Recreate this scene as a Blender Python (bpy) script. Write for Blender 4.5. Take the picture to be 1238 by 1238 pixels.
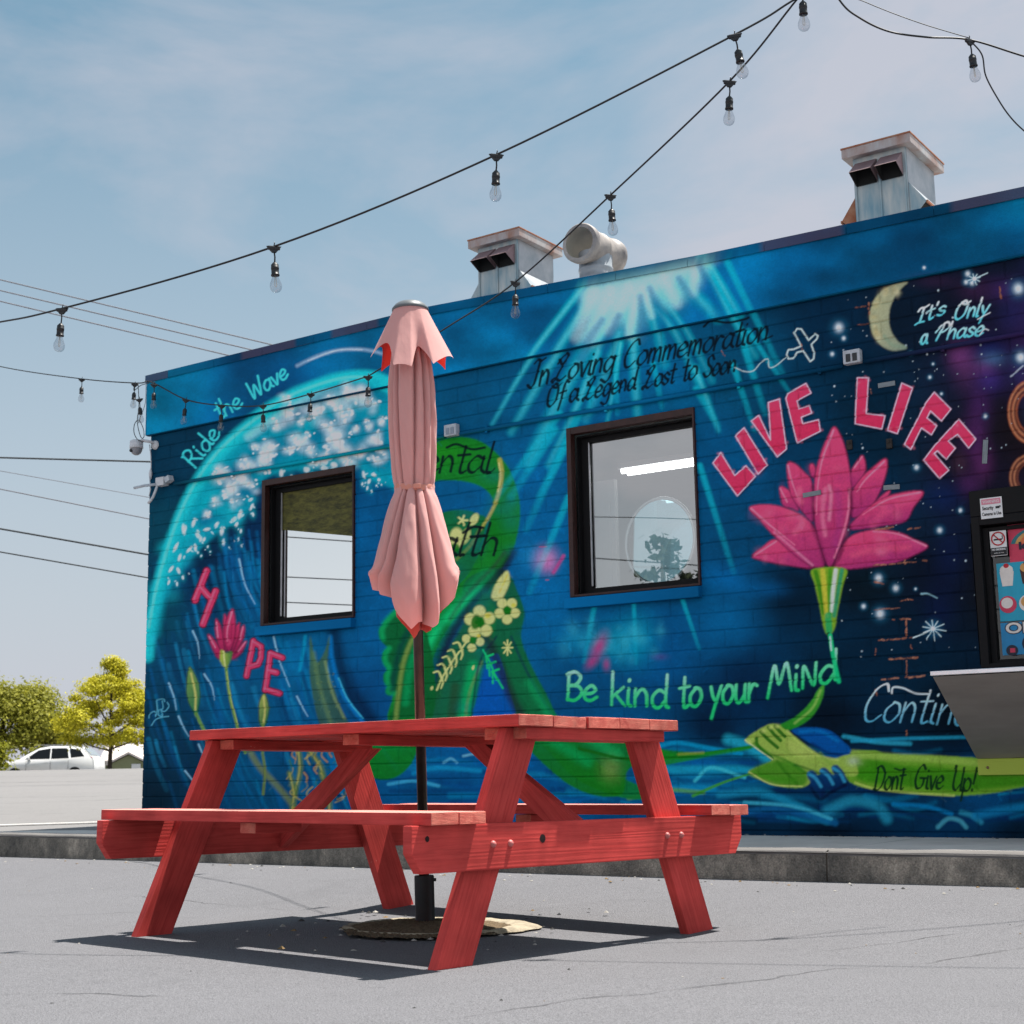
import bpy, bmesh, math, random
import numpy as np
from mathutils import Vector, Matrix, Euler

for o in list(bpy.data.objects): bpy.data.objects.remove(o)
S = bpy.context.scene
COL = S.collection
R = math.radians

# ------------------------------------------------------------------ camera
cam_d = bpy.data.cameras.new('camera'); cam = bpy.data.objects.new('camera', cam_d); COL.objects.link(cam); S.camera = cam
cam_d.sensor_fit = 'HORIZONTAL'; cam_d.sensor_width = 36.0; cam_d.lens = 36.0 * 1795.6 / 1238
cam_d.clip_start = .05; cam_d.clip_end = 4000
_r = Vector((.99984, .00302, -.01736)); _dn = Vector((-.01762, .1713, -.98506)); _f = Vector((0, .98521, .17132))
cam.matrix_world = Matrix(((_r.x, -_dn.x, -_f.x, 0), (_r.y, -_dn.y, -_f.y, 0), (_r.z, -_dn.z, -_f.z, .595), (0, 0, 0, 1)))
cam_d.dof.use_dof = True; cam_d.dof.focus_distance = 6.2; cam_d.dof.aperture_fstop = 9.0

# ------------------------------------------------------------------ light
TRAVEL = Vector((-.315, -.170, -1.0)).normalized()
SUN_EL = math.asin(-TRAVEL.z); SUN_AZ = math.atan2(-TRAVEL.x, -TRAVEL.y)
sun_d = bpy.data.lights.new('sun', 'SUN'); sun_d.energy = 5.0; sun_d.angle = R(.55); sun_d.color = (1., .955, .88)
sun = bpy.data.objects.new('sun', sun_d); COL.objects.link(sun)
sun.rotation_euler = TRAVEL.to_track_quat('-Z', 'Y').to_euler(); sun.location = (8, 0, 18)
W = bpy.data.worlds.new('World'); S.world = W; W.use_nodes = True
nt = W.node_tree; nt.nodes.clear(); N, LK = nt.nodes, nt.links
out = N.new('ShaderNodeOutputWorld'); bg = N.new('ShaderNodeBackground'); bg.inputs['Strength'].default_value = .1
sky = N.new('ShaderNodeTexSky'); sky.sky_type = 'NISHITA'; sky.sun_disc = False; sky.sun_elevation = SUN_EL; sky.sun_rotation = SUN_AZ
sky.air_density = 1.0; sky.dust_density = 1.2; sky.ozone_density = 1.4; sky.altitude = 100
tc = N.new('ShaderNodeTexCoord'); mp = N.new('ShaderNodeMapping'); LK.new(tc.outputs['Generated'], mp.inputs[0])
mp.inputs['Location'].default_value = (.6, 3.3, .9); mp.inputs['Scale'].default_value = (1.0, 1.0, 3.0); mp.inputs['Rotation'].default_value = (R(8), R(14), R(20))
n1 = N.new('ShaderNodeTexNoise'); n1.inputs['Scale'].default_value = 1.8; n1.inputs['Detail'].default_value = 7; n1.inputs['Roughness'].default_value = .57; n1.inputs['Distortion'].default_value = .35
LK.new(mp.outputs[0], n1.inputs['Vector'])
cr = N.new('ShaderNodeValToRGB'); cr.color_ramp.elements[0].position = .38; cr.color_ramp.elements[1].position = .60
cr.color_ramp.elements[0].color = (.16, .16, .16, 1); cr.color_ramp.elements[1].color = (.90, .90, .90, 1)
LK.new(n1.outputs['Fac'], cr.inputs[0])
sep = N.new('ShaderNodeSeparateXYZ'); LK.new(tc.outputs['Generated'], sep.inputs[0])
mr = N.new('ShaderNodeMapRange'); mr.inputs['From Min'].default_value = .02; mr.inputs['From Max'].default_value = .52; mr.inputs['To Min'].default_value = 1.0; mr.inputs['To Max'].default_value = 0.
LK.new(sep.outputs['Z'], mr.inputs[0])
mx0 = N.new('ShaderNodeMath'); mx0.operation = 'MAXIMUM'; LK.new(cr.outputs[0], mx0.inputs[0]); LK.new(mr.outputs[0], mx0.inputs[1])
tint = N.new('ShaderNodeMix'); tint.data_type = 'RGBA'; tint.blend_type = 'MULTIPLY'; tint.inputs['Factor'].default_value = 1.
LK.new(sky.outputs[0], tint.inputs['A']); tint.inputs['B'].default_value = (.54, .77, .66, 1)
mixw = N.new('ShaderNodeMix'); mixw.data_type = 'RGBA'; hi = N.new('ShaderNodeMapRange'); hi.interpolation_type = 'SMOOTHSTEP'; hi.inputs['From Min'].default_value = .42; hi.inputs['From Max'].default_value = .75; hi.inputs['To Min'].default_value = 1.; hi.inputs['To Max'].default_value = .45; LK.new(sep.outputs['Z'], hi.inputs[0])
cl_ = N.new('ShaderNodeMath'); cl_.operation = 'MULTIPLY'; LK.new(mx0.outputs[0], cl_.inputs[0]); LK.new(hi.outputs[0], cl_.inputs[1]); LK.new(cl_.outputs[0], mixw.inputs['Factor'])
LK.new(tint.outputs['Result'], mixw.inputs['A'])
side = N.new('ShaderNodeMapRange'); side.interpolation_type = 'SMOOTHSTEP'; side.inputs['From Min'].default_value = -.35; side.inputs['From Max'].default_value = .45; LK.new(sep.outputs['Y'], side.inputs[0])
ccol = N.new('ShaderNodeMix'); ccol.data_type = 'RGBA'; LK.new(side.outputs[0], ccol.inputs['Factor']); ccol.inputs['A'].default_value = (5.6, 5.6, 5.9, 1); ccol.inputs['B'].default_value = (3.15, 3.2, 3.62, 1)
LK.new(ccol.outputs['Result'], mixw.inputs['B'])
LK.new(mixw.outputs['Result'], bg.inputs['Color']); LK.new(bg.outputs[0], out.inputs[0])
S.view_settings.view_transform = 'Standard'; S.view_settings.look = 'None'; S.view_settings.exposure = .88; S.view_settings.gamma = 1.0
S.render.engine = 'CYCLES'
S.cycles.use_denoising = True; S.cycles.max_bounces = 8; S.cycles.diffuse_bounces = 1; S.cycles.transparent_max_bounces = 16; S.cycles.sample_clamp_indirect = 4.0; S.cycles.caustics_reflective = False; S.cycles.caustics_refractive = False

# ------------------------------------------------------------------ helpers
def lin1(c): return tuple((v / 12.92 if v <= .04045 else ((v + .055) / 1.055) ** 2.4) for v in c)
def hexs(r, g, b): return lin1((r / 255, g / 255, b / 255))
MATS = {}
def mat(name, col, rough=.6, var=.12, vscale=6., bump=0., bscale=60., metal=0., col2=None, stretch=None, coord='Object', spec=.4):
    """painted / cast surface: base colour broken up by noise, optional bump"""
    if name in MATS: return MATS[name]
    m = bpy.data.materials.new(name); m.use_nodes = True; n, l = m.node_tree.nodes, m.node_tree.links
    b = n['Principled BSDF']; b.inputs['Roughness'].default_value = rough; b.inputs['Metallic'].default_value = metal; b.inputs['Specular IOR Level'].default_value = spec
    t = n.new('ShaderNodeTexCoord'); mp = n.new('ShaderNodeMapping'); l.new(t.outputs[coord], mp.inputs[0])
    if stretch: mp.inputs['Scale'].default_value = stretch
    no = n.new('ShaderNodeTexNoise'); no.inputs['Scale'].default_value = vscale; no.inputs['Detail'].default_value = 6; no.inputs['Roughness'].default_value = .65; l.new(mp.outputs[0], no.inputs['Vector'])
    mx = n.new('ShaderNodeMix'); mx.data_type = 'RGBA'
    c2 = col2 if col2 else tuple(v * (1 - var * 2) for v in col)
    rp = n.new('ShaderNodeMapRange'); rp.inputs['From Min'].default_value = .3; rp.inputs['From Max'].default_value = .7; l.new(no.outputs['Fac'], rp.inputs[0])
    c1 = col if col2 else tuple(min(1, v * (1 + var * .6)) for v in col)
    mx.inputs['A'].default_value = (*c1, 1); mx.inputs['B'].default_value = (*c2, 1); l.new(rp.outputs[0], mx.inputs['Factor']); l.new(mx.outputs['Result'], b.inputs['Base Color'])
    if bump:
        nb = n.new('ShaderNodeTexNoise'); nb.inputs['Scale'].default_value = bscale; nb.inputs['Detail'].default_value = 5; l.new(mp.outputs[0], nb.inputs['Vector'])
        bp = n.new('ShaderNodeBump'); bp.inputs['Strength'].default_value = bump; bp.inputs['Distance'].default_value = .01; l.new(nb.outputs['Fac'], bp.inputs['Height']); l.new(bp.outputs[0], b.inputs['Normal'])
    MATS[name] = m; return m
def glass_mat(name, refl, tint=(1, 1, 1), rough=0.):
    if name in MATS: return MATS[name]
    m = bpy.data.materials.new(name); m.use_nodes = True; n, l = m.node_tree.nodes, m.node_tree.links; n.clear()
    o = n.new('ShaderNodeOutputMaterial'); t = n.new('ShaderNodeBsdfTransparent'); t.inputs[0].default_value = (*tint, 1)
    g = n.new('ShaderNodeBsdfGlossy'); g.inputs['Roughness'].default_value = rough
    lw = n.new('ShaderNodeLayerWeight'); lw.inputs['Blend'].default_value = .25
    mr = n.new('ShaderNodeMapRange'); mr.inputs['To Min'].default_value = refl; mr.inputs['To Max'].default_value = min(1, refl + .5); l.new(lw.outputs['Facing'], mr.inputs[0])
    x = n.new('ShaderNodeMixShader'); l.new(mr.outputs[0], x.inputs[0]); l.new(t.outputs[0], x.inputs[1]); l.new(g.outputs[0], x.inputs[2]); l.new(x.outputs[0], o.inputs[0])
    MATS[name] = m; return m
def emit_mat(name, col, s):
    if name in MATS: return MATS[name]
    m = bpy.data.materials.new(name); m.use_nodes = True; b = m.node_tree.nodes['Principled BSDF']
    b.inputs['Emission Color'].default_value = (*col, 1); b.inputs['Emission Strength'].default_value = s; b.inputs['Base Color'].default_value = (*col, 1); MATS[name] = m; return m

def link(name, me, ms, parent=None):
    o = bpy.data.objects.new(name, me); COL.objects.link(o)
    for m in (ms if isinstance(ms, (list, tuple)) else [ms]): me.materials.append(m)
    if parent: o.parent = parent
    return o
def tag(o, label=None, cat=None, group=None, kind=None):
    if label: o['label'] = label
    if cat: o['category'] = cat
    if group: o['group'] = group
    if kind: o['kind'] = kind
    return o
def empty(name, loc=(0, 0, 0), rot=(0, 0, 0)):
    o = bpy.data.objects.new(name, None); COL.objects.link(o); o.location = loc; o.rotation_euler = rot; o.empty_display_size = .1; return o
class MB:
    """collects boxes, tubes, lathes and prisms into ONE mesh"""
    def __init__(s): s.v = []; s.f = []; s.m = []; s.uv = []; s.sm = []
    def add(s, V, F, mi=0, uv=None, smooth=False):
        b = len(s.v); s.v += [tuple(p) for p in V]
        for i, f in enumerate(F):
            s.f.append(tuple(b + k for k in f)); s.m.append(mi if not isinstance(mi, list) else mi[i]); s.sm.append(smooth); s.uv.append(uv[i] if uv else None)
    def box(s, c, d, rot=None, bev=0., mi=0, axis=0, emi=None, taper=None):
        """box centred at c with size d; axis = grain direction; emi = material of the two end faces"""
        bm = bmesh.new(); bmesh.ops.create_cube(bm, size=1)
        for v in bm.verts:
            v.co = Vector((v.co.x * d[0], v.co.y * d[1], v.co.z * d[2]))
        if bev: bmesh.ops.bevel(bm, geom=list(bm.edges), offset=bev, segments=2, profile=.6, affect='EDGES')
        bm.normal_update(); off = random.random() * 7
        V = []; F = []; U = []; M = []
        o = [k for k in range(3) if k != axis]
        for f in bm.faces:
            ft = []; n = f.normal; mm = mi
            end = abs(n[axis]) > .8
            if end and emi is not None: mm = emi
            for v in f.verts:
                if end: ft.append((v.co[o[0]] * 1. + off, v.co[o[1]] * 1. + off))
                else: ft.append((v.co[axis] + off, v.co[o[0]] + v.co[o[1]] + off * 1.7))
            U.append(ft); M.append(mm); F.append([v.index for v in f.verts])
        T = Matrix.Translation(Vector(c))
        if rot is not None: T = T @ (rot.to_4x4() if isinstance(rot, Matrix) else Euler(rot).to_matrix().to_4x4())
        bm.verts.index_update(); V = [T @ v.co for v in bm.verts]
        bm.free(); s.add(V, F, M, U); return s
    def bar(s, a, b, w, h, up=(0, 0, 1), **k):
        a, b = Vector(a), Vector(b); x = (b - a).normalized(); u = Vector(up); y = u.cross(x).normalized(); z = x.cross(y)
        return s.box((a + b) / 2, ((b - a).length, w, h), Matrix((x, y, z)).transposed(), **k)
    def tube(s, pts, r, seg=8, mi=0, caps=True, smooth=True):
        P = [Vector(p) for p in pts]; n = len(P); V = []; F = []
        rr = r if isinstance(r, (list, tuple)) else [r] * n
        up = Vector((0, 0, 1)); t0 = (P[1] - P[0]).normalized()
        if abs(t0.dot(up)) > .95: up = Vector((0, 1, 0))
        y = up.cross(t0).normalized()
        for i in range(n):
            t = (P[min(i + 1, n - 1)] - P[max(i - 1, 0)]).normalized(); y = (y - t * y.dot(t)).normalized(); z = t.cross(y)
            for k in range(seg):
                a = 2 * math.pi * k / seg; V.append(P[i] + (y * math.cos(a) + z * math.sin(a)) * rr[i])
        for i in range(n - 1):
            for k in range(seg): F.append((i * seg + k, i * seg + (k + 1) % seg, (i + 1) * seg + (k + 1) % seg, (i + 1) * seg + k))
        if caps: F.append(tuple(range(seg - 1, -1, -1))); F.append(tuple((n - 1) * seg + k for k in range(seg)))
        s.add(V, F, mi, None, smooth); return s
    def lathe(s, prof, seg=20, c=(0, 0, 0), rot=None, mi=0, smooth=True):
        V = []; F = []; T = Matrix.Translation(Vector(c))
        if rot is not None: T = T @ (rot.to_4x4() if isinstance(rot, Matrix) else Euler(rot).to_matrix().to_4x4())
        for r, z in prof:
            for k in range(seg):
                a = 2 * math.pi * k / seg; V.append(T @ Vector((r * math.cos(a), r * math.sin(a), z)))
        for i in range(len(prof) - 1):
            for k in range(seg): F.append((i * seg + k, i * seg + (k + 1) % seg, (i + 1) * seg + (k + 1) % seg, (i + 1) * seg + k))
        s.add(V, F, mi, None, smooth); return s
    def prism(s, pts, a, b, plane='xz', mi=0):
        """outline pts in a plane, pushed from a to b along the third axis"""
        n = len(pts)
        def P(p, t): return {'xz': (p[0], t, p[1]), 'xy': (p[0], p[1], t), 'yz': (t, p[0], p[1])}[plane]
        V = [P(p, a) for p in pts] + [P(p, b) for p in pts]
        F = [tuple(range(n)), tuple(range(2 * n - 1, n - 1, -1))] + [(i, i + n, (i + 1) % n + n, (i + 1) % n) for i in range(n)]
        s.add(V, F, mi); return s
    def build(s, name, ms, parent=None, recalc=True):
        me = bpy.data.meshes.new(name); me.from_pydata(s.v, [], s.f)
        if any(u is not None for u in s.uv):
            L = me.uv_layers.new(name='grain'); k = 0
            for f, u in zip(s.f, s.uv):
                for j in range(len(f)):
                    L.data[k].uv = u[j] if u else (s.v[f[j]][0], s.v[f[j]][2]); k += 1
        me.polygons.foreach_set('material_index', s.m); me.polygons.foreach_set('use_smooth', s.sm)
        if recalc:
            bm = bmesh.new(); bm.from_mesh(me); bmesh.ops.recalc_face_normals(bm, faces=bm.faces); bm.to_mesh(me); bm.free()
        me.update(); return link(name, me, ms, parent)
def grid_obj(name, X, Y, Z, m, parent=None, flip=False):
    """surface through 2-D arrays of points"""
    h, w = X.shape; me = bpy.data.meshes.new(name)
    me.from_pydata([], [], []); co = np.stack([X, Y, Z], -1).reshape(-1, 3).astype(np.float32)
    i = (np.arange(h - 1)[:, None] * w + np.arange(w - 1)[None]).ravel(); q = np.stack([i, i + 1, i + w + 1, i + w], -1)
    if flip: q = q[:, ::-1]
    me.vertices.add(len(co)); me.vertices.foreach_set('co', co.ravel()); me.loops.add(q.size); me.loops.foreach_set('vertex_index', q.ravel().astype(np.int32))
    me.polygons.add(len(q)); me.polygons.foreach_set('loop_start', np.arange(0, q.size, 4, dtype=np.int32)); me.polygons.foreach_set('use_smooth', np.ones(len(q), bool))
    me.update(); me.validate(); return link(name, me, m, parent)
def text_mesh(txt, size, loc, parent, m, name='lettering', rot=(R(90), 0, 0), width=None, ext=.0004, bold=0.):
    cu = bpy.data.curves.new('t', 'FONT'); cu.body = txt; cu.size = size; cu.extrude = ext; cu.offset = bold; cu.align_x = 'CENTER'; cu.resolution_u = 3
    o = bpy.data.objects.new('t', cu); COL.objects.link(o); bpy.context.view_layer.update()
    me = bpy.data.meshes.new_from_object(o.evaluated_get(bpy.context.evaluated_depsgraph_get())); bpy.data.objects.remove(o)
    xs = [v.co.x for v in me.vertices]; k = (width / (max(xs) - min(xs))) if width and xs else 1
    M = Matrix.Translation(Vector(loc)) @ Euler(rot).to_matrix().to_4x4() @ Matrix.Diagonal((k, 1, 1, 1)); me.transform(M)
    me.materials.clear(); return link(name, me, m, parent)
# ---- MURAL BEGIN ----
# The mural is painted on a numpy canvas in the wall's own picture (strokes, soft sprays,
# polygons, a single-stroke alphabet); the wall's vertices then take their paint from it.
CX0, CY0, CX1, CY1, CS = 150.0, 200.0, 1290.0, 1036.0, 1.5
CW, CH = int((CX1 - CX0) * CS), int((CY1 - CY0) * CS)
rng = np.random.RandomState(7)
canvas = np.zeros((CH, CW, 3), np.float32)

def lin(c):
    c = np.asarray(c, np.float32) / 255.0
    return np.where(c <= .04045, c / 12.92, ((c + .055) / 1.055) ** 2.4).astype(np.float32)

def win(x0, y0, x1, y1):
    i0 = max(0, int((x0 - CX0) * CS) - 1); i1 = min(CW, int((x1 - CX0) * CS) + 2)
    j0 = max(0, int((y0 - CY0) * CS) - 1); j1 = min(CH, int((y1 - CY0) * CS) + 2)
    if i1 <= i0 or j1 <= j0: return None
    X = (np.arange(i0, i1, dtype=np.float32) + .5) / CS + CX0
    Y = (np.arange(j0, j1, dtype=np.float32) + .5) / CS + CY0
    return (slice(j0, j1), slice(i0, i1)), X[None, :], Y[:, None]

def put(sl, a, col):
    c = canvas[sl]; a = a[..., None]
    canvas[sl] = c * (1 - a) + (col if np.ndim(col) == 3 else lin(col)) * a

def spline(pts, n=8, closed=False):
    P = np.asarray(pts, float)
    if len(P) < 3 and not closed:
        return np.linspace(P[0], P[-1], n + 1) if len(P) == 2 else P
    if closed: Q = np.vstack([P[-1], P, P[0], P[1]])
    else: Q = np.vstack([2 * P[0] - P[1], P, 2 * P[-1] - P[-2]])
    out = []; t = np.linspace(0, 1, n, endpoint=False)[:, None]
    for i in range(1, len(Q) - 2):
        a, b, c, d = Q[i - 1], Q[i], Q[i + 1], Q[i + 2]
        out.append(.5 * (2 * b + (c - a) * t + (2 * a - 5 * b + 4 * c - d) * t ** 2 + (3 * b - a - 3 * c + d) * t ** 3))
    out = np.vstack(out)
    return out if closed else np.vstack([out, P[-1]])

def stroke(pts, w, col, al=1., soft=.8, smooth=True, n=8, w2=None, nib=None, fade=0):
    """a line of paint: width w (to w2 at the end), nib=(thin, angle) for a broad pen, fade = alpha falls to the end"""
    P = spline(pts, n) if smooth and len(pts) > 2 else np.asarray(pts, float)
    if len(P) < 2: P = np.vstack([P, P + .01])
    m = w * .5 + (w2 or 0) * .5 + soft * 2 + 2
    q = win(P[:, 0].min() - m, P[:, 1].min() - m, P[:, 0].max() + m, P[:, 1].max() + m)
    if q is None: return
    sl, X, Y = q; A = np.zeros((Y.shape[0], X.shape[1]), np.float32)
    N = len(P) - 1; ox, oy = sl[1].start, sl[0].start
    for i in range(N):
        (ax, ay), (bx, by) = P[i], P[i + 1]
        ww = w if w2 is None else w + (w2 - w) * (i + .5) / N
        if nib:
            an = math.atan2(by - ay, bx - ax)
            ww *= nib[0] + (1 - nib[0]) * abs(math.sin(an - nib[1]))
        m = ww / 2 + soft + 1
        q2 = win(min(ax, bx) - m, min(ay, by) - m, max(ax, bx) + m, max(ay, by) + m)
        if q2 is None: continue
        s2, X2, Y2 = q2
        dx, dy = bx - ax, by - ay; L = dx * dx + dy * dy + 1e-9
        t = np.clip(((X2 - ax) * dx + (Y2 - ay) * dy) / L, 0, 1)
        D = np.hypot(X2 - ax - t * dx, Y2 - ay - t * dy)
        v = np.clip((ww / 2 + soft - D) / (2 * soft), 0, 1); v = v * v * (3 - 2 * v)
        if fade: v = v * (1 - fade * (i + t) / N)
        s3 = (slice(s2[0].start - oy, s2[0].stop - oy), slice(s2[1].start - ox, s2[1].stop - ox))
        if s3[0].start < 0 or s3[1].start < 0: continue
        T = A[s3]
        if T.shape == v.shape: np.maximum(T, v, out=T)
    put(sl, A * al, col)

def boxblur(A, r):
    for ax in (0, 1):
        k = int(r)
        if k < 1: return A
        pad = [(0, 0), (0, 0)]; pad[ax] = (k + 1, k)
        B = np.cumsum(np.pad(A, pad, mode='edge'), axis=ax)
        A = (B[2 * k + 1:] - B[:-2 * k - 1]) if ax == 0 else (B[:, 2 * k + 1:] - B[:, :-2 * k - 1])
        A = A / (2 * k + 1)
    return A

def poly(pts, col, al=1., soft=.7, smooth=True, grad=None, n=6):
    """filled outline; grad=(colour2, angle in degrees) runs from col to colour2 across it"""
    P = spline(pts, n, True) if smooth else np.asarray(pts, float)
    m = soft * 3 + 2
    q = win(P[:, 0].min() - m, P[:, 1].min() - m, P[:, 0].max() + m, P[:, 1].max() + m)
    if q is None: return
    sl, X, Y = q; A = np.zeros((Y.shape[0], X.shape[1]), bool)
    for i in range(len(P)):
        (ax, ay), (bx, by) = P[i], P[(i + 1) % len(P)]
        if ay == by: continue
        c = ((ay > Y) != (by > Y)) & (X < (bx - ax) * (Y - ay) / (by - ay) + ax)
        A ^= c
    A = A.astype(np.float32); r = max(1, round(soft * CS * .6))
    A = boxblur(boxblur(A, r), r) * al
    if grad:
        an = math.radians(grad[1]); t = X * math.cos(an) + Y * math.sin(an)
        pr = P[:, 0] * math.cos(an) + P[:, 1] * math.sin(an)
        t = np.clip((t - pr.min()) / (np.ptp(pr) + 1e-6), 0, 1)[..., None]
        col = lin(col) * (1 - t) + lin(grad[0]) * t
    put(sl, A, col)

def blob(x, y, rx, ry, col, al=1., hard=.0, rot=0.):
    """sprayed spot: hard 0 = soft mist, 1 = crisp"""
    R = max(rx, ry) * (1.15 if hard > .5 else 2.2) + 2
    q = win(x - R, y - R, x + R, y + R)
    if q is None: return
    sl, X, Y = q; c, s = math.cos(math.radians(rot)), math.sin(math.radians(rot))
    u = ((X - x) * c + (Y - y) * s) / rx; v = (-(X - x) * s + (Y - y) * c) / ry
    d = np.sqrt(u * u + v * v)
    if hard > .5: A = np.clip((1.08 - d) / (.16 + (1 - hard)), 0, 1)
    else: A = np.exp(-d * d * 1.1) * np.clip((2.1 - d) * 2, 0, 1)
    put(sl, (A * al).astype(np.float32), col)

def vnoise(sx, sy, seed):
    r = np.random.RandomState(seed); gh, gw = int(CH / sy) + 3, int(CW / sx) + 3
    G = r.rand(gh, gw).astype(np.float32)
    yi = np.arange(CH) / sy; xi = np.arange(CW) / sx
    y0 = yi.astype(int); x0 = xi.astype(int); fy = yi - y0; fx = xi - x0
    fy = (fy * fy * (3 - 2 * fy))[:, None].astype(np.float32); fx = (fx * fx * (3 - 2 * fx))[None, :].astype(np.float32)
    a = G[y0][:, x0]; b = G[y0][:, x0 + 1]; c = G[y0 + 1][:, x0]; d = G[y0 + 1][:, x0 + 1]
    return (a * (1 - fx) + b * fx) * (1 - fy) + (c * (1 - fx) + d * fx) * fy

def seam_y(x): return 527 + (309 - 527) / (1238 - 178.5) * (x - 178.5)

# --- ground coats
BASE_LOW = [(190,560,0,48,82),(205,640,0,62,92),(182,760,0,70,100),(183,860,0,48,80),(182,970,0,30,54),(235,690,0,36,78),(215,800,0,62,110),(280,830,0,88,150),
 (300,950,0,78,135),(240,930,0,50,88),(350,640,0,52,104),(370,800,0,98,165),(300,640,0,40,86),(450,650,0,88,158),(440,760,0,92,165),(440,840,0,72,140),(560,470,0,72,122),(500,500,0,80,130),
 (640,600,0,96,170),(650,700,0,100,175),(650,780,0,92,160),(610,870,0,88,165),(700,850,0,72,132),(620,480,0,80,135),(700,520,0,92,160),(800,470,0,96,160),
 (900,450,0,74,122),(870,560,0,80,142),(900,640,0,66,118),(870,740,0,88,155),(790,790,0,80,150),(960,720,0,34,64),(960,500,0,64,108),(1050,560,0,36,62),(1040,480,0,40,70),(1040,700,2,24,40),
 (1000,390,0,46,84),(1090,370,4,28,54),(1130,700,6,20,46),(1180,560,24,20,48),(1200,430,30,24,66),(1160,350,14,24,52),(1100,800,0,42,74),(1020,800,0,44,78),(900,830,0,34,76),(860,880,0,22,56),(1000,870,0,16,38),
 (1150,860,0,16,34),(1200,700,12,14,24),(1230,520,22,16,24),(1290,500,26,16,30),(650,960,0,84,158),(850,930,0,92,158),(1000,960,0,66,120),(1200,960,0,84,150),(900,1003,0,34,66),(1000,1010,0,16,34),(1230,1010,0,30,56),
 (500,960,0,88,160),(400,950,0,76,142),(760,920,0,90,158),(1290,800,8,14,22)]
BASE_LOW = [(x, y, r * .85, g * .78, b * .84) if x > 940 else (x, y, r, g, b) for x, y, r, g, b in BASE_LOW]
BASE_TOP = [(186,480,0,110,150),(230,475,0,112,160),(270,500,0,82,135),(300,440,0,72,122),(345,470,0,58,104),(400,415,0,92,142),(450,410,0,82,124),(550,395,0,92,144),(600,420,0,98,148),
 (640,390,0,70,116),(620,450,0,112,162),(560,450,0,98,150),(850,350,0,98,158),(900,310,0,92,142),(960,330,0,72,118),(1050,290,0,66,106),(1100,300,0,56,94),(1180,270,0,72,112),(1238,245,0,96,138),(1230,290,0,60,100),(1290,260,0,70,110)]
def idw(ctrl, p):
    step = 8; X = (np.arange(0, CW + step, step)) / CS + CX0; Y = (np.arange(0, CH + step, step)) / CS + CY0
    N = 0; Dn = 0
    for x, y, r, g, b in ctrl:
        w = 1 / ((X[None] - x) ** 2 + (Y[:, None] - y) ** 2 + 500.) ** p
        N = N + w[..., None] * lin((r, g, b)); Dn = Dn + w
    G = (N / Dn[..., None]).astype(np.float32)
    yi = np.arange(CH) / step; xi = np.arange(CW) / step; y0 = yi.astype(int); x0 = xi.astype(int)
    fy = (yi - y0)[:, None, None].astype(np.float32); fx = (xi - x0)[None, :, None].astype(np.float32)
    return (G[y0][:, x0] * (1 - fx) + G[y0][:, x0 + 1] * fx) * (1 - fy) + (G[y0 + 1][:, x0] * (1 - fx) + G[y0 + 1][:, x0 + 1] * fx) * fy
XX = (np.arange(CW) + .5) / CS + CX0; YY = (np.arange(CH) + .5) / CS + CY0
top_mask = YY[:, None] < seam_y(XX)[None, :]
canvas[:] = np.where(top_mask[..., None], idw(BASE_TOP, 1.5) * np.array([1, 1.28, 1.14], np.float32) * (.62 + .76 * vnoise(75, 34, 12))[..., None], idw(BASE_LOW, 1.6) * np.array([1, 1.0, .76], np.float32))
cloudy = (vnoise(60, 60, 1) * .5 + vnoise(26, 22, 2) * .3 + vnoise(11, 10, 3) * .2)
canvas *= (.72 + .56 * cloudy)[..., None]
paint_grain = vnoise(2.2, 2.2, 4)

# --- the wave: rim, body, foam
RIM = [(174,790),(178,757),(187,712),(199,668),(214,625),(232,587),(256,552),(284,524),(318,498),(352,478),(388,464),(420,456),(448,456),(470,464),(500,490)]
INNER = [(500,600),(470,588),(448,580),(436,566),(410,560),(380,566),(345,570),(322,578),(312,592),(303,612),(288,632),(268,640),(255,652),(240,664),(226,684),(212,704),(199,722),(186,752),(176,790)]
poly(RIM + INNER, (0,150,170), .95, 3)
poly([(236,640),(262,585),(300,545),(350,515),(420,500),(470,520),(470,570),(400,548),(330,560),(290,610),(250,640)], (0,118,150), .6, 9)
for k in range(60):
    i = rng.randint(2, 12); a = np.array(RIM[i], float); b = np.array(INNER[max(1, 17 - i)], float)
    p = a + (b - a) * rng.uniform(.15, .9) + rng.normal(0, 8, 2)
    blob(p[0], p[1], rng.uniform(6, 18), rng.uniform(5, 12), [(0,100,140),(0,180,190),(20,195,205),(0,84,128)][rng.randint(4)], rng.uniform(.25, .6), 0, rng.uniform(-60, 20))
stroke([(x + 4, y + 3) for x, y in RIM[:-1]], 15, (25,196,204), .95, 4, w2=20)
stroke([(x + 11, y + 9) for x, y in RIM[1:-2]], 9, (0,160,176), .5, 5)
stroke([(x + 1.5, y + 1) for x, y in RIM[1:-2]], 3.2, (110,226,228), .6, 1.6)
stroke([(300,528),(340,502),(390,478),(440,472)], 9, (160,220,226), .55, 4)
stroke([(344,512),(372,492),(400,476),(436,470),(462,480)], 12, (0,96,132), .5, 5)
def foam(x, y, r, big=True):
    for k in range(7 if big else 4):
        dx, dy = rng.normal(0, r * .42, 2)
        blob(x + dx, y + dy, r * rng.uniform(.42, .75), r * rng.uniform(.38, .62), (206,218,224), rng.uniform(.3, .65), 0, rng.uniform(-70, 10))
    for k in range(8 if big else 5):
        dx, dy = rng.normal(0, r * .5, 2)
        blob(x + dx, y + dy, r * rng.uniform(.14, .42), r * rng.uniform(.12, .34), (222,228,232), .8, .62, rng.uniform(-70, 10))
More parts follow.
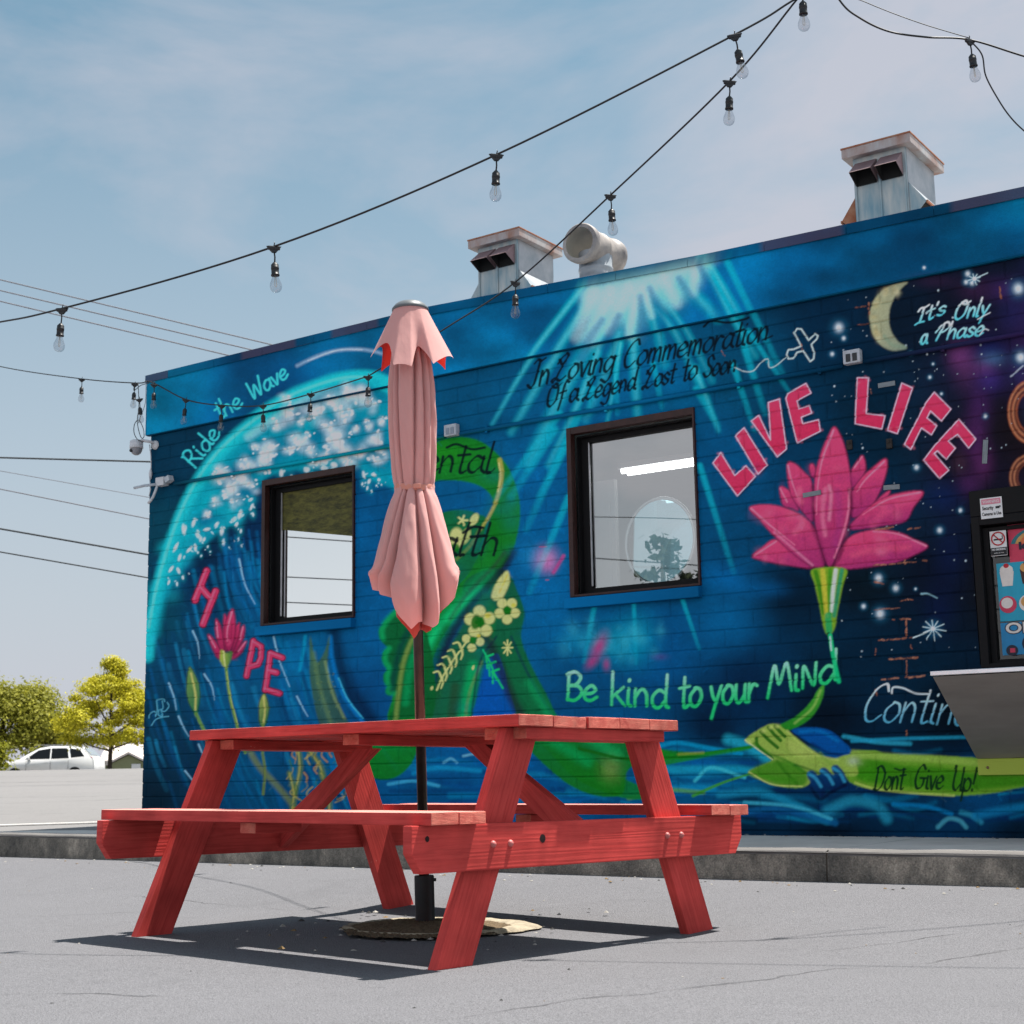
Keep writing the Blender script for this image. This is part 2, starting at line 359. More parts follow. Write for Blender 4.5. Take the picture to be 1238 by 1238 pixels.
for x, y, r in [(382,500,14),(405,486,15),(425,480,14),(395,515,11),(418,500,12),(352,500,12),(348,485,9),(440,478,11),(452,492,9),(336,514,10),(326,540,13),(318,552,12),(345,548,9),
                (402,532,16),(412,545,14),(394,552,12),(372,528,9),(358,534,12),(374,546,10),(380,560,9),(420,556,12),(436,548,11),(452,530,12),(446,512,9),(462,508,8),(456,556,9),(300,562,12),(292,580,13),
                (270,576,13),(278,592,12),(262,568,9),(258,606,9),(286,608,10),(304,590,9),(250,622,8),(320,566,9),(462,548,8),(366,510,8),(432,520,9),(308,540,8)]:
    foam(x + rng.normal(0, 1.5), y + rng.normal(0, 1.5), r * .82, r > 10)
for x, y, rx, ry, rot in [(222,640,4,10,15),(234,632,3.5,8,10),(240,648,4,8,-20),(212,662,3,9,20),(229,664,3,8,25),(236,662,3,7,15),(217,674,3,7,20),(207,688,3,7,20),(216,690,3,6,-30),(221,698,2.5,4,0),(214,706,2.2,4,0),
                          (204,704,2.2,5,0),(243,652,3,5,0),(250,640,7,3,-30),(262,634,6,3,-35),(268,642,4,8,0),(270,656,3,6,-20),(247,652,2.5,4,0),(283,628,7,4,-30),(290,622,4,9,20),(286,634,3,5,10),(303,604,5,3,-15),(304,613,3,7,10),
                          (306,622,2.4,4,0),(291,642,2.2,4,0),(288,652,1.8,4,0),(292,660,1.6,3,0),(251,661,1.8,2.6,20),(239,668,1.4,2.2,0),(243,672,1.4,2.4,0),(254,667,1.3,1.6,0),(271,638,1.4,2,0),(277,662,1.2,2,0),
                          (340,572,4,7,0),(352,578,3,6,0),(371,568,6,5,0),(378,574,3,5,0),(392,566,8,4,-20),(404,562,7,5,0),(425,566,4,5,10),(440,574,3,7,0),(446,582,3,5,0),(452,574,5,3,20),(458,580,3,3,0),(444,590,2,4,0),(449,594,1.6,3,0),(438,585,1.8,3.4,0),(455,587,1.6,2,0),(461,586,1.3,2,0)]:
    blob(x, y, rx * 1.5, ry * 1.4, (20,175,190), .45); blob(x, y, rx * .72, ry * .78, (212,224,228), .9, .62, rot + rng.uniform(-25, 25)); blob(x + rng.normal(0, 2.5), y + rng.normal(0, 3), rx * .45, ry * .4, (190,216,224), .8, .6, rng.uniform(-60, 60))
stroke([(362,443),(385,432),(408,425),(432,423),(452,425),(470,430)], 3.4, (150,180,205), .75, 2.2)
stroke([(375,437),(410,424.5),(440,423.5)], 1.6, (205,215,228), .6, 1)
# --- water inside the wave: combed strokes
for k in range(230):
    x = rng.uniform(178, 420); lo = np.interp(x, [176,215,260,305,345,400,430], [790,705,665,640,770,785,800])
    y = lo + rng.uniform(0, 1) ** 1.2 * (965 - lo)
    L = rng.uniform(30, 95); sl = np.interp(x, [180,300,430], [.30,.38,.34]) * np.interp(y, [650,980], [.75,1.35])
    c = [(0,112,172),(0,140,186),(0,58,104),(0,40,82),(0,98,160),(30,150,196)][rng.randint(6)]
    stroke([(x, y), (x + L * sl * .38, y + L * .5), (x + L * sl, y + L)], rng.uniform(1.5, 6), c, rng.uniform(.18, .5), rng.uniform(1.2, 3), fade=.7, n=5)
for k in range(46):
    x = rng.uniform(268, 318); y = rng.uniform(640, 700); L = rng.uniform(50, 110)
    stroke([(x, y), (x + L * .08, y + L * .5), (x + L * .34, y + L)], rng.uniform(1.5, 5), [(0,140,190),(0,104,166),(0,46,92),(0,120,176)][rng.randint(4)], rng.uniform(.25, .5), 2, fade=.5, n=5)
for p in [[(233,763),(239,778),(241,796)],[(204,826),(210,842),(213,858)],[(247,815),(256,830),(259,846)],[(359,842),(366,856),(372,866)],[(240,900),(246,914),(250,922)],[(224,932),(232,942),(240,952)],[(216,866),(222,880),(228,890)],[(289,676),(296,706),(308,730)],[(331,770),(338,800),(350,830)]]:
    stroke(p, 2.2, (150,200,226), .8, 1.1, w2=.8)
stroke([(369,769),(366,790),(362,810)], 4, (0,150,190), .7, 1.6)
# trough edge: bright lip and dark crescent
stroke([(404,765),(410,800),(424,838),(448,872),(470,900)], 16, (0,18,48), .75, 8, w2=24)
stroke([(399,770),(402,800),(414,838),(436,870),(462,905),(480,930)], 5, (0,116,186), .85, 2.5)
stroke([(409,820),(420,845),(438,868)], 2, (60,180,214), .8, 1)

# --- fish tail, pods, stems, weed
poly([(375,769),(382,800),(392,788),(398,768),(398.5,772),(396,810),(406,838),(418,868),(440,900),(425,930),(398,905),(385,872),(378,842),(374,808)], (64,104,74), .92, 1.2, True, ((34,70,74), 60))
stroke([(379,790),(386,830),(400,875)], 5, (110,140,84), .45, 3); stroke([(393,800),(402,838),(416,868)], 3, (150,170,110), .5, 2)
for k in range(26):
    a = rng.uniform(0, 1); x = 376 + 28 * a + rng.uniform(-4, 4); y = 800 + 100 * rng.uniform(0, 1)
    blob(x + (y - 800) * .22, y, 1.4, 1.1, (120,140,70), .35, .6)
def leaf(pts, c1, c2, mid=None):
    poly(pts, c1, .95, .9, True, (c2, 40)); P = spline(pts, 6, True); stroke(np.vstack([P, P[:1]]), 1.2, (14,56,40), .7, .7, False)
    if mid: stroke(mid, 2.4, (206,196,110), .85, 1.2)
leaf([(229,806),(238,820),(241.5,834),(241,850),(237,864),(229,852),(225.5,838),(226,822)], (120,150,70), (20,110,70), [(231,814),(236,838),(236,858)])
leaf([(319.5,838),(324,848),(325,860),(321,876),(314,876),(312.5,862),(314,848)], (150,160,70), (40,110,60), [(319,842),(320,860),(318,874)])
stroke([(237,863),(242,874),(247,884),(254,900)], 4, (110,150,70), .9, 1)
stroke([(273,806),(277,838),(286,876),(296,910)], 3.6, (104,140,66), .95, 1); stroke([(274,812),(278,840),(287,876)], 1.2, (190,196,110), .7, .6)
stroke([(318,876),(316,900),(320,930),(318,960)], 3.4, (110,130,60), .85, 1)
stroke([(300,905),(312,925),(330,945),(350,968),(360,985)], 7, (120,130,64), .7, 3)
for a, b in [((360,898),(356,960)),((372,905),(392,945)),((404,905),(436,960)),((350,935),(352,985)),((388,935),(398,985))]:
    stroke([a, ((a[0] + b[0]) / 2 + 5, (a[1] + b[1]) / 2), b], 7, (92,120,60), .7, 2); stroke([a, ((a[0] + b[0]) / 2 + 4, (a[1] + b[1]) / 2), b], 2, (190,176,90), .7, 1)
for k in range(60):
    x = rng.uniform(350, 442); y = rng.uniform(898, 985); c = [(150,130,50),(60,110,60),(180,160,80),(30,90,90),(200,140,50)][rng.randint(5)]
    stroke([(x, y), (x + rng.normal(0, 3), y + 5), (x + rng.normal(0, 4), y + rng.uniform(8, 16))], rng.uniform(1, 2.4), c, .6, .8, n=4)

PINK, PINKD, PINKH, PINKDK = (206,52,98), (160,34,80), (236,138,166), (88,20,52)
def petal(pts, hi=None, c1=PINK, c2=PINKD, ang=80):
    poly([(x + 1, y + 1.5) for x, y in pts], (30,10,40), .55, 2.6); poly(pts, c1, .97, .8, True, (c2, ang))
    P = spline(pts, 6, True); stroke(np.vstack([P, P[:1]]), 1.4, PINKDK, .45, .9, False)
    if hi: stroke(hi, 2.2, PINKH, .75, 1.2, w2=.8)
def q2(pts): return [(170 + x / 3.9935, 670 + y / 3.9935) for x, y in pts]
def fatline(segs, w):
    for s in segs: stroke(q2(s), w + 2.6, (92,16,50), .95, .7, False)
    for s in segs: stroke(q2(s), w, (214,56,96), 1, .7, False)
    for s in segs: stroke([(x - 1, y - 1) for x, y in q2(s)], w * .3, (240,120,150), .5, 1.0, False)
fatline([[(318,80),(262,222)],[(362,178),(300,338)],[(288,158),(346,222)]], 7.2)
fatline([[(545,418),(511,588)],[(545,424),(582,446),(580,500),(566,532),(530,542)]], 6)
fatline([[(626,478),(602,656)],[(626,478),(684,500)],[(618,562),(656,572)],[(602,652),(670,672)]], 6.2)
for pt, hi in [([(325,388),(352,408),(392,470),(398,500),(372,502),(344,452)], [(332,398),(360,450)]), ([(362,312),(388,350),(404,430),(404,480),(378,446),(362,380)], [(366,330),(374,400)]), ([(404,288),(424,340),(430,420),(412,470),(398,400)], None),
               ([(512,418),(490,470),(460,500),(436,506),(446,470),(480,438)], [(505,425),(470,470)]), ([(500,342),(498,400),(462,468),(436,486),(448,420),(480,366)], [(494,352),(480,410)]), ([(474,330),(478,370),(458,440),(440,470),(440,390)], None),
               ([(442,262),(458,330),(452,410),(428,470),(404,420),(410,330)], [(440,280),(420,360),(418,420)])]:
    petal(q2(pt), q2(hi) if hi else None)
poly(q2([(388,462),(412,476),(440,470),(434,512),(412,552),(384,514)]), (168,180,70), 1, .8, True, ((60,120,60), 0)); stroke(q2([(400,470),(408,540)]), 2, (226,226,150), .7, 1)

# --- sea at the foot of the wall
for k in range(150):
    x = rng.uniform(470, 1280); y = rng.uniform(905, 995); L = rng.uniform(30, 110); b = rng.uniform(-6, 6)
    c = [(0,108,180),(0,140,186),(0,54,112),(0,84,150),(10,150,190),(0,40,92)][rng.randint(6)]
    stroke([(x, y), (x + L * .5, y + b), (x + L, y + rng.uniform(-4, 5))], rng.uniform(2, 8), c, rng.uniform(.25, .5), rng.uniform(1.5, 3.5), n=5, fade=.5)
for p, w, c in [([(796,902),(820,898),(860,905),(896,911)],5,(0,150,196)),([(880,894),(905,902),(930,918)],12,(30,170,196)),([(800,930),(840,930),(890,930),(916,934)],9,(20,160,190)),([(812,954),(840,953),(862,954)],10,(10,140,186)),([(840,944),(860,928),(900,940)],4,(60,190,206)),([(1020,890),(1060,897),(1100,899)],5,(40,160,190)),([(1030,896),(1090,893),(1175,891)],4,(30,150,186)),
                ([(870,960),(920,958),(965,975),(1000,992)],9,(20,140,176)),([(1000,980),(1030,968),(1060,974),(1072,990)],12,(30,140,170)),([(880,985),(940,978),(1010,995)],7,(10,96,150)),([(900,970),(960,975),(1005,990)],4,(60,170,196)),([(1080,972),(1120,975),(1150,984)],5,(0,120,176)),([(1134,1000),(1146,990),(1160,992),(1168,1000)],5,(70,160,180)),([(1162,982),(1175,986),(1186,994)],6,(40,140,170)),([(1180,986),(1210,980),(1240,975)],10,(10,120,170)),([(940,955),(1000,948),(1060,955)],10,(0,36,80)),
                ([(536,922),(545,917),(552,922)],3,(90,170,200)),([(560,914),(575,912),(590,920)],3,(110,180,206)),([(500,935),(530,928),(580,932)],5,(10,140,190)),([(470,948),(500,944),(530,950)],4,(60,170,210)),([(760,965),(800,955),(850,958)],5,(90,160,60))]:
    stroke(p, w, c, .75, w * .4)
# --- awareness ribbon, face and leaves in greens
G1, G2, G3, GD = (18,122,30), (0,186,104), (8,86,30), (6,50,40)
poly([(500,560),(512,543),(530,533),(548,528.5),(566,529),(582,534),(596,544),(608,556),(617,570),(624,588),(628,606),(628.5,628),(625,648),(619,668),(606,688),(590,704),(572,722),(552,744),(536,768),(524,795),(516,830),(512,872),(470,872),(474,845),(480,815),(492,785),(506,760),(525,735),(548,712),(566,692),(580,664),(590,636),(596,610),(594,600),(584,590),(570,584),(552,581),(530,581),(500,586)], G1, .97, 1.2)
poly([(560,708),(584,690),(612,690),(626,716),(634,742),(630,770),(640,800),(660,838),(680,876),(720,920),(760,944),(800,960),(760,966),(700,944),(660,905),(634,880),(612,860),(596,826),(584,790),(566,752)], (16,90,54), .95, 1.4, True, ((10,120,50), 70))
poly([(530,622),(548,616.5),(566,617),(580,622),(588,628),(584,652),(570,688),(548,712),(528,732),(500,740),(500,640)], (14,104,48), .95, 1.4)
blob(540, 548, 34, 14, (30,140,20), .55); blob(606, 600, 12, 34, (20,120,30), .5); blob(600, 640, 18, 26, (10,112,24), .7)
stroke([(590,700),(560,728),(536,756),(512,790),(494,828),(488,868)], 22, (0,160,88), .7, 8)
stroke([(582,712),(552,736),(522,772),(500,812),(492,850)], 8, (20,214,128), .65, 5)
stroke([(540,760),(528,800),(520,850)], 14, (6,76,36), .6, 6)
stroke([(604,556),(606.5,572),(604,592),(598,610),(590,626),(581,640)], 5.4, (176,166,78), .85, 1.6, w2=3); stroke([(603,560),(605,576),(602,594)], 2, (214,206,130), .7, 1)
stroke([(610,668),(596,686),(578,704),(560,724),(544,748)], 5, (40,24,50), .55, 3)
stroke([(620,668),(606,690),(590,708),(566,736),(548,764),(536,796),(528,840)], 10, (18,22,44), .8, 4)
# trunk between the ribbon tails
poly([(586,716),(600,740),(596,770),(586,800),(576,840),(572,872),(520,872),(524,840),(536,800),(556,760),(572,736)], (22,92,48), .9, 2, True, ((10,120,60), 20))
stroke([(572,806),(566,840),(560,870)], 13, (0,176,96), .7, 5); stroke([(550,830),(545,870)], 10, (38,60,34), .6, 4); stroke([(582,800),(568,836),(562,870)], 3, (120,140,80), .5, 2)
stroke([(600,770),(580,800),(572,850),(570,872)], 2.4, (4,30,60), .7, 1.5)
poly([(590,800),(600,790),(606,800),(614,830),(622,872),(574,872),(578,840)], (0,84,168), .95, 1.6)
stroke([(588,770),(606,812),(622,850),(640,880)], 12, (28,30,44), .75, 5)
stroke([(618,770),(634,806),(652,840),(672,872)], 3, (10,40,70), .7, 2); stroke([(640,826),(656,852),(672,876)], 10, (10,160,92), .6, 5)
# face profile and hair
poly([(500,728),(480,736),(468,748),(459,760),(458.5,770),(463,778),(468,783),(463,788),(461.5,796),(465,804),(468,809),(464,815),(463.5,823),(468,829),(466,836),(470,841),(478,838),(476,856),(472,872),(520,872),(524,800)], (6,96,42), .97, 1.1)
for a in [[(480,738),(468,750),(462,762),(463,772)],[(470,784),(466,790),(466,800),(470,806)],[(471,810),(468,818),(469,827)],[(472,830),(470,836),(476,838)]]:
    stroke(a, 6.5, (10,170,94), .7, 3)
stroke([(520,742),(500,770),(488,800),(482,836),(478,872)], 5, (150,170,80), .55, 2.5); stroke([(508,770),(496,806),(490,850)], 8, (0,160,90), .6, 4)
stroke([(500,752),(486,778),(478,806),(474,834)], 7, (4,60,60), .7, 4)
poly([(472,872),(520,872),(508,900),(496,925),(478,940),(456,942),(440,930),(436,905)], (10,120,22), .95, 1.4); blob(470, 895, 26, 14, (0,150,80), .5)
# lower leaf of the ribbon
poly([(618,872),(700,872),(740,888),(792,904),(850,912),(792,920),(760,930),(752,960),(720,962),(690,950),(664,930),(640,906)], (8,110,40), .95, 1.4, True, ((20,120,20), 90))
stroke([(640,880),(676,900),(710,920)], 12, (0,170,90), .55, 7); stroke([(690,880),(720,896),(745,912)], 14, (10,176,96), .5, 6); blob(738, 930, 12, 14, (140,160,80), .5)
# flowers on the ribbon
CR, CRH = (204,206,128), (226,220,160)
def flower(x, y, r, k=5, ph=0.):
    for i in range(k):
        a = ph + i * 2 * math.pi / k; blob(x + r * .72 * math.cos(a), y + r * .78 * math.sin(a), r * .52, r * .5, (110,130,70), .5, .6)
    for i in range(k):
        a = ph + i * 2 * math.pi / k; blob(x + r * .7 * math.cos(a), y + r * .76 * math.sin(a), r * .46, r * .46, CR, .97, .85)
    blob(x, y, r * .4, r * .42, (16,110,20), .95, .8); blob(x + r * .55, y - r * .45, r * .26, r * .22, (226,196,60), .8, .6)
blob(552, 650, 9, 13, CR, .95, .85); blob(563, 648, 6, 11, (180,190,110), .9, .8, 20); blob(550, 662, 5, 6, (16,110,20), .9, .8); stroke([(552,676),(568,660),(580,640)], 4, (96,130,60), .8, 1.4)
blob(573, 628, 5, 9, CR, .95, .8, 30)
for a in range(5):
    an = a * 1.257; stroke([(559,629),(559 + 6 * math.cos(an), 629 + 6 * math.sin(an))], 2.6, CR, .95, .7)
poly([(614,690),(616,704),(608,722),(600,726),(594,722),(598,708),(606,696)], CR, .95, 1); stroke([(604,716),(610,702),(614,694)], 2, (226,190,70), .7, 1)
flower(613, 738, 14, 5, .3); flower(580, 752, 17, 5, .9); flower(572, 774, 12, 4, .2)
blob(575, 752, 6, 10, (14,104,20), .95, .8, 10)
stroke([(564,776),(548,798),(534,820),(528,834)], 2.2, CR, .95, .8)
for x, y in [(558,785),(551,794),(545,802),(539,811),(534,820)]:
    stroke([(x, y), (x - 4, y - 8), (x - 10, y - 7)], 3, CR, .95, .8, w2=2); stroke([(x, y), (x + 1, y + 6), (x - 1, y + 12)], 3, CR, .9, .8, w2=2)
blob(522, 832, 2, 3, CR, .95, .8, 20); blob(572, 807, 1.8, 3.4, CR, .9, .8, 10)
for i in range(8):
    an = i * .785; stroke([(613.5,783),(613.5 + 6 * math.cos(an), 783 + 9 * math.sin(an))], 2, CR, .95, .7)
stroke([(584,786),(592,800),(600,822)], 2.2, (20,190,110), .95, .8)
for x, y in [(588,794),(591,803),(595,812)]:
    stroke([(x, y), (x + 8, y - 3)], 2.6, (20,190,110), .95, .8); stroke([(x, y), (x + 1, y + 14)], 2.4, (20,190,110), .9, .8)
stroke([(596,812),(608,832)], 2.4, (20,190,110), .9, .8)
# blue scribbles and pink smudges round the ribbon
blob(642, 672, 14, 14, (30,140,190), .5); blob(660, 676, 12, 13, (214,140,190), .75, 0, 20); blob(664, 682, 8, 9, (196,110,170), .6); stroke([(681,672),(674,684),(669,692)], 4, (190,60,130), .75, 1.6)
for x, y, s in [(652,661,9),(660,701,3)]: stroke([(x, y), (x + s, y)], 1.2, (200,60,80), .7, .5)

# --- burst of light from the roofline
def c5(x, y): return (590 + x / 3.994, 300 + y / 3.994)
blob(*c5(640, 250), 44, 26, (0,160,180), .5); blob(*c5(760, 260), 40, 30, (30,176,190), .55)
RAYS = [((470,190),(210,530),(20,850),9,4,.7),((520,220),(300,560),(110,890),13,7,.7),((600,280),(390,640),(195,1040),18,13,.72),((560,420),(430,760),(290,1050),10,7,.7),((640,420),(560,620),(470,830),14,10,.45),((640,460),(610,650),(575,840),6,5,.7),
        ((700,300),(705,560),(722,820),12,9,.75),((760,210),(812,360),(850,560),10,12,.6),((800,170),(960,400),(1080,640),7,9,.45),((820,300),(905,410),(1010,640),9,9,.5),((900,130),(1010,240),(1110,330),16,14,.8),((1055,50),(1140,190),(1215,320),9,10,.85),((1000,580),(1060,740),(1112,880),9,5,.6),((1030,50),(1180,330),(1290,520),8,9,.55)]
for a, b, c, w0, w1, al in RAYS:
    P = [c5(*a), c5(*b), c5(*c)]; stroke(P, w0 * 1.1, (0,184,200), al, w0 * .34, w2=w1 * 1.15, fade=.45); stroke(P, w0 * .4, (110,224,230), al * .6, w0 * .25, fade=.8)
for x0, y0, x1, y1, w in [(882,319,946,452,8),(862,330,905,420,7),(905,400,962,486,6),(900,420,925,500,8),(886,440,912,520,7),(842,470,868,515,8),(846,563,887,692,7),(686,535,652,600,9),(670,520,618,600,10),(716,470,712,500,7),(688,600,640,716,8),(720,724,706,800,6),(766,722,769,802,5),(824,722,845,784,5),(700,500,636,640,9),(676,500,600,602,8),(744,440,746,500,7),(790,440,800,492,7)]:
    stroke([(x0, y0), ((x0 + x1) / 2, (y0 + y1) / 2), (x1, y1)], w, (10,180,200), .72, w * .36, fade=.7, w2=w * .85)
poly([c5(*p) for p in [(470,215),(700,150),(1040,60),(1080,90),(1010,200),(890,290),(800,250),(735,420),(690,420),(660,360),(560,430),(470,470),(500,330)]], (130,212,216), .85, 10)
for a, b, w in [((520,220),(440,430),14),((600,220),(500,440),14),((690,200),(590,400),12),((730,230),(690,420),9),((760,200),(800,330),8),((860,150),(920,270),12),((1010,100),(1000,220),10)]:
    stroke([c5(*a), c5((a[0] + b[0]) / 2, (a[1] + b[1]) / 2), c5(*b)], w, (186,226,228), .85, w * .45, fade=.5)
poly([c5(*p) for p in [(470,215),(780,130),(1100,40),(1100,60),(840,200),(700,290),(560,300)]], (176,222,224), .75, 9)
for p in [[(790,200),(830,300),(850,380)],[(930,150),(980,230),(1040,320)],[(1010,60),(1090,200),(1130,330)],[(745,240),(752,330),(750,420)],[(640,330),(600,420),(560,480)],[(560,350),(500,440),(450,530)],[(430,300),(350,420),(280,530)]]:
    stroke([c5(*q) for q in p], 8, (0,96,150), .55, 4, w2=12)
blob(746, 778, 30, 24, (0,156,184), .6); blob(770, 770, 22, 30, (0,160,190), .5); blob(700, 775, 24, 16, (0,140,178), .5)
for k in range(24): blob(rng.uniform(680, 800), rng.uniform(750, 800), rng.uniform(3, 9), rng.uniform(4, 12), (60,180,200), .2)
blob(724, 782, 7, 15, (176,54,120), .85, 0, 25); blob(716, 800, 5, 9, (176,54,120), .7, 0, 40); blob(733, 803, 4, 7, (176,54,120), .6); blob(797, 794, 9, 4, (90,60,140), .4)
blob(880, 700, 34, 16, (0,110,178), .5, 0, 20); blob(930, 712, 22, 10, (0,104,170), .35)
for k in range(16): blob(rng.uniform(540, 640), rng.uniform(560, 860), rng.uniform(8, 20), rng.uniform(6, 14), (0,110,180), .12)


def brushwork(n, x0, y0, x1, y1, al, seed, wmax=3.2):
    """loose dabs that vary the paint already on the wall"""
    r = np.random.RandomState(seed)
    for k in range(n):
        x, y = r.uniform(x0, x1), r.uniform(y0, y1); i, j = int((x - CX0) * CS), int((y - CY0) * CS)
        c = canvas[min(j, CH - 1), min(i, CW - 1)] * r.choice([.62, .78, 1.28, 1.5]); c = np.clip(c, 0, .9); c = np.where(c <= .0031308, c * 12.92, 1.055 * c ** (1 / 2.4) - .055) * 255
        a = r.normal(.25, .5) if r.rand() < .6 else r.uniform(0, 3.14); L = r.uniform(2.5, 9); c1 = canvas[min(max(int((y + L * math.sin(a) - CY0) * CS), 0), CH - 1), min(max(int((x + L * math.cos(a) - CX0) * CS), 0), CW - 1)]
        if np.abs(c1 - canvas[min(j, CH - 1), min(i, CW - 1)]).max() > .1: continue
        stroke([(x, y), (x + L * .5 * math.cos(a) + r.normal(0, 1), y + L * .5 * math.sin(a)), (x + L * math.cos(a), y + L * math.sin(a))], r.uniform(.8, wmax), c, al * r.uniform(.4, 1), r.uniform(.6, 1.8), n=3)
brushwork(2600, 172, 470, 1285, 1005, .38, 31); brushwork(900, 455, 525, 860, 965, .5, 32, 2.6); brushwork(500, 180, 300, 1285, 520, .25, 33)
# --- a single-stroke alphabet (x height 1, ascender 1.9)
_bowl = [(.8,.85),(.45,1.),(.12,.6),(.16,.12),(.45,0),(.8,.45)]
GL = {
 'a': (1.0, [_bowl, [(.82,1.),(.8,.25),(.98,.02)]]), 'b': (.9, [[(.1,1.9),(.1,0)], [(.1,.6),(.42,1),(.76,.75),(.7,.15),(.4,0),(.1,.2)]]),
 'c': (.85, [[(.75,.82),(.45,1),(.1,.6),(.15,.15),(.45,0),(.8,.22)]]), 'd': (1.0, [_bowl, [(.86,1.9),(.82,.25),(.98,.02)]]),
 'e': (.88, [[(.12,.45),(.5,.5),(.74,.72),(.62,.96),(.42,1),(.1,.62),(.15,.12),(.48,0),(.86,.25)]]), 'f': (.7, [[(.8,1.75),(.6,1.9),(.42,1.5),(.3,.3),(.15,-.5)], [(.05,.95),(.7,1.05)]]),
 'g': (.98, [_bowl, [(.84,1.),(.8,-.35),(.5,-.8),(.1,-.6)]]), 'h': (.9, [[(.12,1.9),(.1,0)], [(.1,.5),(.4,1),(.68,.8),(.72,0)]]),
 'i': (.42, [[(.15,1),(.14,.15),(.3,0)], [(.17,1.42),(.2,1.5)]]), 'k': (.82, [[(.1,1.9),(.1,0)], [(.7,1.05),(.14,.45)], [(.3,.62),(.78,0)]]),
 'l': (.42, [[(.18,1.9),(.12,.15),(.3,0)]]), 'm': (1.2, [[(.1,1),(.1,0)], [(.1,.55),(.36,1),(.52,.75),(.52,0)], [(.52,.55),(.8,1),(.98,.75),(1.02,0)]]),
 'n': (.9, [[(.1,1),(.1,0)], [(.1,.5),(.42,1),(.68,.75),(.72,.05)]]), 'o': (.9, [[(.45,1),(.1,.6),(.15,.12),(.48,0),(.8,.42),(.72,.88),(.45,1),(.38,.98)]]),
 'p': (.9, [[(.14,1),(.1,-.8)], [(.12,.6),(.45,1),(.78,.7),(.7,.15),(.35,0),(.12,.25)]]), 'r': (.68, [[(.1,1),(.1,0)], [(.1,.45),(.36,.95),(.66,.88)]]),
 's': (.78, [[(.66,.82),(.4,1),(.15,.8),(.32,.55),(.6,.35),(.58,.1),(.3,0),(.04,.18)]]), 't': (.62, [[(.32,1.65),(.28,.2),(.42,0),(.62,.12)], [(.0,1.08),(.64,1.14)]]),
 'u': (.92, [[(.1,1),(.1,.25),(.35,0),(.7,.4)], [(.74,1),(.72,.2),(.88,0)]]), 'v': (.76, [[(.05,1),(.2,.5),(.36,0),(.55,.5),(.72,1)]]),
 'w': (1.08, [[(.05,1),(.25,0),(.52,.8),(.78,0),(1.02,1)]]), 'y': (.82, [[(.06,1),(.2,.5),(.4,.18)], [(.78,1),(.4,.0),(.14,-.78)]]),
 'B': (1.05, [[(.15,1.85),(.12,0)], [(.02,1.75),(.5,1.95),(.85,1.6),(.6,1.1),(.16,1.0)], [(.16,1.0),(.75,.95),(.95,.45),(.55,0),(.08,.05)]]),
 'C': (1.1, [[(1.05,1.55),(.85,1.9),(.4,1.6),(.1,.8),(.25,.1),(.6,0),(1.0,.35)]]), 'D': (1.2, [[(.2,1.8),(.15,0)], [(0,1.75),(.6,1.9),(1.1,1.3),(.95,.4),(.5,0),(.05,.05)]]),
 'G': (1.25, [[(1.05,1.6),(.75,1.9),(.3,1.5),(.1,.7),(.35,.05),(.8,.1),(1.0,.5),(1.,.8)], [(.6,.85),(1.2,.85)]]), 'H': (1.2, [[(.15,1.9),(.1,0)], [(1.0,1.9),(.95,0)], [(.05,.95),(1.1,1.0)]]),
 'I': (.85, [[(.05,1.55),(.25,1.85),(.55,1.75),(.92,1.9)], [(.52,1.8),(.46,1.),(.38,.1)], [(.0,.02),(.3,.14),(.75,.03)]]), 'J': (.75, [[(.0,1.6),(.3,1.85),(.6,1.75),(.95,1.9)], [(.5,1.8),(.44,1.0),(.36,.2),(.1,-.05),(-.15,.12)]]),
 'L': (1.3, [[(.2,1.25),(.42,1.62),(.78,1.9),(.95,1.72),(.72,1.25),(.45,.62),(.28,.14),(.06,-.02),(.02,.16),(.28,.2),(.66,.0),(1.12,.26)], [(.3,1.5),(.52,1.2)]]),
 'M': (1.25, [[(.0,0),(.3,1.85),(.55,.7),(.9,1.85),(1.2,.1)]]), 'N': (.85, [[(.08,.05),(.12,1.35),(.62,.08),(.72,1.4)]]),
 'O': (1.3, [[(.75,1.85),(.2,1.4),(.15,.4),(.5,0),(1.0,.4),(1.1,1.3),(.8,1.85),(.45,1.7),(.9,1.5),(1.3,1.75)]]), 'P': (1.1, [[(.5,1.75),(.3,.7),(.15,0)], [(-.15,.9),(.2,1.6),(.75,1.9),(1.05,1.5),(.7,.95),(.25,.85)]]),
 'R': (1.0, [[(.15,1.85),(.05,0)], [(.1,1.75),(.55,1.9),(.85,1.5),(.55,1.0),(.12,.95)], [(.4,.95),(.95,0)]]), 'S': (.9, [[(.85,1.5),(.6,1.85),(.25,1.6),(.35,1.1),(.75,.7),(.7,.15),(.3,0),(0,.3)]]),
 'U': (1.1, [[(.1,1.7),(.25,1.85),(.2,.4),(.5,0),(.9,.5)], [(1.0,1.85),(.95,.2),(1.1,0)]]), 'W': (1.5, [[(.1,1.85),(.35,0),(.72,1.3),(1.05,0),(1.4,1.9)]]),
 'V': (1.0, [[(.1,1.85),(.45,0),(.95,1.9)]]), 'T': (1., [[(.5,1.8),(.4,0)], [(0,1.75),(1.,1.9)]]), "'": (.3, [[(.2,1.8),(.12,1.45)]]), '!': (.4, [[(.25,1.9),(.15,.6)], [(.12,.15),(.12,.05)]]), ' ': (.55, []),
}
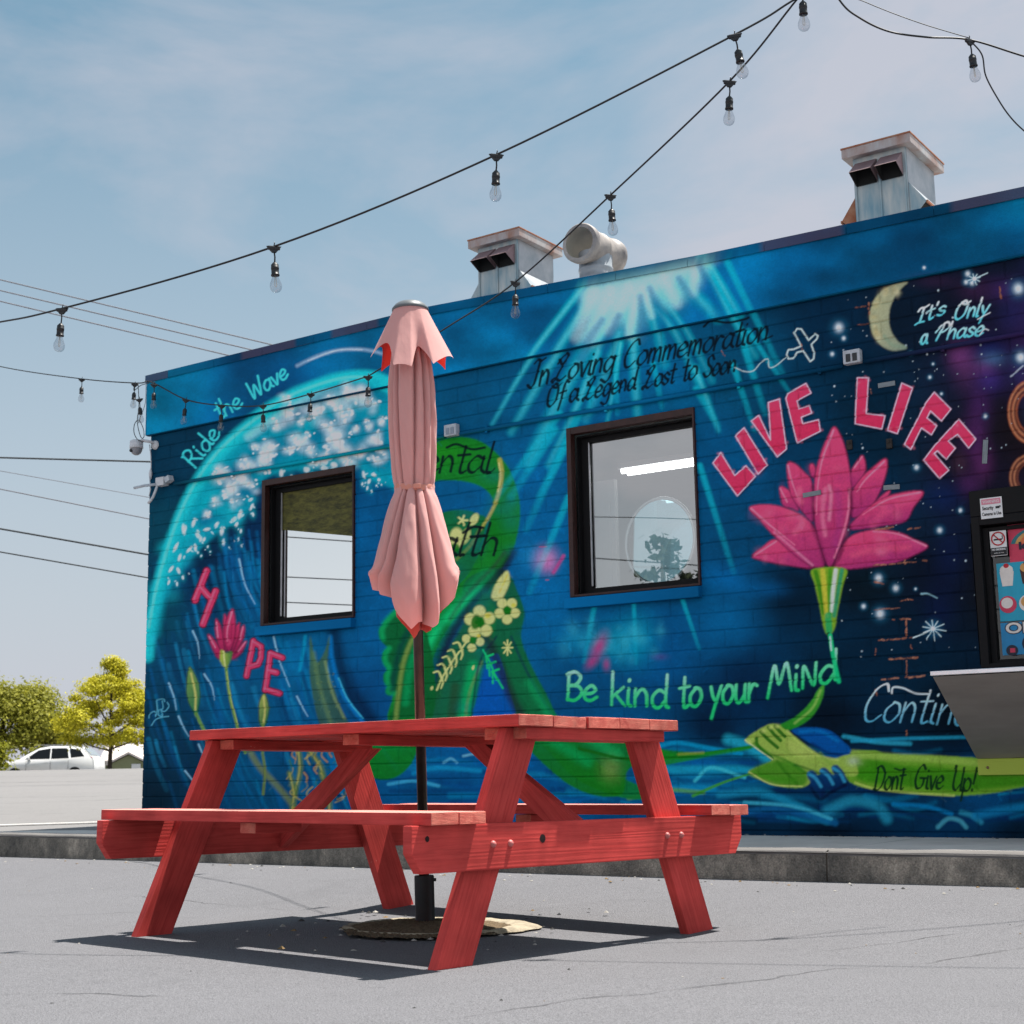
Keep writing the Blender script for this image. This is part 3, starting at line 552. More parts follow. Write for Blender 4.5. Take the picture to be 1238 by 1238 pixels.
def word(txt, a, b, xh, w, col, up=None, slant=0., nib=None, col2=None, al=.95, soft=.7, jit=.03, drip=0):
    """letters stretched from a to b along the baseline; xh = x height in the direction up (default: square to the baseline)"""
    a = np.array(a, float); b = np.array(b, float); L = np.hypot(*(b - a)); e = (b - a) / L
    u = np.array([e[1], -e[0]]) if up is None else np.array(up, float)
    tot = sum(GL[c][0] for c in txt); k = L / tot; pen = 0.
    for c in txt:
        adv, gl = GL[c]
        for s in gl:
            P = spline(s, 7) if len(s) > 2 else np.linspace(s[0], s[-1], 5)
            P = P + rng.normal(0, jit * .35, 2)
            Q = a + e * ((pen + P[:, :1] + slant * P[:, 1:] * xh / k) * k) + u * (P[:, 1:] * xh)
            if col2 is None: stroke(Q, w, col, al, soft, False, nib=nib)
            else:
                m = len(Q) - 1
                for i in range(m):
                    t = np.clip(P[i, 1] / 1.9, 0, 1); cc = [col[j] * (1 - t) + col2[j] * t for j in range(3)]
                    stroke(Q[i:i + 2], w, cc, al, soft, False, nib=nib)
            if drip and rng.rand() < drip:
                j = P[:, 1].argmin(); stroke([Q[j], Q[j] + (0, rng.uniform(5, 12))], 1, col, .5, .8, False, fade=.8)
        pen += adv
AQ = (60,206,212)
word('Ride', (236,566), (267,524), 11.5, 2.5, AQ, up=(-.80,-.62), jit=.06)
word('the', (268,508), (297,491), 12, 2.5, AQ, up=(-.42,-.88), jit=.05)
word('Wave', (307,485), (352,456), 11.5, 2.6, AQ, up=(-.36,-.92), jit=.05)
BK = (3,16,26); NB = (.35, -.75)
word('Jn', (640,468), (663,464), 17, 4.3, BK, up=(.1,-1), slant=.12, nib=NB)
word('Loving', (667,461.5), (742,447), 16.5, 4.3, BK, up=(.1,-1), slant=.14, nib=NB)
word('Commemoration', (752,445), (928,411), 16.5, 4.1, BK, up=(.1,-1), slant=.14, nib=NB)
stroke([(851,395),(860,388),(880,390),(900,386),(905,384)], 2.8, BK, .95, .7); stroke([(922,411),(930,408),(934,406)], 2, BK, .9, .7)
word('Of', (659,493), (682,487), 14, 4.0, BK, up=(.08,-1), slant=.1, nib=NB); word('a', (687,486), (699,483.5), 14, 4.0, BK, up=(.08,-1), slant=.1, nib=NB)
word('Legend', (704,484), (768,470), 13.5, 3.8, BK, up=(.08,-1), slant=.12, nib=NB); word('Lost', (776,470), (815,462), 13.5, 3.9, BK, up=(.08,-1), slant=.12, nib=NB)
word('to', (823,461), (842,457), 15, 3.9, BK, up=(.08,-1), slant=.12, nib=NB); word('Soon', (850,456), (889,449), 13.5, 3.9, BK, up=(.08,-1), slant=.12, nib=NB)
word('Mental', (482,572), (594,571), 19.5, 4.4, BK, up=(.12,-1), slant=.1, nib=NB); stroke([(540,541),(552,537),(570,543),(586,541)], 3, BK, .95, .8); stroke([(588,570),(594,570),(598,566)], 1.8, BK, .8, .8)
word('Health', (472,671), (602,671), 20.5, 4.8, BK, up=(.18,-1), slant=.1, nib=NB); stroke([(560,644),(572,637),(584,638)], 3.4, BK, .95, .8)
GT, GT2 = (30,190,110), (150,226,190)
for t, a, b, xh in [('Be', (684,846), (722,847), 17.5), ('kind', (737,852), (809,856), 21), ('to', (821,856), (849,853), 22), ('your', (858,852), (915,848), 22), ('MiNd', (928,844), (1013,822), 20)]:
    word(t, a, b, xh, 5.0, (0,110,80), up=(.03,-1), al=.3, soft=2.0); 
rng = np.random.RandomState(21)
for t, a, b, xh in [('Be', (684,846), (722,847), 17.5), ('kind', (737,852), (809,856), 21), ('to', (821,856), (849,853), 22), ('your', (858,852), (915,848), 22), ('MiNd', (928,844), (1013,822), 20)]:
    word(t, a, b, xh, 3.4, GT, up=(.03,-1), col2=GT2, soft=1.0, jit=.02)
# plane with its squiggle
W8 = (188,206,204)
stroke([(888,444),(900,449),(911,448),(920,438),(928,434),(930,444),(938,442),(950,432)], 1.3, W8, .85, .6)
stroke([(840 + x / 3.1106, 300 + y / 3.1106) for x, y in [(345,400),(352,382),(372,380),(400,368),(373,318),(384,303),(400,304),(428,346),(452,322),(463,330),(458,342),(438,362),(449,396),(447,416),(434,426),(407,386),(384,392),(370,414),(352,416),(345,400)]], 1.9, W8, .95, .6, smooth=False)
# galaxy
for x, y, rx, ry, c, al in [(1168,440,16,26,(92,48,96),.6),(1160,430,14,14,(120,60,120),.5),(1196,424,22,16,(24,36,96),.6),(1190,445,14,12,(110,60,120),.5),(1200,434,16,9,(70,110,150),.5),(1196,460,16,14,(60,44,120),.6),(1184,490,14,26,(70,34,90),.6),(1178,530,14,26,(84,36,92),.6),(1188,560,12,20,(100,44,100),.5),(1160,560,10,14,(70,44,60),.5),(1172,585,14,14,(80,36,90),.5),
                            (1215,350,22,14,(60,34,90),.7),(1180,350,22,14,(52,28,60),.7),(1225,380,18,24,(30,32,84),.5),(1232,450,16,16,(40,48,96),.5),(1130,340,26,8,(50,30,60),.5),(1148,670,20,40,(10,24,66),.5),(1140,600,26,20,(8,36,90),.45),(1135,740,20,30,(10,24,70),.4),(1250,430,26,60,(60,36,90),.6),(1265,350,26,40,(40,30,90),.6),(1262,560,24,40,(40,20,40),.6)]:
    blob(x, y, rx, ry, c, al)
for cx_, cy_, rx, ry, c in [(1246,498,27,38,(176,96,62)),(1246,577,25,28,(120,66,48))]:
    for k in range(9):
        f = 1 - k * .045; P = [(cx_ + rx * f * math.cos(t), cy_ + ry * f * math.sin(t)) for t in np.linspace(0, 2 * math.pi, 26)]
        stroke(P, 2.4, [c, (206,140,100), (120,60,44), (60,34,34)][k % 4], .62, 1.4)
blob(1250, 498, 12, 20, (10,44,62), .9)
stroke([(1222,455),(1230,448),(1237,442)], 1.6, (190,200,214), .7, .9)
for k in range(190):
    x = rng.uniform(1000, 1285); y = rng.uniform(320, 800)
    if y < seam_y(x) + 8: continue
    r = rng.choice([.6, .8, 1., 1.4], p=[.45, .3, .17, .08]); blob(x, y, r, r * 1.1, (196,216,226), rng.uniform(.4, .9), .6)
for x, y, r in [(1231,349,5),(1175,342,2.4),(1014,396,4.4),(1020,409,2),(1006,428,2),(1234,432,4.5),(1062,699,3.6),(1083,711,3),(1044,733,2.2),(1064,742,4.2),(1108,565,2.4),(1136,641,2.6),(1161,617,2),(1107,712,1.2),(1119,325,1.6),(1170,331,2.6),(1168,341,2.2),(1124,456,1.6),(1138,476,1.3),(1128,440,1.2),(1191,503,1.8),(1101,427,1.6)]:
    blob(x, y, r * 2, r * 2, (40,130,170), .5); blob(x, y, r, r * 1.1, (226,236,240), .95, .5)
def star(x, y, r, n, ph=.2):
    blob(x, y, r * .6, r * .6, (30,120,160), .6)
    for i in range(n):
        a = ph + i * 2 * math.pi / n; l = r * rng.uniform(.7, 1.2); stroke([(x, y), (x + l * math.cos(a), y + l * .9 * math.sin(a))], 1.5, (206,232,236), .9, .6, False, w2=.5)
    blob(x, y, 2.6, 2.6, (240,246,248), 1, .6)
star(1128, 760, 14, 10); stroke([(1128,760),(1116,766),(1104,771)], 1.6, (206,232,236), .9, .6); star(1178, 337, 8, 8, .5); stroke([(1178,337),(1194,330)], 1.2, (200,226,232), .8, .5)
stroke([(1114,718),(1122,718),(1133,723)], 2.2, (150,200,214), .8, 1, w2=.8)
# LIVE LIFE
def c6(p): return [(840 + x / 3.1106, 300 + y / 3.1106) for x, y in p]
for L in [[(97,768),(150,855),(192,818),(228,858),(160,932),(68,808)], [(185,675),(272,815),(238,850),(152,705)], [(240,628),(285,722),(276,580),(318,567),(345,755),(310,785),(212,650)],
          [(418,508),(438,545),(384,574),(391,604),(430,592),(440,620),(400,636),(406,660),(465,645),(473,688),(385,732),(342,565),(350,546)], [(610,487),(653,487),(645,622),(715,630),(703,680),(603,660)], [(778,507),(818,525),(762,698),(724,685)],
          [(900,541),(963,605),(927,650),(886,612),(873,638),(910,668),(890,702),(852,676),(812,757),(788,738),(868,582)], [(992,643),(1057,718),(1030,752),(988,700),(952,724),(980,752),(945,794),(912,762),(900,772),(955,835),(920,866),(860,797),(902,742)]]:
    P = c6(L); poly([(x + 2, y + 2.5) for x, y in P], (0,14,34), .6, 2.4, False); poly(P, (216,58,96), 1, .6, False, ((198,44,84), 70))
    cx_, cy_ = np.mean(P, 0)
    for k in range(10):
        i = rng.randint(len(P)); q = np.array(P[i]) * .86 + np.array(P[i - 1]) * .1 + np.array([cx_, cy_]) * .04
        stroke([q, q + (rng.uniform(-3, 3), rng.uniform(-3, 3))], rng.uniform(1.5, 3), (232,122,146), .35, 1.6, False)
    stroke(P + P[:1], 1.3, (214,196,216), .85, .5, False)
# big lotus
def c8(p): return [(860 + x / 3.2751, 500 + y / 3.2751) for x, y in p]
LOTUS = [([(270,292),(296,296),(322,322),(346,382),(316,374),(282,360)], [(272,296),(300,350)]), ([(388,208),(400,198),(412,216),(410,250),(396,250)], None), ([(598,165),(612,215),(592,258),(556,292),(550,236),(572,196)], [(596,172),(566,214)]),
         ([(706,303),(694,334),(640,368),(660,336)], None), ([(300,200),(330,198),(368,232),(398,276),(404,424),(350,376),(312,312)], [(303,206),(316,260),(340,330)]), ([(692,178),(690,244),(640,358),(560,412),(548,330),(590,258),(640,212)], [(684,190),(610,262),(576,310)]),
         ([(838,308),(800,372),(766,426),(680,444),(548,458),(590,398),(650,350),(730,318)], [(826,312),(700,340),(600,400)]), ([(160,566),(200,530),(250,498),(320,530),(380,582),(402,614),(300,600),(220,586)], [(170,562),(256,506)]),
         ([(150,372),(228,360),(320,384),(400,440),(440,540),(446,606),(400,606),(320,552),(236,472),(190,418)], [(158,376),(230,440),(330,520)]), ([(858,526),(800,562),(736,588),(620,608),(500,616),(486,590),(540,494),(640,460),(740,470),(800,496)], [(850,524),(740,478),(640,466)]),
         ([(488,52),(520,106),(540,180),(553,270),(552,380),(528,480),(500,550),(470,610),(440,556),(416,470),(405,380),(410,250),(436,150),(462,90)], [(484,66),(440,180),(420,300),(416,400)])]
blob(1008, 610, 70, 50, (0,90,150), .3)
for pt, hi in LOTUS: petal(c8(pt), c8(hi) if hi else None, (216,70,112), (160,44,104), 78)
for p, w, c, al in [([(450,300),(440,400),(450,480)], 5, PINKH, .4), ([(466,286),(474,330),(466,420)], 4, (240,170,190), .35), ([(546,300),(540,400),(512,500),(486,570)], 2.4, PINKH, .6), ([(520,540),(500,580),(470,612)], 4, (90,20,56), .5), ([(500,310),(508,420),(490,520)], 8, (150,50,120), .35),
                    ([(250,470),(330,540),(400,600)], 3, (230,150,180), .4), ([(330,470),(360,430),(352,410)], 7, (232,120,150), .35), ([(700,480),(760,500),(820,524)], 6, (196,70,120), .5), ([(640,440),(700,380),(800,330)], 8, (224,90,130), .35), ([(560,560),(640,540),(780,530)], 7, (224,90,120), .4), ([(350,300),(346,330),(356,350)], 6, (236,110,140), .4),
                    ([(400,440),(430,520),(450,600)], 5, (70,14,50), .55), ([(548,450),(530,500),(500,570)], 5, (80,16,50), .55), ([(545,300),(556,360),(552,420)], 4, (60,12,44), .5), ([(400,290),(402,360),(404,420)], 4, (60,12,44), .5)]:
    stroke(c8(p), w, c, al, w * .5)
poly(c8([(400,616),(530,614),(520,680),(500,780),(488,850),(464,878),(444,846),(428,760),(410,680)]), (120,160,40), 1, .8)
for p, w, c in [([(412,626),(430,700),(446,790)], 5, (40,120,20)), ([(440,622),(448,700),(458,800)], 6, (196,186,60)), ([(470,620),(468,700),(470,790)], 5, (60,140,30)), ([(492,620),(482,700),(478,780)], 5, (206,220,206)), ([(516,620),(502,700),(486,800)], 5, (20,140,100)), ([(462,800),(466,860)], 8, (0,160,90))]:
    stroke(c8(p), w, c, .85, 1.6)
stroke(c8([(464,872),(470,900)]), 4, (8,40,30), .9, 1); stroke([(1003.5,768),(1006,784),(1010,806),(1014,824)], 5, (20,190,120), .95, 1.2); stroke([(1003.5,770),(1005,786)], 2, (190,230,220), .8, 1)
for k in range(120):
    x, y = rng.uniform(908, 1118), rng.uniform(530, 690); q_ = canvas[int((y - CY0) * CS), int((x - CX0) * CS)]
    if q_[0] > .3 and q_[1] < .2: blob(x, y, rng.uniform(3, 8), rng.uniform(3, 8), [(232,120,150),(170,44,110),(190,46,90),(150,40,110)][rng.randint(4)], rng.uniform(.12, .3))
brushwork(420, 862, 455, 1185, 700, .42, 34, 2.2)
# moon
poly(c6([(800,127),(760,132),(716,152),(680,186),(662,228),(658,268),(668,320),(696,362),(736,384),(775,383),(797,374),(764,350),(740,316),(730,276),(734,226),(752,182),(780,148)]), (172,172,132), .97, .9, True, ((132,144,124), 20))
for k in range(34):
    a = rng.uniform(-2.2, 1.0); blob(840 + (735 + (-62) * math.cos(a)) / 3.1106, 300 + (262 + 104 * math.sin(a)) / 3.1106, rng.uniform(2, 5), rng.uniform(2, 6), [(206,200,160),(120,130,110),(190,170,110)][rng.randint(3)], .35)
stroke(c6([(790,372),(740,362),(712,330)]), 4, (120,150,124), .5, 2)
WC, WC2 = (90,196,216), (224,232,236)
word("It's", (1106,393), (1144,378), 9.5, 2.5, WC, up=(.05,-1), slant=.18, nib=(.5,-.6), col2=WC2); word('Only', (1152,387), (1194,380), 11.5, 2.6, WC, up=(.12,-1), slant=.18, nib=(.5,-.6), col2=WC2)
stroke([(1182,386),(1191,381),(1197,378)], 1.2, WC2, .8, .6)
word('a', (1112,416), (1121,415), 11, 2.6, WC, up=(.05,-1), slant=.12, nib=(.5,-.6), col2=WC2); word('Phase', (1130,412), (1188,405), 11, 2.5, WC, up=(.12,-1), slant=.2, nib=(.5,-.6), col2=WC2); stroke([(1184,405),(1190,398),(1195,399)], 1.2, WC2, .8, .6)
# mortar showing through
for p, w in [([(1056,738),(1072,736),(1088,735)],1.2),([(1077,749.5),(1090,748.5),(1101,748)],2.2),([(1095.5,750),(1095.5,762),(1096,768)],2.2),([(1063,774),(1080,773),(1104,771)],2.6),([(1075,797),(1092,796),(1109,795)],2.6),([(1096,798),(1096,808),(1096,817)],1.8),([(1066,821.5),(1090,819.5),(1118,817)],2.4),([(1101,778),(1102,784)],1.8),([(1059,784),(1058,792)],1.4),
             ([(1056,683),(1075,682),(1096,680),(1120,678)],2.2),([(1094,640),(1104,639),(1112,638)],2),([(1058,640),(1080,637),(1062,641)],1.6),([(1094,676),(1094,682)],1.6),([(1086,727),(1097,725),(1103,725)],1.8),([(1057,703),(1068,706)],2.4),([(1033,372),(1046,370)],1.2),([(1036,393),(1050,391)],1.4),([(1050,366),(1051,380)],2.2),([(1208,345),(1210,360)],2.6),([(1096,883),(1096,890)],2),([(1058,834),(1060,842)],2.2),
             ([(968,416),(970,424)],1.4),([(872,424),(876,430)],1.6),([(1052,470),(1054,478)],1.6)]:
    P_ = spline(p, 6) if len(p) > 2 else np.linspace(p[0], p[-1], 8)
    for i_ in range(len(P_) - 1):
        if rng.rand() < .82: stroke(P_[i_:i_ + 2] + rng.normal(0, .35, (2, 2)), w * rng.uniform(.45, 1.0), [(150,92,68),(176,118,92),(120,76,60)][rng.randint(3)], rng.uniform(.55, .85), .5, False)
stroke([(870,690),(920,676)], 1, (0,30,50), .4, .6)
# Continue
word('Continue', (1040,871), (1192,878), 24, 2.8, (80,160,190), up=(.16,-1), slant=.12, nib=(.45,-.5), col2=(226,236,240)); stroke([(1078,838),(1080,831),(1092,832),(1106,838),(1122,839)], 2.2, (210,226,232), .9, .6)

stroke([(700,905),(760,918),(820,916),(870,908),(907,903)], 4, (16,100,20), .9, 1, w2=3); poly([(780,902),(820,911),(870,907),(908,901),(906,906),(860,914),(810,924),(770,928)], (20,130,30), .9, 1.2); stroke([(820,912),(850,910)], 3, (150,160,60), .6, 1.5)
stroke([(838,962),(860,952),(880,944),(905,936)], 4, (60,150,40), .9, 1.2, w2=2.5)
# --- clasped hands
def c9(p): return [(860 + x / 3.275, 740 + y / 3.275) for x, y in p]
poly(c9([(540,560),(640,548),(700,562),(860,568),(1055,576),(1240,580),(1400,580),(1400,690),(1240,692),(1120,716),(960,728),(800,716),(650,702),(570,684),(520,640)]), (110,160,40), .97, 1.4)
poly(c9([(560,590),(660,586),(760,606),(900,612),(1055,640),(1240,644),(1400,650),(1400,690),(1240,688),(1100,700),(960,708),(800,694),(660,680),(580,660)]), (40,124,10), .8, 3)
stroke(c9([(560,560),(700,572),(860,580),(1050,596)]), 8, (156,186,80), .7, 3); stroke(c9([(570,676),(650,700),(800,716),(960,726)]), 3, (178,196,90), .8, 1.2)
blob(1030, 920, 12, 8, (170,180,100), .6); blob(1050, 935, 30, 8, (50,140,10), .5)
poly(c9([(446,290),(436,350),(400,412),(346,452),(290,472),(262,452),(330,416),(390,360),(420,310)]), (70,160,50), .97, 1, True, ((30,130,30), 90)); stroke(c9([(432,310),(400,380),(330,440)]), 3, (150,190,90), .6, 1.5)
poly(c9([(320,466),(400,456),(470,470),(520,510),(552,546),(530,572),(470,568),(410,530),(360,500)]), (0,78,150), .97, 1.2); stroke(c9([(350,474),(430,472),(500,510)]), 4, (0,112,180), .7, 2); stroke(c9([(400,520),(460,556),(520,568)]), 3, (0,30,80), .7, 2)
poly(c9([(134,506),(196,460),(246,442),(290,464),(340,500),(400,546),(470,582),(552,566),(580,640),(530,650),(430,640),(372,690),(290,692),(206,668),(146,632),(240,584),(176,536)]), (150,178,72), .97, 1.2)
poly(c9([(146,632),(250,586),(330,600),(380,640),(366,688),(290,690),(206,666)]), (50,130,16), .85, 3); poly(c9([(300,500),(380,540),(420,570),(360,580),(310,550)]), (180,196,96), .6, 3)
for p in [[(178,500),(186,530),(240,580)],[(196,474),(220,500),(262,536)],[(226,456),(250,486),(274,508)],[(252,452),(272,474),(290,492)]]: stroke(c9(p), 4.2, (14,96,14), .9, .9)
stroke(c9([(134,506),(180,540),(242,584)]), 1.6, (210,216,150), .8, .7); stroke(c9([(150,634),(240,682),(360,690)]), 1.8, (196,206,110), .8, .8)
for kx, ky in [(150,512),(206,470),(236,456),(262,452)]: blob(*c9([(kx, ky)])[0], 3.4, 2.6, (196,206,110), .7, .3)
for p, w, c, al in [([(170,520),(230,560),(300,590),(380,640)], 3.4, (40,120,20), .6), ([(300,470),(350,520),(420,566),(500,586)], 3, (186,202,100), .6), ([(260,590),(300,640),(340,680)], 4, (30,104,10), .5), ([(330,604),(380,620),(430,640)], 3, (20,90,20), .6), ([(190,640),(250,660),(330,664)], 5, (60,140,20), .5), ([(430,560),(470,600),(530,640)], 4, (120,160,60), .5)]:
    stroke(c9(p), w, c, al, w * .4)
blob(*c9([(560,590)])[0], 7, 5, (190,200,200), .4)
for dx in (0, 50, 98):
    poly(c9([(378 + dx, 644 - dx * .25),(398 + dx, 626 - dx * .22),(424 + dx * 1., 650 - dx * .2),(452 + dx * .9, 692 - dx * .2),(440 + dx * .9, 734 - dx * .4),(408 + dx * .95, 700 - dx * .25)]), (0,62,116), .97, 1, True, ((4,30,70), 60))
    stroke(c9([(386 + dx, 640 - dx * .22),(412 + dx, 658 - dx * .2),(434 + dx * .95, 690 - dx * .2)]), 4, (50,150,190), .8, 1.6)
stroke(c9([(396,700),(430,740),(470,716),(530,684)]), 4, (0,14,46), .8, 2)
brushwork(420, 880, 860, 1285, 965, .42, 35, 2.4)
word('Dont', (1056,955), (1092,954), 15, 3.6, (8,40,22), up=(.06,-1), slant=.1, nib=NB); word('Give', (1104,953), (1140,954), 15, 3.6, (8,40,22), up=(.06,-1), slant=.1, nib=NB); word('Up!', (1149,955), (1178,957), 15, 3.6, (8,40,22), up=(.06,-1), slant=.1, nib=NB)
stroke([(1082,929),(1088,931),(1095,930)], 2.2, (8,40,22), .9, .7)
# signature
SG = (96,180,206)
for p in [[(189,846),(190,858),(188,866)],[(190,846),(197,845),(199,848)],[(196,847),(197,856),(194,858),(199,860),(204,854),(202,849)],[(180,868),(181,863),(187,860),(188,866)],[(192,858),(191,864),(196,866),(195,860)],[(183,877),(188,870),(196,867),(204,866)]]:
    stroke(p, 1.1, SG, .85, .6, n=5)
# foot of the wall: splash dirt; scuffs
for k in range(70):
    x = rng.uniform(171, 1285); yb = 990 + (x - 171) * .0235 + 3
    blob(x, yb - rng.uniform(0, 3), rng.uniform(1, 5), rng.uniform(.6, 1.6), [(150,150,146),(20,60,80),(110,120,120)][rng.randint(3)], rng.uniform(.3, .8), .6)
canvas *= (.9 + .2 * paint_grain)[..., None]
np.clip(canvas, 0, 1, out=canvas)
# ---- MURAL END ----
# ------------------------------------------------------------------ the building's own frame: x along the mural wall, y into the building, z up
B0 = Vector((-2.778, 11.2, .217)); BYAW = math.atan2(-.56938, .82207)
BM = Matrix.Translation(B0) @ Matrix.Rotation(BYAW, 4, 'Z')
def at_wall(name, s, y, z): return empty(name, BM @ Vector((s, y, z)), (0, 0, BYAW))
def bw(s, y, z): return BM @ Vector((s, y, z))
DV = Vector((.82207, -.56938, 0)); NV = Vector((-.56938, -.82207, 0))

# ------------------------------------------------------------------ ground
def node_ground(name, base, dark, cracks, scale=1., white=.25):
    """sun-bleached asphalt: fine stone, broad patches, hairline cracks"""
    m = bpy.data.materials.new(name); m.use_nodes = True; n, l = m.node_tree.nodes, m.node_tree.links; b = n['Principled BSDF']; b.inputs['Roughness'].default_value = .9; b.inputs['Specular IOR Level'].default_value = .2
    t = n.new('ShaderNodeTexCoord'); P = t.outputs['Object']
    def noise(sc, det, rough=.6, vec=P, dist=0.):
        k = n.new('ShaderNodeTexNoise'); k.inputs['Scale'].default_value = sc; k.inputs['Detail'].default_value = det; k.inputs['Roughness'].default_value = rough; k.inputs['Distortion'].default_value = dist; l.new(vec, k.inputs['Vector']); return k.outputs['Fac']
    def rng_(v, a, c, lo=0., hi=1.):
        k = n.new('ShaderNodeMapRange'); k.inputs['From Min'].default_value = a; k.inputs['From Max'].default_value = c; k.inputs['To Min'].default_value = lo; k.inputs['To Max'].default_value = hi; l.new(v, k.inputs[0]); return k.outputs[0]
    def mix(f, a, c, bt='MIX'):
        k = n.new('ShaderNodeMix'); k.data_type = 'RGBA'; k.blend_type = bt
        if isinstance(f, float): k.inputs['Factor'].default_value = f
        else: l.new(f, k.inputs['Factor'])
        for s, v in (('A', a), ('B', c)):
            if isinstance(v, tuple): k.inputs[s].default_value = (*v, 1)
            else: l.new(v, k.inputs[s])
        return k.outputs['Result']
    def mth(op, a, c):
        k = n.new('ShaderNodeMath'); k.operation = op
        for i, v in enumerate((a, c)):
            if isinstance(v, (int, float)): k.inputs[i].default_value = v
            else: l.new(v, k.inputs[i])
        return k.outputs[0]
    big = noise(.55 * scale, 5); mid = noise(5 * scale, 6, .7); fine = noise(150 * scale, 3, .8); grit = noise(420 * scale, 2, .9)
    vo = n.new('ShaderNodeTexVoronoi'); vo.inputs['Scale'].default_value = 190 * scale; l.new(P, vo.inputs['Vector'])
    c = mix(rng_(big, .3, .7), base, tuple(v * .86 for v in base)); c = mix(rng_(mid, .25, .75, 0., .5), c, tuple(v * 1.12 for v in base))
    c = mix(rng_(fine, .42, .66, 0., .75), c, dark); c = mix(rng_(noise(60 * scale, 3, .7), .56, .70, 0., .45), c, dark); c = mix(rng_(noise(1.3 * scale, 4, .6, P, 1.2), .58, .74, 0., .38), c, tuple(v * .62 for v in base)); c = mix(rng_(grit, .6, .72, 0., white), c, (.5, .48, .46))
    c = mix(rng_(noise(26 * scale, 2, .5), .66, .72, 0., .35), c, tuple(v * .55 for v in base))
    h = mth('ADD', mth('MULTIPLY', fine, .5), mth('MULTIPLY', vo.outputs['Distance'], .7))
    if cracks:
        wob = n.new('ShaderNodeTexNoise'); wob.inputs['Scale'].default_value = 2.6; wob.inputs['Detail'].default_value = 6; l.new(P, wob.inputs['Vector'])
        off = n.new('ShaderNodeVectorMath'); off.operation = 'SUBTRACT'; l.new(wob.outputs['Color'], off.inputs[0]); off.inputs[1].default_value = (.5, .5, .5)
        sc = n.new('ShaderNodeVectorMath'); sc.operation = 'SCALE'; l.new(off.outputs[0], sc.inputs[0]); sc.inputs['Scale'].default_value = .28
        ad = n.new('ShaderNodeVectorMath'); l.new(P, ad.inputs[0]); l.new(sc.outputs[0], ad.inputs[1]); sx = n.new('ShaderNodeSeparateXYZ'); l.new(ad.outputs[0], sx.inputs[0])
        tot = None
        for (x0, y0), (x1, y1), w in cracks:
            L = math.hypot(x1 - x0, y1 - y0); ux, uy = (x1 - x0) / L, (y1 - y0) / L
            d = mth('ADD', mth('MULTIPLY', sx.outputs[0], -uy), mth('MULTIPLY', sx.outputs[1], ux)); d = mth('ABSOLUTE', mth('SUBTRACT', d, -uy * x0 + ux * y0), 0)
            a = mth('ADD', mth('MULTIPLY', sx.outputs[0], ux), mth('MULTIPLY', sx.outputs[1], uy)); a = mth('ABSOLUTE', mth('SUBTRACT', a, ux * x0 + uy * y0 + L / 2), 0)
            k = mth('MULTIPLY', rng_(d, w * .35, w, 1., 0.), rng_(a, L / 2 - .15, L / 2, 1., 0.)); tot = k if tot is None else mth('MAXIMUM', tot, k)
        tot = mth('MULTIPLY', tot, rng_(noise(3.1, 4), .40, .58, .12, 1.))
        c = mix(mth('MULTIPLY', tot, .62), c, tuple(v * .22 for v in base)); h = mth('SUBTRACT', h, mth('MULTIPLY', tot, 1.2))
    l.new(c, b.inputs['Base Color'])
    bp = n.new('ShaderNodeBump'); bp.inputs['Strength'].default_value = .8; bp.inputs['Distance'].default_value = .007; l.new(h, bp.inputs['Height']); l.new(bp.outputs[0], b.inputs['Normal'])
    return m
ASPH = (.190, .188, .203)
m_lot = node_ground('sunbleached_asphalt', ASPH, (.085, .085, .092), [((-1.2, 3.1), (2.6, 5.6), .012), ((-3.4, 4.5), (-.9, 4.2), .012), ((-2.0, 7.6), (-.9, 6.7), .008), ((.3, 3.4), (-1.5, 3.0), .010), ((.9, 5.0), (3.6, 6.2), .008), ((-3, 6.3), (-1.6, 6.9), .006)])
m_up = node_ground('upper_lot_asphalt', (.215, .205, .205), (.15, .15, .15), [((-6, 17), (2, 22), .06), ((-9, 20), (-2, 18), .05), ((-14, 28), (0, 26), .09), ((-14, 34), (-2, 30), .1), ((-7, 14), (-3, 14.6), .03)], .35, .1)
def off_of(x, y): return (x - B0.x) * NV.x + (y - B0.y) * NV.y
def smooth01(t): t = np.clip(t, 0, 1); return t * t * (3 - 2 * t)
TC = Vector((-.367, 5.709))
def lot_z(x, y):
    o = off_of(x, y); r2 = (x - TC.x) ** 2 + (y - TC.y) ** 2; v = (x - TC.x) * .681 + (y - TC.y) * .7325
    return .088 * (1 - smooth01((o - 1.25) / 1.7)) - .0132 * v * np.exp(-r2 / 3.2) - .004 * smooth01((o - 6) / 10)
def axis(vals): return np.concatenate([np.linspace(a, b, n, endpoint=False) for a, b, n in vals] + [[vals[-1][1]]])
# near lot: laid in the building's axes so that it stops at the foot of the kerb
sa = axis([(-90, -8, 20), (-8, 12, 110), (12, 60, 14)]); oa = axis([(1.24, 12, 110), (12, 120, 24)])
SS, OO = np.meshgrid(sa, oa); GX = B0.x + DV.x * SS + NV.x * OO; GY = B0.y + DV.y * SS + NV.y * OO
tag(grid_obj('parking_lot', GX, GY, lot_z(GX, GY), m_lot, flip=True), 'pale grey sunlit asphalt of the parking lot under the table', 'asphalt', kind='structure')
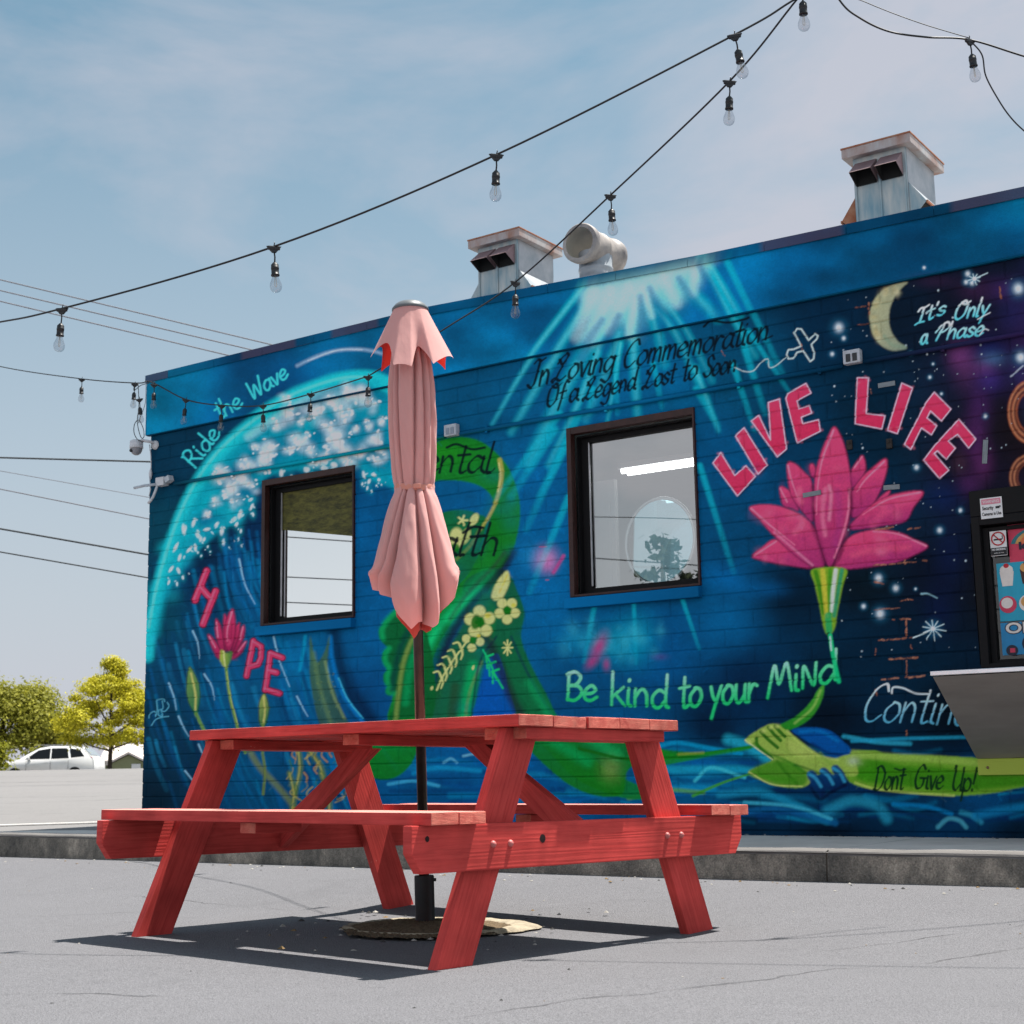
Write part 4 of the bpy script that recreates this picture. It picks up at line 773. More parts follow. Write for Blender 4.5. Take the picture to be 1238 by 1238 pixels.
# upper lot and the land behind: rises to a crest, then drops to the street
sa = axis([(-300, -40, 16), (-40, 30, 60), (30, 300, 14)]); oa = -axis([(-1.255, 20, 50), (20, 80, 60), (80, 900, 24)])
SS, OO = np.meshgrid(sa, oa); GX = B0.x + DV.x * SS + NV.x * OO; GY = B0.y + DV.y * SS + NV.y * OO
def up_z(x, y):
    t = np.asarray(y, float)
    z = np.interp(t, [-400, 5, 11.5, 14, 42, 47, 56, 64, 120, 900], [.2, .2, .232, .26, .83, .83, .62, .44, .40, .4])
    return z
tag(grid_obj('upper_lot', GX, GY, up_z(GX, GY), m_up), 'bright rising asphalt lot beyond the kerb left of the building', 'asphalt', kind='structure')
m_stripe = mat('worn_white_line', (.62, .60, .57), .8, .12, 14)
sp = MB(); A_, B_ = Vector((-4.5, 11.62)), Vector((-2.2, 12.42)); dd = (B_ - A_).normalized(); nn = Vector((-dd.y, dd.x)) * .05
pts = [(A_ + (B_ - A_) * t) for t in np.linspace(-.6, 1, 9)]
V = []; 
for p_ in pts: V += [(p_.x + nn.x, p_.y + nn.y, float(up_z(0, p_.y + nn.y)) + .012), (p_.x - nn.x, p_.y - nn.y, float(up_z(0, p_.y - nn.y)) + .012)]
sp.add(V, [(2 * i, 2 * i + 1, 2 * i + 3, 2 * i + 2) for i in range(len(pts) - 1)]); tag(sp.build('parking_line', m_stripe), 'white painted parking line along the far kerb', 'painted line', kind='structure')
# pavement along the wall with its tall stained kerb
m_conc = mat('pavement_concrete', (.66, .61, .58), .9, .10, 3, .25, 160)
m_ktop = mat('kerb_top_concrete', (.16, .15, .145), .9, .12, 5, .2, 160)
m_kerb = bpy.data.materials.new('stained_kerb'); m_kerb.use_nodes = True
n, l = m_kerb.node_tree.nodes, m_kerb.node_tree.links; b = n['Principled BSDF']; b.inputs['Roughness'].default_value = .95; b.inputs['Specular IOR Level'].default_value = .15
t = n.new('ShaderNodeTexCoord'); a1 = n.new('ShaderNodeTexNoise'); a1.inputs['Scale'].default_value = 4.5; a1.inputs['Detail'].default_value = 9; a1.inputs['Roughness'].default_value = .72
mp = n.new('ShaderNodeMapping'); mp.inputs['Scale'].default_value = (1, 1, .6); l.new(t.outputs['Object'], mp.inputs[0]); l.new(mp.outputs[0], a1.inputs['Vector'])
a2 = n.new('ShaderNodeTexNoise'); a2.inputs['Scale'].default_value = 130; a2.inputs['Detail'].default_value = 3; l.new(t.outputs['Object'], a2.inputs['Vector'])
r1 = n.new('ShaderNodeValToRGB'); e = r1.color_ramp.elements; e[0].position = .32; e[0].color = (.06, .06, .058, 1); e[1].position = .72; e[1].color = (.52, .45, .37, 1); k_ = e.new(.5); k_.color = (.20, .18, .155, 1); l.new(a1.outputs['Fac'], r1.inputs[0])
mx = n.new('ShaderNodeMix'); mx.data_type = 'RGBA'; mx.blend_type = 'OVERLAY'; mx.inputs['Factor'].default_value = .75; l.new(r1.outputs[0], mx.inputs['A']); l.new(a2.outputs['Fac'], mx.inputs['B']); l.new(mx.outputs['Result'], b.inputs['Base Color'])
bp = n.new('ShaderNodeBump'); bp.inputs['Strength'].default_value = .8; bp.inputs['Distance'].default_value = .008; l.new(a2.outputs['Fac'], bp.inputs['Height']); l.new(bp.outputs[0], b.inputs['Normal'])
def kerb_top(s): return float(np.interp(s, [-30, -1, 2, 7, 14], [.245, .243, .228, .217, .21]))
def slab(name, s0, s1, o0, label):
    ss = np.linspace(s0, s1, int((s1 - s0) / .1) + 1); prof = [(o0, None), (1.10, 0), (1.225, 0), (1.242, -.006), (1.25, -.022), (1.256, -.10), (1.262, -.26)]
    X = np.zeros((len(prof), len(ss))); Y = X.copy(); Z = X.copy()
    for j, s in enumerate(ss):
        zk = kerb_top(s); wob = .004 * math.sin(s * 3.1) + .003 * math.sin(s * 7.7 + 1) + random.gauss(0, .0012)
        for i, (o, dz) in enumerate(prof):
            z = (.2185 if s > -.35 - 1e-6 and s1 > 0 else zk - .004) if dz is None else zk + dz + (wob * .5 if i < 5 else 0)
            oo = o + (wob if i >= 1 else 0); p_ = B0 + DV * s + NV * oo; X[i, j], Y[i, j], Z[i, j] = p_.x, p_.y, z
    o = grid_obj(name, X, Y, Z, [m_conc if s1 > 0 else m_ktop, m_kerb, m_ktop], flip=True)
    nq = len(ss) - 1; mi = np.zeros(nq * (len(prof) - 1), np.int32); mi[nq * 4:] = 1; mi[nq:nq * 4] = 2; o.data.polygons.foreach_set('material_index', mi); o.data.polygons.foreach_set('use_smooth', np.zeros(len(mi), bool))
    return tag(o, label, 'pavement', kind='structure')
slab('pavement', -.35, 5.916, -.02, 'concrete pavement with tall stained kerb below the mural'); slab('pavement', 5.924, 14, -.02, 'concrete pavement slab right of the cracked kerb joint')
slab('kerb', -30, -.35, 1.06, 'dark stained kerb running left past the building')
ck = MB(); ck.box((5.92, -1.10, -.1), (.05, .28, .18)); o = ck.build('kerb_joint', mat('joint_filler', (.2, .17, .14), .95)); o.matrix_world = BM; tag(o, 'cracked joint in the kerb', 'joint', kind='structure')

# ------------------------------------------------------------------ building shell
PHY = [(0, 3.452), (2.74, 3.462), (4.85, 3.375), (6.68, 3.336), (9.2, 3.29)]
def par_z(s): return np.interp(s, [p[0] for p in PHY], [p[1] for p in PHY])
LEN, DEP = 9.2, 7.5
H = np.array([[102.60811204, 6.82625698, 170.90683655], [-49.98915576, -151.57655713, 1001.96378858], [-.05113839, .01561813, 1.]])
def trace(s, z):
    """wall metres -> the sheet the mural was traced on"""
    w = H[2, 0] * s + H[2, 1] * z + 1; return (H[0, 0] * s + H[0, 1] * z + H[0, 2]) / w, (H[1, 0] * s + H[1, 1] * z + H[1, 2]) / w
def paint_at(s, z):
    px, py = trace(np.asarray(s, float), np.asarray(z, float)); x = np.clip((px - CX0) * CS - .5, 0, CW - 1.01); y = np.clip((py - CY0) * CS - .5, 0, CH - 1.01)
    i, j = x.astype(int), y.astype(int); fx, fy = (x - i)[..., None], (y - j)[..., None]
    return (canvas[j, i] * (1 - fx) + canvas[j, i + 1] * fx) * (1 - fy) + (canvas[j + 1, i] * (1 - fx) + canvas[j + 1, i + 1] * fx) * fy
PAINT_GAIN = 1.52
m_mural = bpy.data.materials.new('mural_paint'); m_mural.use_nodes = True
n, l = m_mural.node_tree.nodes, m_mural.node_tree.links; b = n['Principled BSDF']; b.inputs['Roughness'].default_value = .7; b.inputs['Specular IOR Level'].default_value = .08
at_ = n.new('ShaderNodeAttribute'); at_.attribute_name = 'paint'; l.new(at_.outputs['Color'], b.inputs['Base Color'])
t = n.new('ShaderNodeTexCoord'); no = n.new('ShaderNodeTexNoise'); no.inputs['Scale'].default_value = 130; no.inputs['Detail'].default_value = 4; l.new(t.outputs['Object'], no.inputs['Vector'])
bp = n.new('ShaderNodeBump'); bp.inputs['Strength'].default_value = .35; bp.inputs['Distance'].default_value = .004; l.new(no.outputs['Fac'], bp.inputs['Height']); l.new(bp.outputs[0], b.inputs['Normal'])
def give_paint(o, s, z, k=1.):
    c = np.clip(paint_at(s, z).reshape(-1, 3) * PAINT_GAIN, 0, .9) * k; a = o.data.color_attributes.new('paint', 'FLOAT_COLOR', 'POINT')
    a.data.foreach_set('color', np.concatenate([c, np.ones((len(c), 1))], 1).astype(np.float32).ravel())
def paint_mesh(o):
    v = np.array([p.co for p in o.data.vertices]); give_paint(o, v[:, 0], v[:, 2]); return o
bld = empty('mural_building', B0, (0, 0, BYAW))
tag(bld, 'low block building covered in a blue wave, ribbon and lotus mural', 'building')
# columns spaced evenly as the eye sees them, rows 4 mm apart
px = np.arange(170.9, 1262, 1.04); z_ref = 1.5
w0 = lambda X: (X * (1 + H[2, 1] * z_ref) - H[0, 1] * z_ref - H[0, 2]) / (H[0, 0] - X * H[2, 0])
sc = w0(px); sc = np.concatenate([[0.], sc[sc > .004], np.arange(sc[-1] + .06, LEN + .01, .06)]); sc[-1] = LEN
SEAM = 2.977
OPEN = [(1.225, 2.06, 1.425, 2.455), (3.83, 4.69, 1.42, 2.452), (6.275, 8.3, .868, 1.60)]
zr = np.linspace(0, SEAM + .01, 770)
DIRT = [None]
def wall_grid(name, sc, zr, y0, relief):
    SX, ZZ = np.meshgrid(sc, zr); YY_ = np.full_like(SX, y0)
    if relief:
        CO = .1016; row = (ZZ - .0265) / CO; k = np.floor(row); dz = np.minimum(row - k, 1 - (row - k)) * CO
        LB = .3426; ph = (SX - 4.839 + np.where(k % 2 == 0, 0, LB / 2) + .006 * np.sin(k * 2.7)) / LB; dx = np.abs(ph - np.round(ph)) * LB
        rr_ = np.random.RandomState(3); jit = rr_.normal(0, .0009, (40, 40)); bi = np.clip(np.floor(ph).astype(int) + 16, 0, 39); ki = np.clip(k.astype(int), 0, 39)
        g = np.maximum(np.exp(-(dz / .0042) ** 2), .8 * np.exp(-(dx / .0055) ** 2))
        DIRT[0] = 1 - .2 * g.ravel()[:, None] * (.55 + .45 * np.random.RandomState(8).rand(g.size, 1)); YY_ = YY_ +   .0066 * g + jit[ki, bi] * (1 - g)
    o = grid_obj(name, SX, YY_, ZZ, m_mural, bld)
    give_paint(o, SX.ravel(), ZZ.ravel(), DIRT[0] if relief else 1.); return o, SX, ZZ
fw, SX, ZZ = wall_grid('front_wall', sc, zr, 0., True)
bm = bmesh.new(); bm.from_mesh(fw.data); dele = []
for f in bm.faces:
    c = f.calc_center_median()
    for a in OPEN:
        if a[0] < c.x < a[1] and a[2] < c.z < a[3]: dele.append(f); break
bmesh.ops.delete(bm, geom=dele, context='FACES'); bm.to_mesh(fw.data); bm.free()
# parapet panel: smooth sheet, two centimetres proud, tapering to the right
tz = np.linspace(0, 1, 130); SX, TT = np.meshgrid(np.concatenate([[-.03], sc[1:]]), tz); ZZ = SEAM + TT * (par_z(SX) - .055 - SEAM)
fp = grid_obj('parapet_panel', SX, np.full_like(SX, -.024), ZZ, m_mural, bld); give_paint(fp, SX.ravel(), ZZ.ravel())
ed = MB(); ed.box((LEN / 2, -.006, SEAM - .003), (LEN + .06, .03, .006)); ed.box((-.034, .06, (SEAM + 3.40) / 2), (.008, .17, 3.40 - SEAM)); o = ed.build('parapet_edge', m_mural, bld); paint_mesh(o)
cp = MB(); ks = [-.045] + list(np.arange(.21, LEN, .5)) + [LEN]
for a, c in zip(ks[:-1], ks[1:]):
    nn_ = 14; xs = np.linspace(a + .0015, c - .0015, nn_); V = []
    for x in xs:
        zt = float(par_z(x)); V += [(x, -.036, zt - .058), (x, -.036, zt), (x, .16, zt + .004), (x, .16, zt - .02)]
    cp.add(V, [(4 * i + k, 4 * i + 4 + k, 4 * i + 5 + k, 4 * i + 1 + k) for i in range(nn_ - 1) for k in range(3)] + [(0, 1, 2, 3), (4 * nn_ - 1, 4 * nn_ - 2, 4 * nn_ - 3, 4 * nn_ - 4)])
cap = cp.build('parapet_cap', m_mural, bld); v = np.array([p.co for p in cap.data.vertices])
c = np.clip(paint_at(v[:, 0], v[:, 2]) * PAINT_GAIN * .55, 0, 1); lead = np.array(hexs(86, 74, 96))
bare = np.array([1. if (x < .21 or 1.0 < x < 1.55 or 5.2 < x < 5.7 or x > 6.3 or 1.9 < x < 2.3) else .0 for x in v[:, 0]])[:, None] * .65
c = c * (1 - bare) + lead * bare; a = cap.data.color_attributes.new('paint', 'FLOAT_COLOR', 'POINT'); a.data.foreach_set('color', np.concatenate([c, np.ones((len(c), 1))], 1).astype(np.float32).ravel())
m_block = mat('navy_block', (.02, .06, .12), .8, .15, 3, .3, 40); m_roof = mat('roof_membrane', (.3, .3, .3), .9)
sw = MB(); sw.box((.06, DEP / 2 + .05, 1.55), (.12, DEP - .1, 3.1)); sw.build('side_wall', m_block, bld)
sw = MB(); sw.box((LEN - .06, DEP / 2 + .05, 1.55), (.12, DEP - .1, 3.1)); sw.build('side_wall', m_block, bld)
sw = MB(); sw.box((LEN / 2, DEP - .06, 1.55), (LEN - .25, .1, 3.1)); sw.build('back_wall', m_block, bld)
rf = MB(); rf.box((LEN / 2, DEP / 2 + .06, 3.16), (LEN - .02, DEP - .12, .12)); rf.box((LEN / 2, .09, 3.18), (LEN - .02, .14, .28)); rf.build('roof', m_roof, bld)
# rooms behind the glass
m_room = mat('room_wall', (.66, .76, .78), .9, .05, 2); m_dark = mat('dark_interior', (.02, .022, .025), .9, .1)
def room(name, s0, s1, y0, y1, z0, z1, m):
    q = MB(); P = [(s0, y0, z0), (s1, y0, z0), (s1, y1, z0), (s0, y1, z0), (s0, y0, z1), (s1, y0, z1), (s1, y1, z1), (s0, y1, z1)]
    q.add(P, [(0, 1, 2, 3), (4, 7, 6, 5), (0, 3, 7, 4), (1, 5, 6, 2), (3, 2, 6, 7)]); return q.build(name, m, bld, False)
room('dining_room', .3, 5.9, .16, 4.2, .6, 2.62, m_room); room('serving_room', 6.0, 8.9, .16, 3.2, .2, 2.6, m_dark)

# ------------------------------------------------------------------ windows
m_trim = mat('brown_trim', hexs(58, 30, 26), .5, .25, 20, .15, 60); m_frame = mat('black_frame', (.009, .009, .010), .55, .1, spec=.15); m_alu = mat('aluminium_strip', (.5, .5, .52), .35, .1, 20, metal=.6)
def frame_ring(q, s0, s1, z0, z1, wl, wr, wt, wb, y0, y1, mi=0):
    q.box(((s0 + wl / 2), (y0 + y1) / 2, (z0 + z1) / 2), (wl, y1 - y0, z1 - z0), bev=.002, mi=mi, axis=2); q.box(((s1 - wr / 2), (y0 + y1) / 2, (z0 + z1) / 2), (wr, y1 - y0, z1 - z0), bev=.002, mi=mi, axis=2)
    q.box(((s0 + wl + s1 - wr) / 2, (y0 + y1) / 2, z1 - wt / 2), (s1 - s0 - wl - wr, y1 - y0 - .002, wt), bev=.002, mi=mi); q.box(((s0 + wl + s1 - wr) / 2, (y0 + y1) / 2, z0 + wb / 2), (s1 - s0 - wl - wr, y1 - y0 - .002, wb), bev=.002, mi=mi)
def window(s0, s1, z0, z1, label, pane_m, film=None):
    w = MB(); frame_ring(w, s0, s1, z0, z1, .032, .012, .042, .014, -.02, .03); wi = w.build('window', m_trim, bld); wi['label'] = label
    q = MB(); frame_ring(q, s0 + .042, s1 - .018, z0 + .02, z1 - .05, .006, .006, .008, .006, .031, .105); frame_ring(q, s0 + .048, s1 - .024, z0 + .026, z1 - .058, .05, .022, .03, .03, .075, .125); q.build('sash', m_frame, wi)
    q = MB(); q.box((s0 + .1005, .0835, (z0 + z1) / 2), (.007, .012, z1 - z0 - .14)); q.build('glazing_strip', m_alu, wi)
    a, c, d, e = s0 + .098, s1 - .046, z0 + .056, z1 - .088
    q = MB(); q.add([(a, .10, d), (c, .10, d), (c, .10, e), (a, .10, e)], [(0, 1, 2, 3)]); q.build('pane', pane_m, wi, False)
    if film:
        q = MB(); q.prism([(a, film[0]), (c, film[1]), (c, e), (a, e)], .094, .098); q.build('reflection_sheet', m_refl, wi)['label'] = 'olive mottled sheet painted as a reflection across the top of the glass'
    q = MB(); q.box(((s0 + s1) / 2 - .015, -.02, z0 - .038), (s1 - s0 + .03, .055, .064), bev=.005); o = q.build('sill', m_mural, wi); paint_mesh(o)
    return wi
m_refl = mat('olive_reflection', (.16, .15, .03), .7, .1, 16, .2, 40, col2=(.02, .022, .008), stretch=(1, 1, 3))  # mottled olive sheet: an overhead reflection painted in front of the pane
window(1.206, 2.074, 1.416, 2.466, 'left window, white sky and wires in the glass under an olive painted reflection', glass_mat('mirror_glass', .92, (.6, .62, .62)), (2.11, 1.985))
window(3.812, 4.703, 1.41, 2.466, 'middle window with strip light and oval mirror behind reflecting glass', glass_mat('reflecting_glass', .36, (.92, .96, .96)))
w = MB(); frame_ring(w, 6.282, 8.32, .852, 1.63, .042, .055, .045, .02, -.008, .05); wi = w.build('serving_window', m_frame, bld); wi['label'] = 'serving window in black frame full of menu posters'
q = MB(); q.box((7.3, -.002, 1.70), (2.036, .016, .135), bev=.003); q.build('head_panel', m_frame, wi)
q = MB(); frame_ring(q, 6.325, 8.27, .872, 1.575, .03, .03, .02, .02, .035, .08); q.build('sash', m_frame, wi)
q = MB(); q.add([(6.35, .06, .89), (8.24, .06, .89), (8.24, .06, 1.555), (6.35, .06, 1.555)], [(0, 1, 2, 3)]); q.build('pane', glass_mat('shop_glass', .06, (.9, .93, .95)), wi, False)
# ------------------------------------------------------------------ things behind the dining-room glass
t = tag(empty('strip_light', bw(4.22, .9, 2.352), (0, 0, BYAW)), 'white twin-tube strip light seen through the middle window', 'ceiling light')
q = MB()
q.box((0, 0, .03), (1.1, .14, .04), bev=.004); q.build('housing', mat('white_enamel', (.8, .8, .8), .4, .03), t)
for y in (-.04, .04):
    q = MB(); q.tube([(-.53, y, -.005), (.53, y, -.005)], .017, 10); q.build('tube', emit_mat('lit_tube', (1, 1, .98), 3.2), t)
t = tag(empty('oval_mirror', bw(4.25, .34, 1.755), (R(-3), 0, BYAW)), 'oval frameless mirror standing inside the middle window', 'mirror')
pts = [(math.cos(a) * .235, math.sin(a) * .262) for a in np.linspace(0, 2 * math.pi, 48, endpoint=False)]
q = MB(); q.prism(pts, -.004, .004); q.build('mirror_glass', mat('mirror_silver', (.35, .55, .6), .03, .02, metal=1.), t)
q = MB(); q.tube([(x * 1.03, 0, z * 1.03) for x, z in pts + pts[:1]], .012, 8, caps=False); q.build('rim', mat('pale_rim', (.55, .6, .6), .3, .05, metal=.5), t)
t = tag(empty('white_panel', bw(3.81, .42, 1.3), (0, 0, BYAW)), 'white door panel standing inside at the left of the middle window', 'panel')
q = MB(); q.box((0, 0, .2), (.18, .04, 1.4), bev=.004); q.build('leaf', mat('white_door', (.72, .74, .72), .5, .04), t)
q = MB(); q.box((0, -.026, .2), (.12, .01, 1.1), bev=.003); q.build('raised_field', mat('white_door', (.72, .74, .72)), t)

# ------------------------------------------------------------------ serving window: signs, posters, counter
m_card = mat('white_card', (.8, .8, .8), .5, .03, 30); m_red = mat('sign_red', (.6, .02, .03), .5, .05); m_blk = mat('print_black', (.012, .012, .014), .5, .05); m_pinkp = mat('print_pink', (.72, .25, .33), .5, .08)
t = tag(at_wall('security_sign', 6.395, -.0135, 1.668), 'small white security camera notice above the serving window', 'sign')
q = MB(); q.box((0, 0, 0), (.112, .002, .108), bev=.0006); q.build('plate', m_card, t)
q = MB(); q.box((0, -.0022, .034), (.098, .001, .028)); q.build('pink_band', m_pinkp, t); q = MB()
text_mesh('WARNING', .022, (0, -.003, .026), t, m_card, width=.085); text_mesh('Security', .026, (-.018, -.0018, -.008), t, m_blk, width=.058, bold=.0006); text_mesh('Cameras in Use', .024, (0, -.0018, -.038), t, m_blk, width=.098, bold=.0006)
q.box((.032, -.002, .0), (.02, .001, .012)); q.box((.044, -.002, .004), (.008, .001, .008)); q.build('camera_symbol', m_blk, t)
t = tag(at_wall('no_smoking_sign', 6.405, .03, 1.487), 'no smoking sign with red circle on the serving window glass', 'sign')
q = MB(); q.box((0, 0, 0), (.084, .002, .13), bev=.0006); q.build('plate', m_card, t)
q = MB(); q.box((0, -.0022, -.042), (.082, .001, .04)); q.build('black_band', m_blk, t); text_mesh('NO SMOKING', .013, (0, -.0032, -.036), t, m_card, width=.07, bold=.0005); text_mesh('within 25 feet', .008, (0, -.0032, -.052), t, m_card, width=.05)
q = MB(); q.tube([(.033 * math.cos(a), -.0025, .024 + .033 * math.sin(a)) for a in np.linspace(0, 2 * math.pi, 33)], .0035, 6, caps=False); q.tube([(-.023, -.0028, .047), (.023, -.0028, .001)], .003, 6); q.build('red_ring', m_red, t)
q = MB(); q.box((-.002, -.002, .02), (.042, .001, .008)); q.box((.022, -.002, .03), (.004, .001, .018)); q.build('cigarette', m_blk, t)
C_ = lambda n_, c_: mat('print_' + n_, hexs(*c_), .45, .06, 25)
def poster(name, s, z, w, h, label, base, y=.05):
    t = tag(at_wall(name, s, y, z), label, 'poster', 'posters in the serving window'); q = MB(); q.box((0, 0, 0), (w, .002, h)); q.build('sheet', base, t); return t
def disc(q, x, z, rx, rz, y, k=18): q.prism([(x + rx * math.cos(a), z + rz * math.sin(a)) for a in np.linspace(0, 2 * math.pi, k, endpoint=False)], y - .0004, y)
cy = C_('cyan', (30, 168, 200)); wh = C_('cream', (236, 228, 220)); br = C_('cocoa', (70, 40, 30)); rd = C_('cherry', (190, 30, 44)); pk = C_('rose', (214, 60, 92)); yl = C_('gold', (214, 160, 90)); nv = C_('navy', (16, 30, 52)); tl = C_('teal', (40, 120, 130))
t = poster('sundae_poster', 6.545, 1.235, .33, .30, 'light blue poster of sundaes and cups in the serving window', cy)
for i, (x, z) in enumerate([(-.115, .085), (-.012, .09), (.09, .09), (-.12, -.065), (-.02, -.065), (.08, -.07)]):
    if i < 3:
        q = MB(); q.prism([(x - .026, z - .055), (x + .026, z - .055), (x + .036, z + .02), (x - .036, z + .02)], -.0025, -.0021); q.build('cup', [wh, br, wh][i], t)
        q = MB(); disc(q, x, z + .028, .034, .026, -.003); q.build('topping', [wh, yl, pk][i], t); q = MB(); disc(q, x, z + .05, .014, .012, -.0036); q.build('cherry', rd if i != 1 else br, t)
    else:
        q = MB(); disc(q, x, z, .044, .044, -.0025); q.build('plate', pk if i != 4 else wh, t); q = MB(); disc(q, x - .004, z + .008, .03, .028, -.003); q.build('scoop', [wh, yl, br][i - 3], t)
q = MB(); disc(q, .135, .0, .036, .052, -.0036); q.build('bubble', nv, t)
t = poster('cookie_poster', 6.545, .995, .33, .165, 'blue poster of black cookies under white capital letters', C_('blue', (24, 140, 196)), .046)
text_mesh('OREO', .075, (.0, -.0016, .028), t, nv, width=.29, bold=.006); text_mesh('OREO', .075, (.0, -.0026, .028), t, wh, name='lettering', width=.28, bold=.002)
q = MB(); disc(q, -.005, -.03, .058, .052, -.0034); disc(q, -.115, -.06, .03, .028, -.0034); disc(q, .1, -.05, .04, .04, -.0034); q.build('cookie', nv, t)
q = MB(); disc(q, -.005, -.012, .026, .026, -.004); q.build('scoop', wh, t); q = MB(); q.box((.012, -.0042, -.035), (.03, .0006, .028)); q.build('pink_patch', pk, t); q = MB(); q.box((-.112, -.0042, -.06), (.026, .0006, .022)); q.build('pink_patch', pk, t)
t = poster('rainbow_poster', 6.60, 1.45, .30, .26, 'pink poster with cone under a rainbow at the top of the serving window', pk, .055)
for i, c_ in enumerate([tl, yl, C_('orange', (226, 120, 70)), rd]):
    q = MB(); r_ = .20 - i * .022; q.prism([(r_ * math.cos(a) + .06, .02 + r_ * .5 * math.sin(a)) for a in np.linspace(.2, math.pi - .1, 16)] + [((r_ - .022) * math.cos(a) + .06, .02 + (r_ - .022) * .5 * math.sin(a)) for a in np.linspace(math.pi - .1, .2, 16)], -.0030, -.0021); q.build('rainbow_band', c_, t)
text_mesh('Ices On', .05, (.0, -.0035, .0), t, nv, width=.2, bold=.003)
q = MB(); q.prism([(-.045, -.02), (.015, -.02), (-.002, -.11), (-.028, -.11)], -.0032, -.0024); q.build('cone', yl, t); q = MB(); disc(q, -.015, -.01, .034, .03, -.0038); q.build('scoop', wh, t)
t = poster('notice_sheet', 6.41, 1.19, .03, .22, 'narrow grey notice sheet hanging behind the serving window edge', C_('grey', (60, 72, 80)), .09)
t = poster('price_sheet', 6.62, 1.355, .36, .05, 'pale strip between the pink and light blue posters', C_('pale', (150, 170, 170)), .07)
# steel counter sloping back to the wall
m_steel = mat('brushed_steel', (.36, .31, .275), .45, .08, 3, .03, 300, metal=.5, stretch=(1, 1, 6)); m_edge = mat('bright_steel', (.75, .75, .78), .25, .05, metal=.8)
t = tag(at_wall('serving_counter', 6.2335, 0, 0), 'brushed steel counter sloping back to the wall below the serving window', 'counter')
q = MB(); q.prism([(-.603, .785), (-.585, .785), (-.012, .396), (-.03, .396)], 0, 2.1, 'yz'); q.build('apron', m_steel, t)
q = MB(); q.box((1.05, -.30, .800), (2.12, .62, .022), bev=.003); q.build('top', m_edge, t)
q = MB(); q.prism([(-.58, .786), (-.01, .786), (-.01, .41)], .004, .012, 'yz'); q.build('end_plate', m_steel, t)
q = MB(); q.box((1.05, -.012, .354), (2.1, .02, .082), bev=.002); o = q.build('wall_plate', m_mural, t)
v = np.array([p.co for p in o.data.vertices]); give_paint(o, v[:, 0] + 6.2335, v[:, 2])
c_ = np.tile(np.array(list(hexs(178, 196, 84)) + [1]), (len(v), 1)); o.data.color_attributes['paint'].data.foreach_set('color', c_.astype(np.float32).ravel())
q = MB(); q.lathe([(.0, .006), (.006, .005), (.008, 0)], 10, (.05, -.022, .35), (R(90), 0, 0)); q.build('screw', mat('rusty_screw', (.25, .16, .08), .6), t)

# ------------------------------------------------------------------ conduit, boxes, tape on the wall
q = MB(); q.tube([(.29, -.018, 2.556), (1.5, -.018, 2.551), (2.86, -.018, 2.552)], .0125, 10)
for s_ in (.9, 1.7, 2.5): q.box((s_, -.012, 2.552), (.02, .022, .045), bev=.003)
t = tag(at_wall('conduit', 0, 0, 0), 'painted conduit along the wall through the wave foam to the white outlet', 'conduit', 'painted conduits'); paint_mesh(q.build('pipe', m_mural, t))
q = MB(); q.tube([(2.99, -.018, 2.552), (4.4, -.018, 2.550), (5.64, -.018, 2.553)], .0125, 10)
for s_ in (3.2, 4.1, 5.0, 5.5): q.box((s_, -.012, 2.551), (.02, .022, .045), bev=.003)
t = tag(at_wall('conduit', 0, 0, 0), 'painted conduit above the middle window between the two outlets', 'conduit', 'painted conduits'); paint_mesh(q.build('pipe', m_mural, t))
q = MB(); q.tube([(5.76, -.018, 2.556), (6.6, -.018, 2.557), (9.1, -.018, 2.557)], .0125, 10)
for s_ in (6.2, 7.4): q.box((s_, -.012, 2.557), (.02, .022, .045), bev=.003)
t = tag(at_wall('conduit', 0, 0, 0), 'painted conduit under the moon running out of view to the right', 'conduit', 'painted conduits'); paint_mesh(q.build('pipe', m_mural, t))
m_gbox = mat('grey_outlet_box', hexs(190, 196, 204), .5, .12, 40)
for s_, z_, lab in [(2.925, 2.583, 'white outlet box on the wall right of the closed umbrella'), (5.70, 2.592, 'grey outlet box on the conduit below left of the moon')]:
    t = tag(at_wall('outlet_box', s_, 0, z_), lab, 'outlet box', 'outlet boxes on the wall')
    q = MB(); q.box((0, -.022, 0), (.098, .044, .078), bev=.006); q.build('body', m_gbox, t)
    for dx in (-.018, .02): q = MB(); q.box((dx, -.0455, -.006), (.026, .005, .044), bev=.0015); q.build('flap', mat('dark_flap', (.04, .045, .05), .6), t) if s_ > 4 else q.build('flap', mat('white_flap', hexs(150, 162, 176), .6), t)
m_tape = mat('silver_tape', hexs(128, 136, 142), .4, .12, 30, metal=.3)
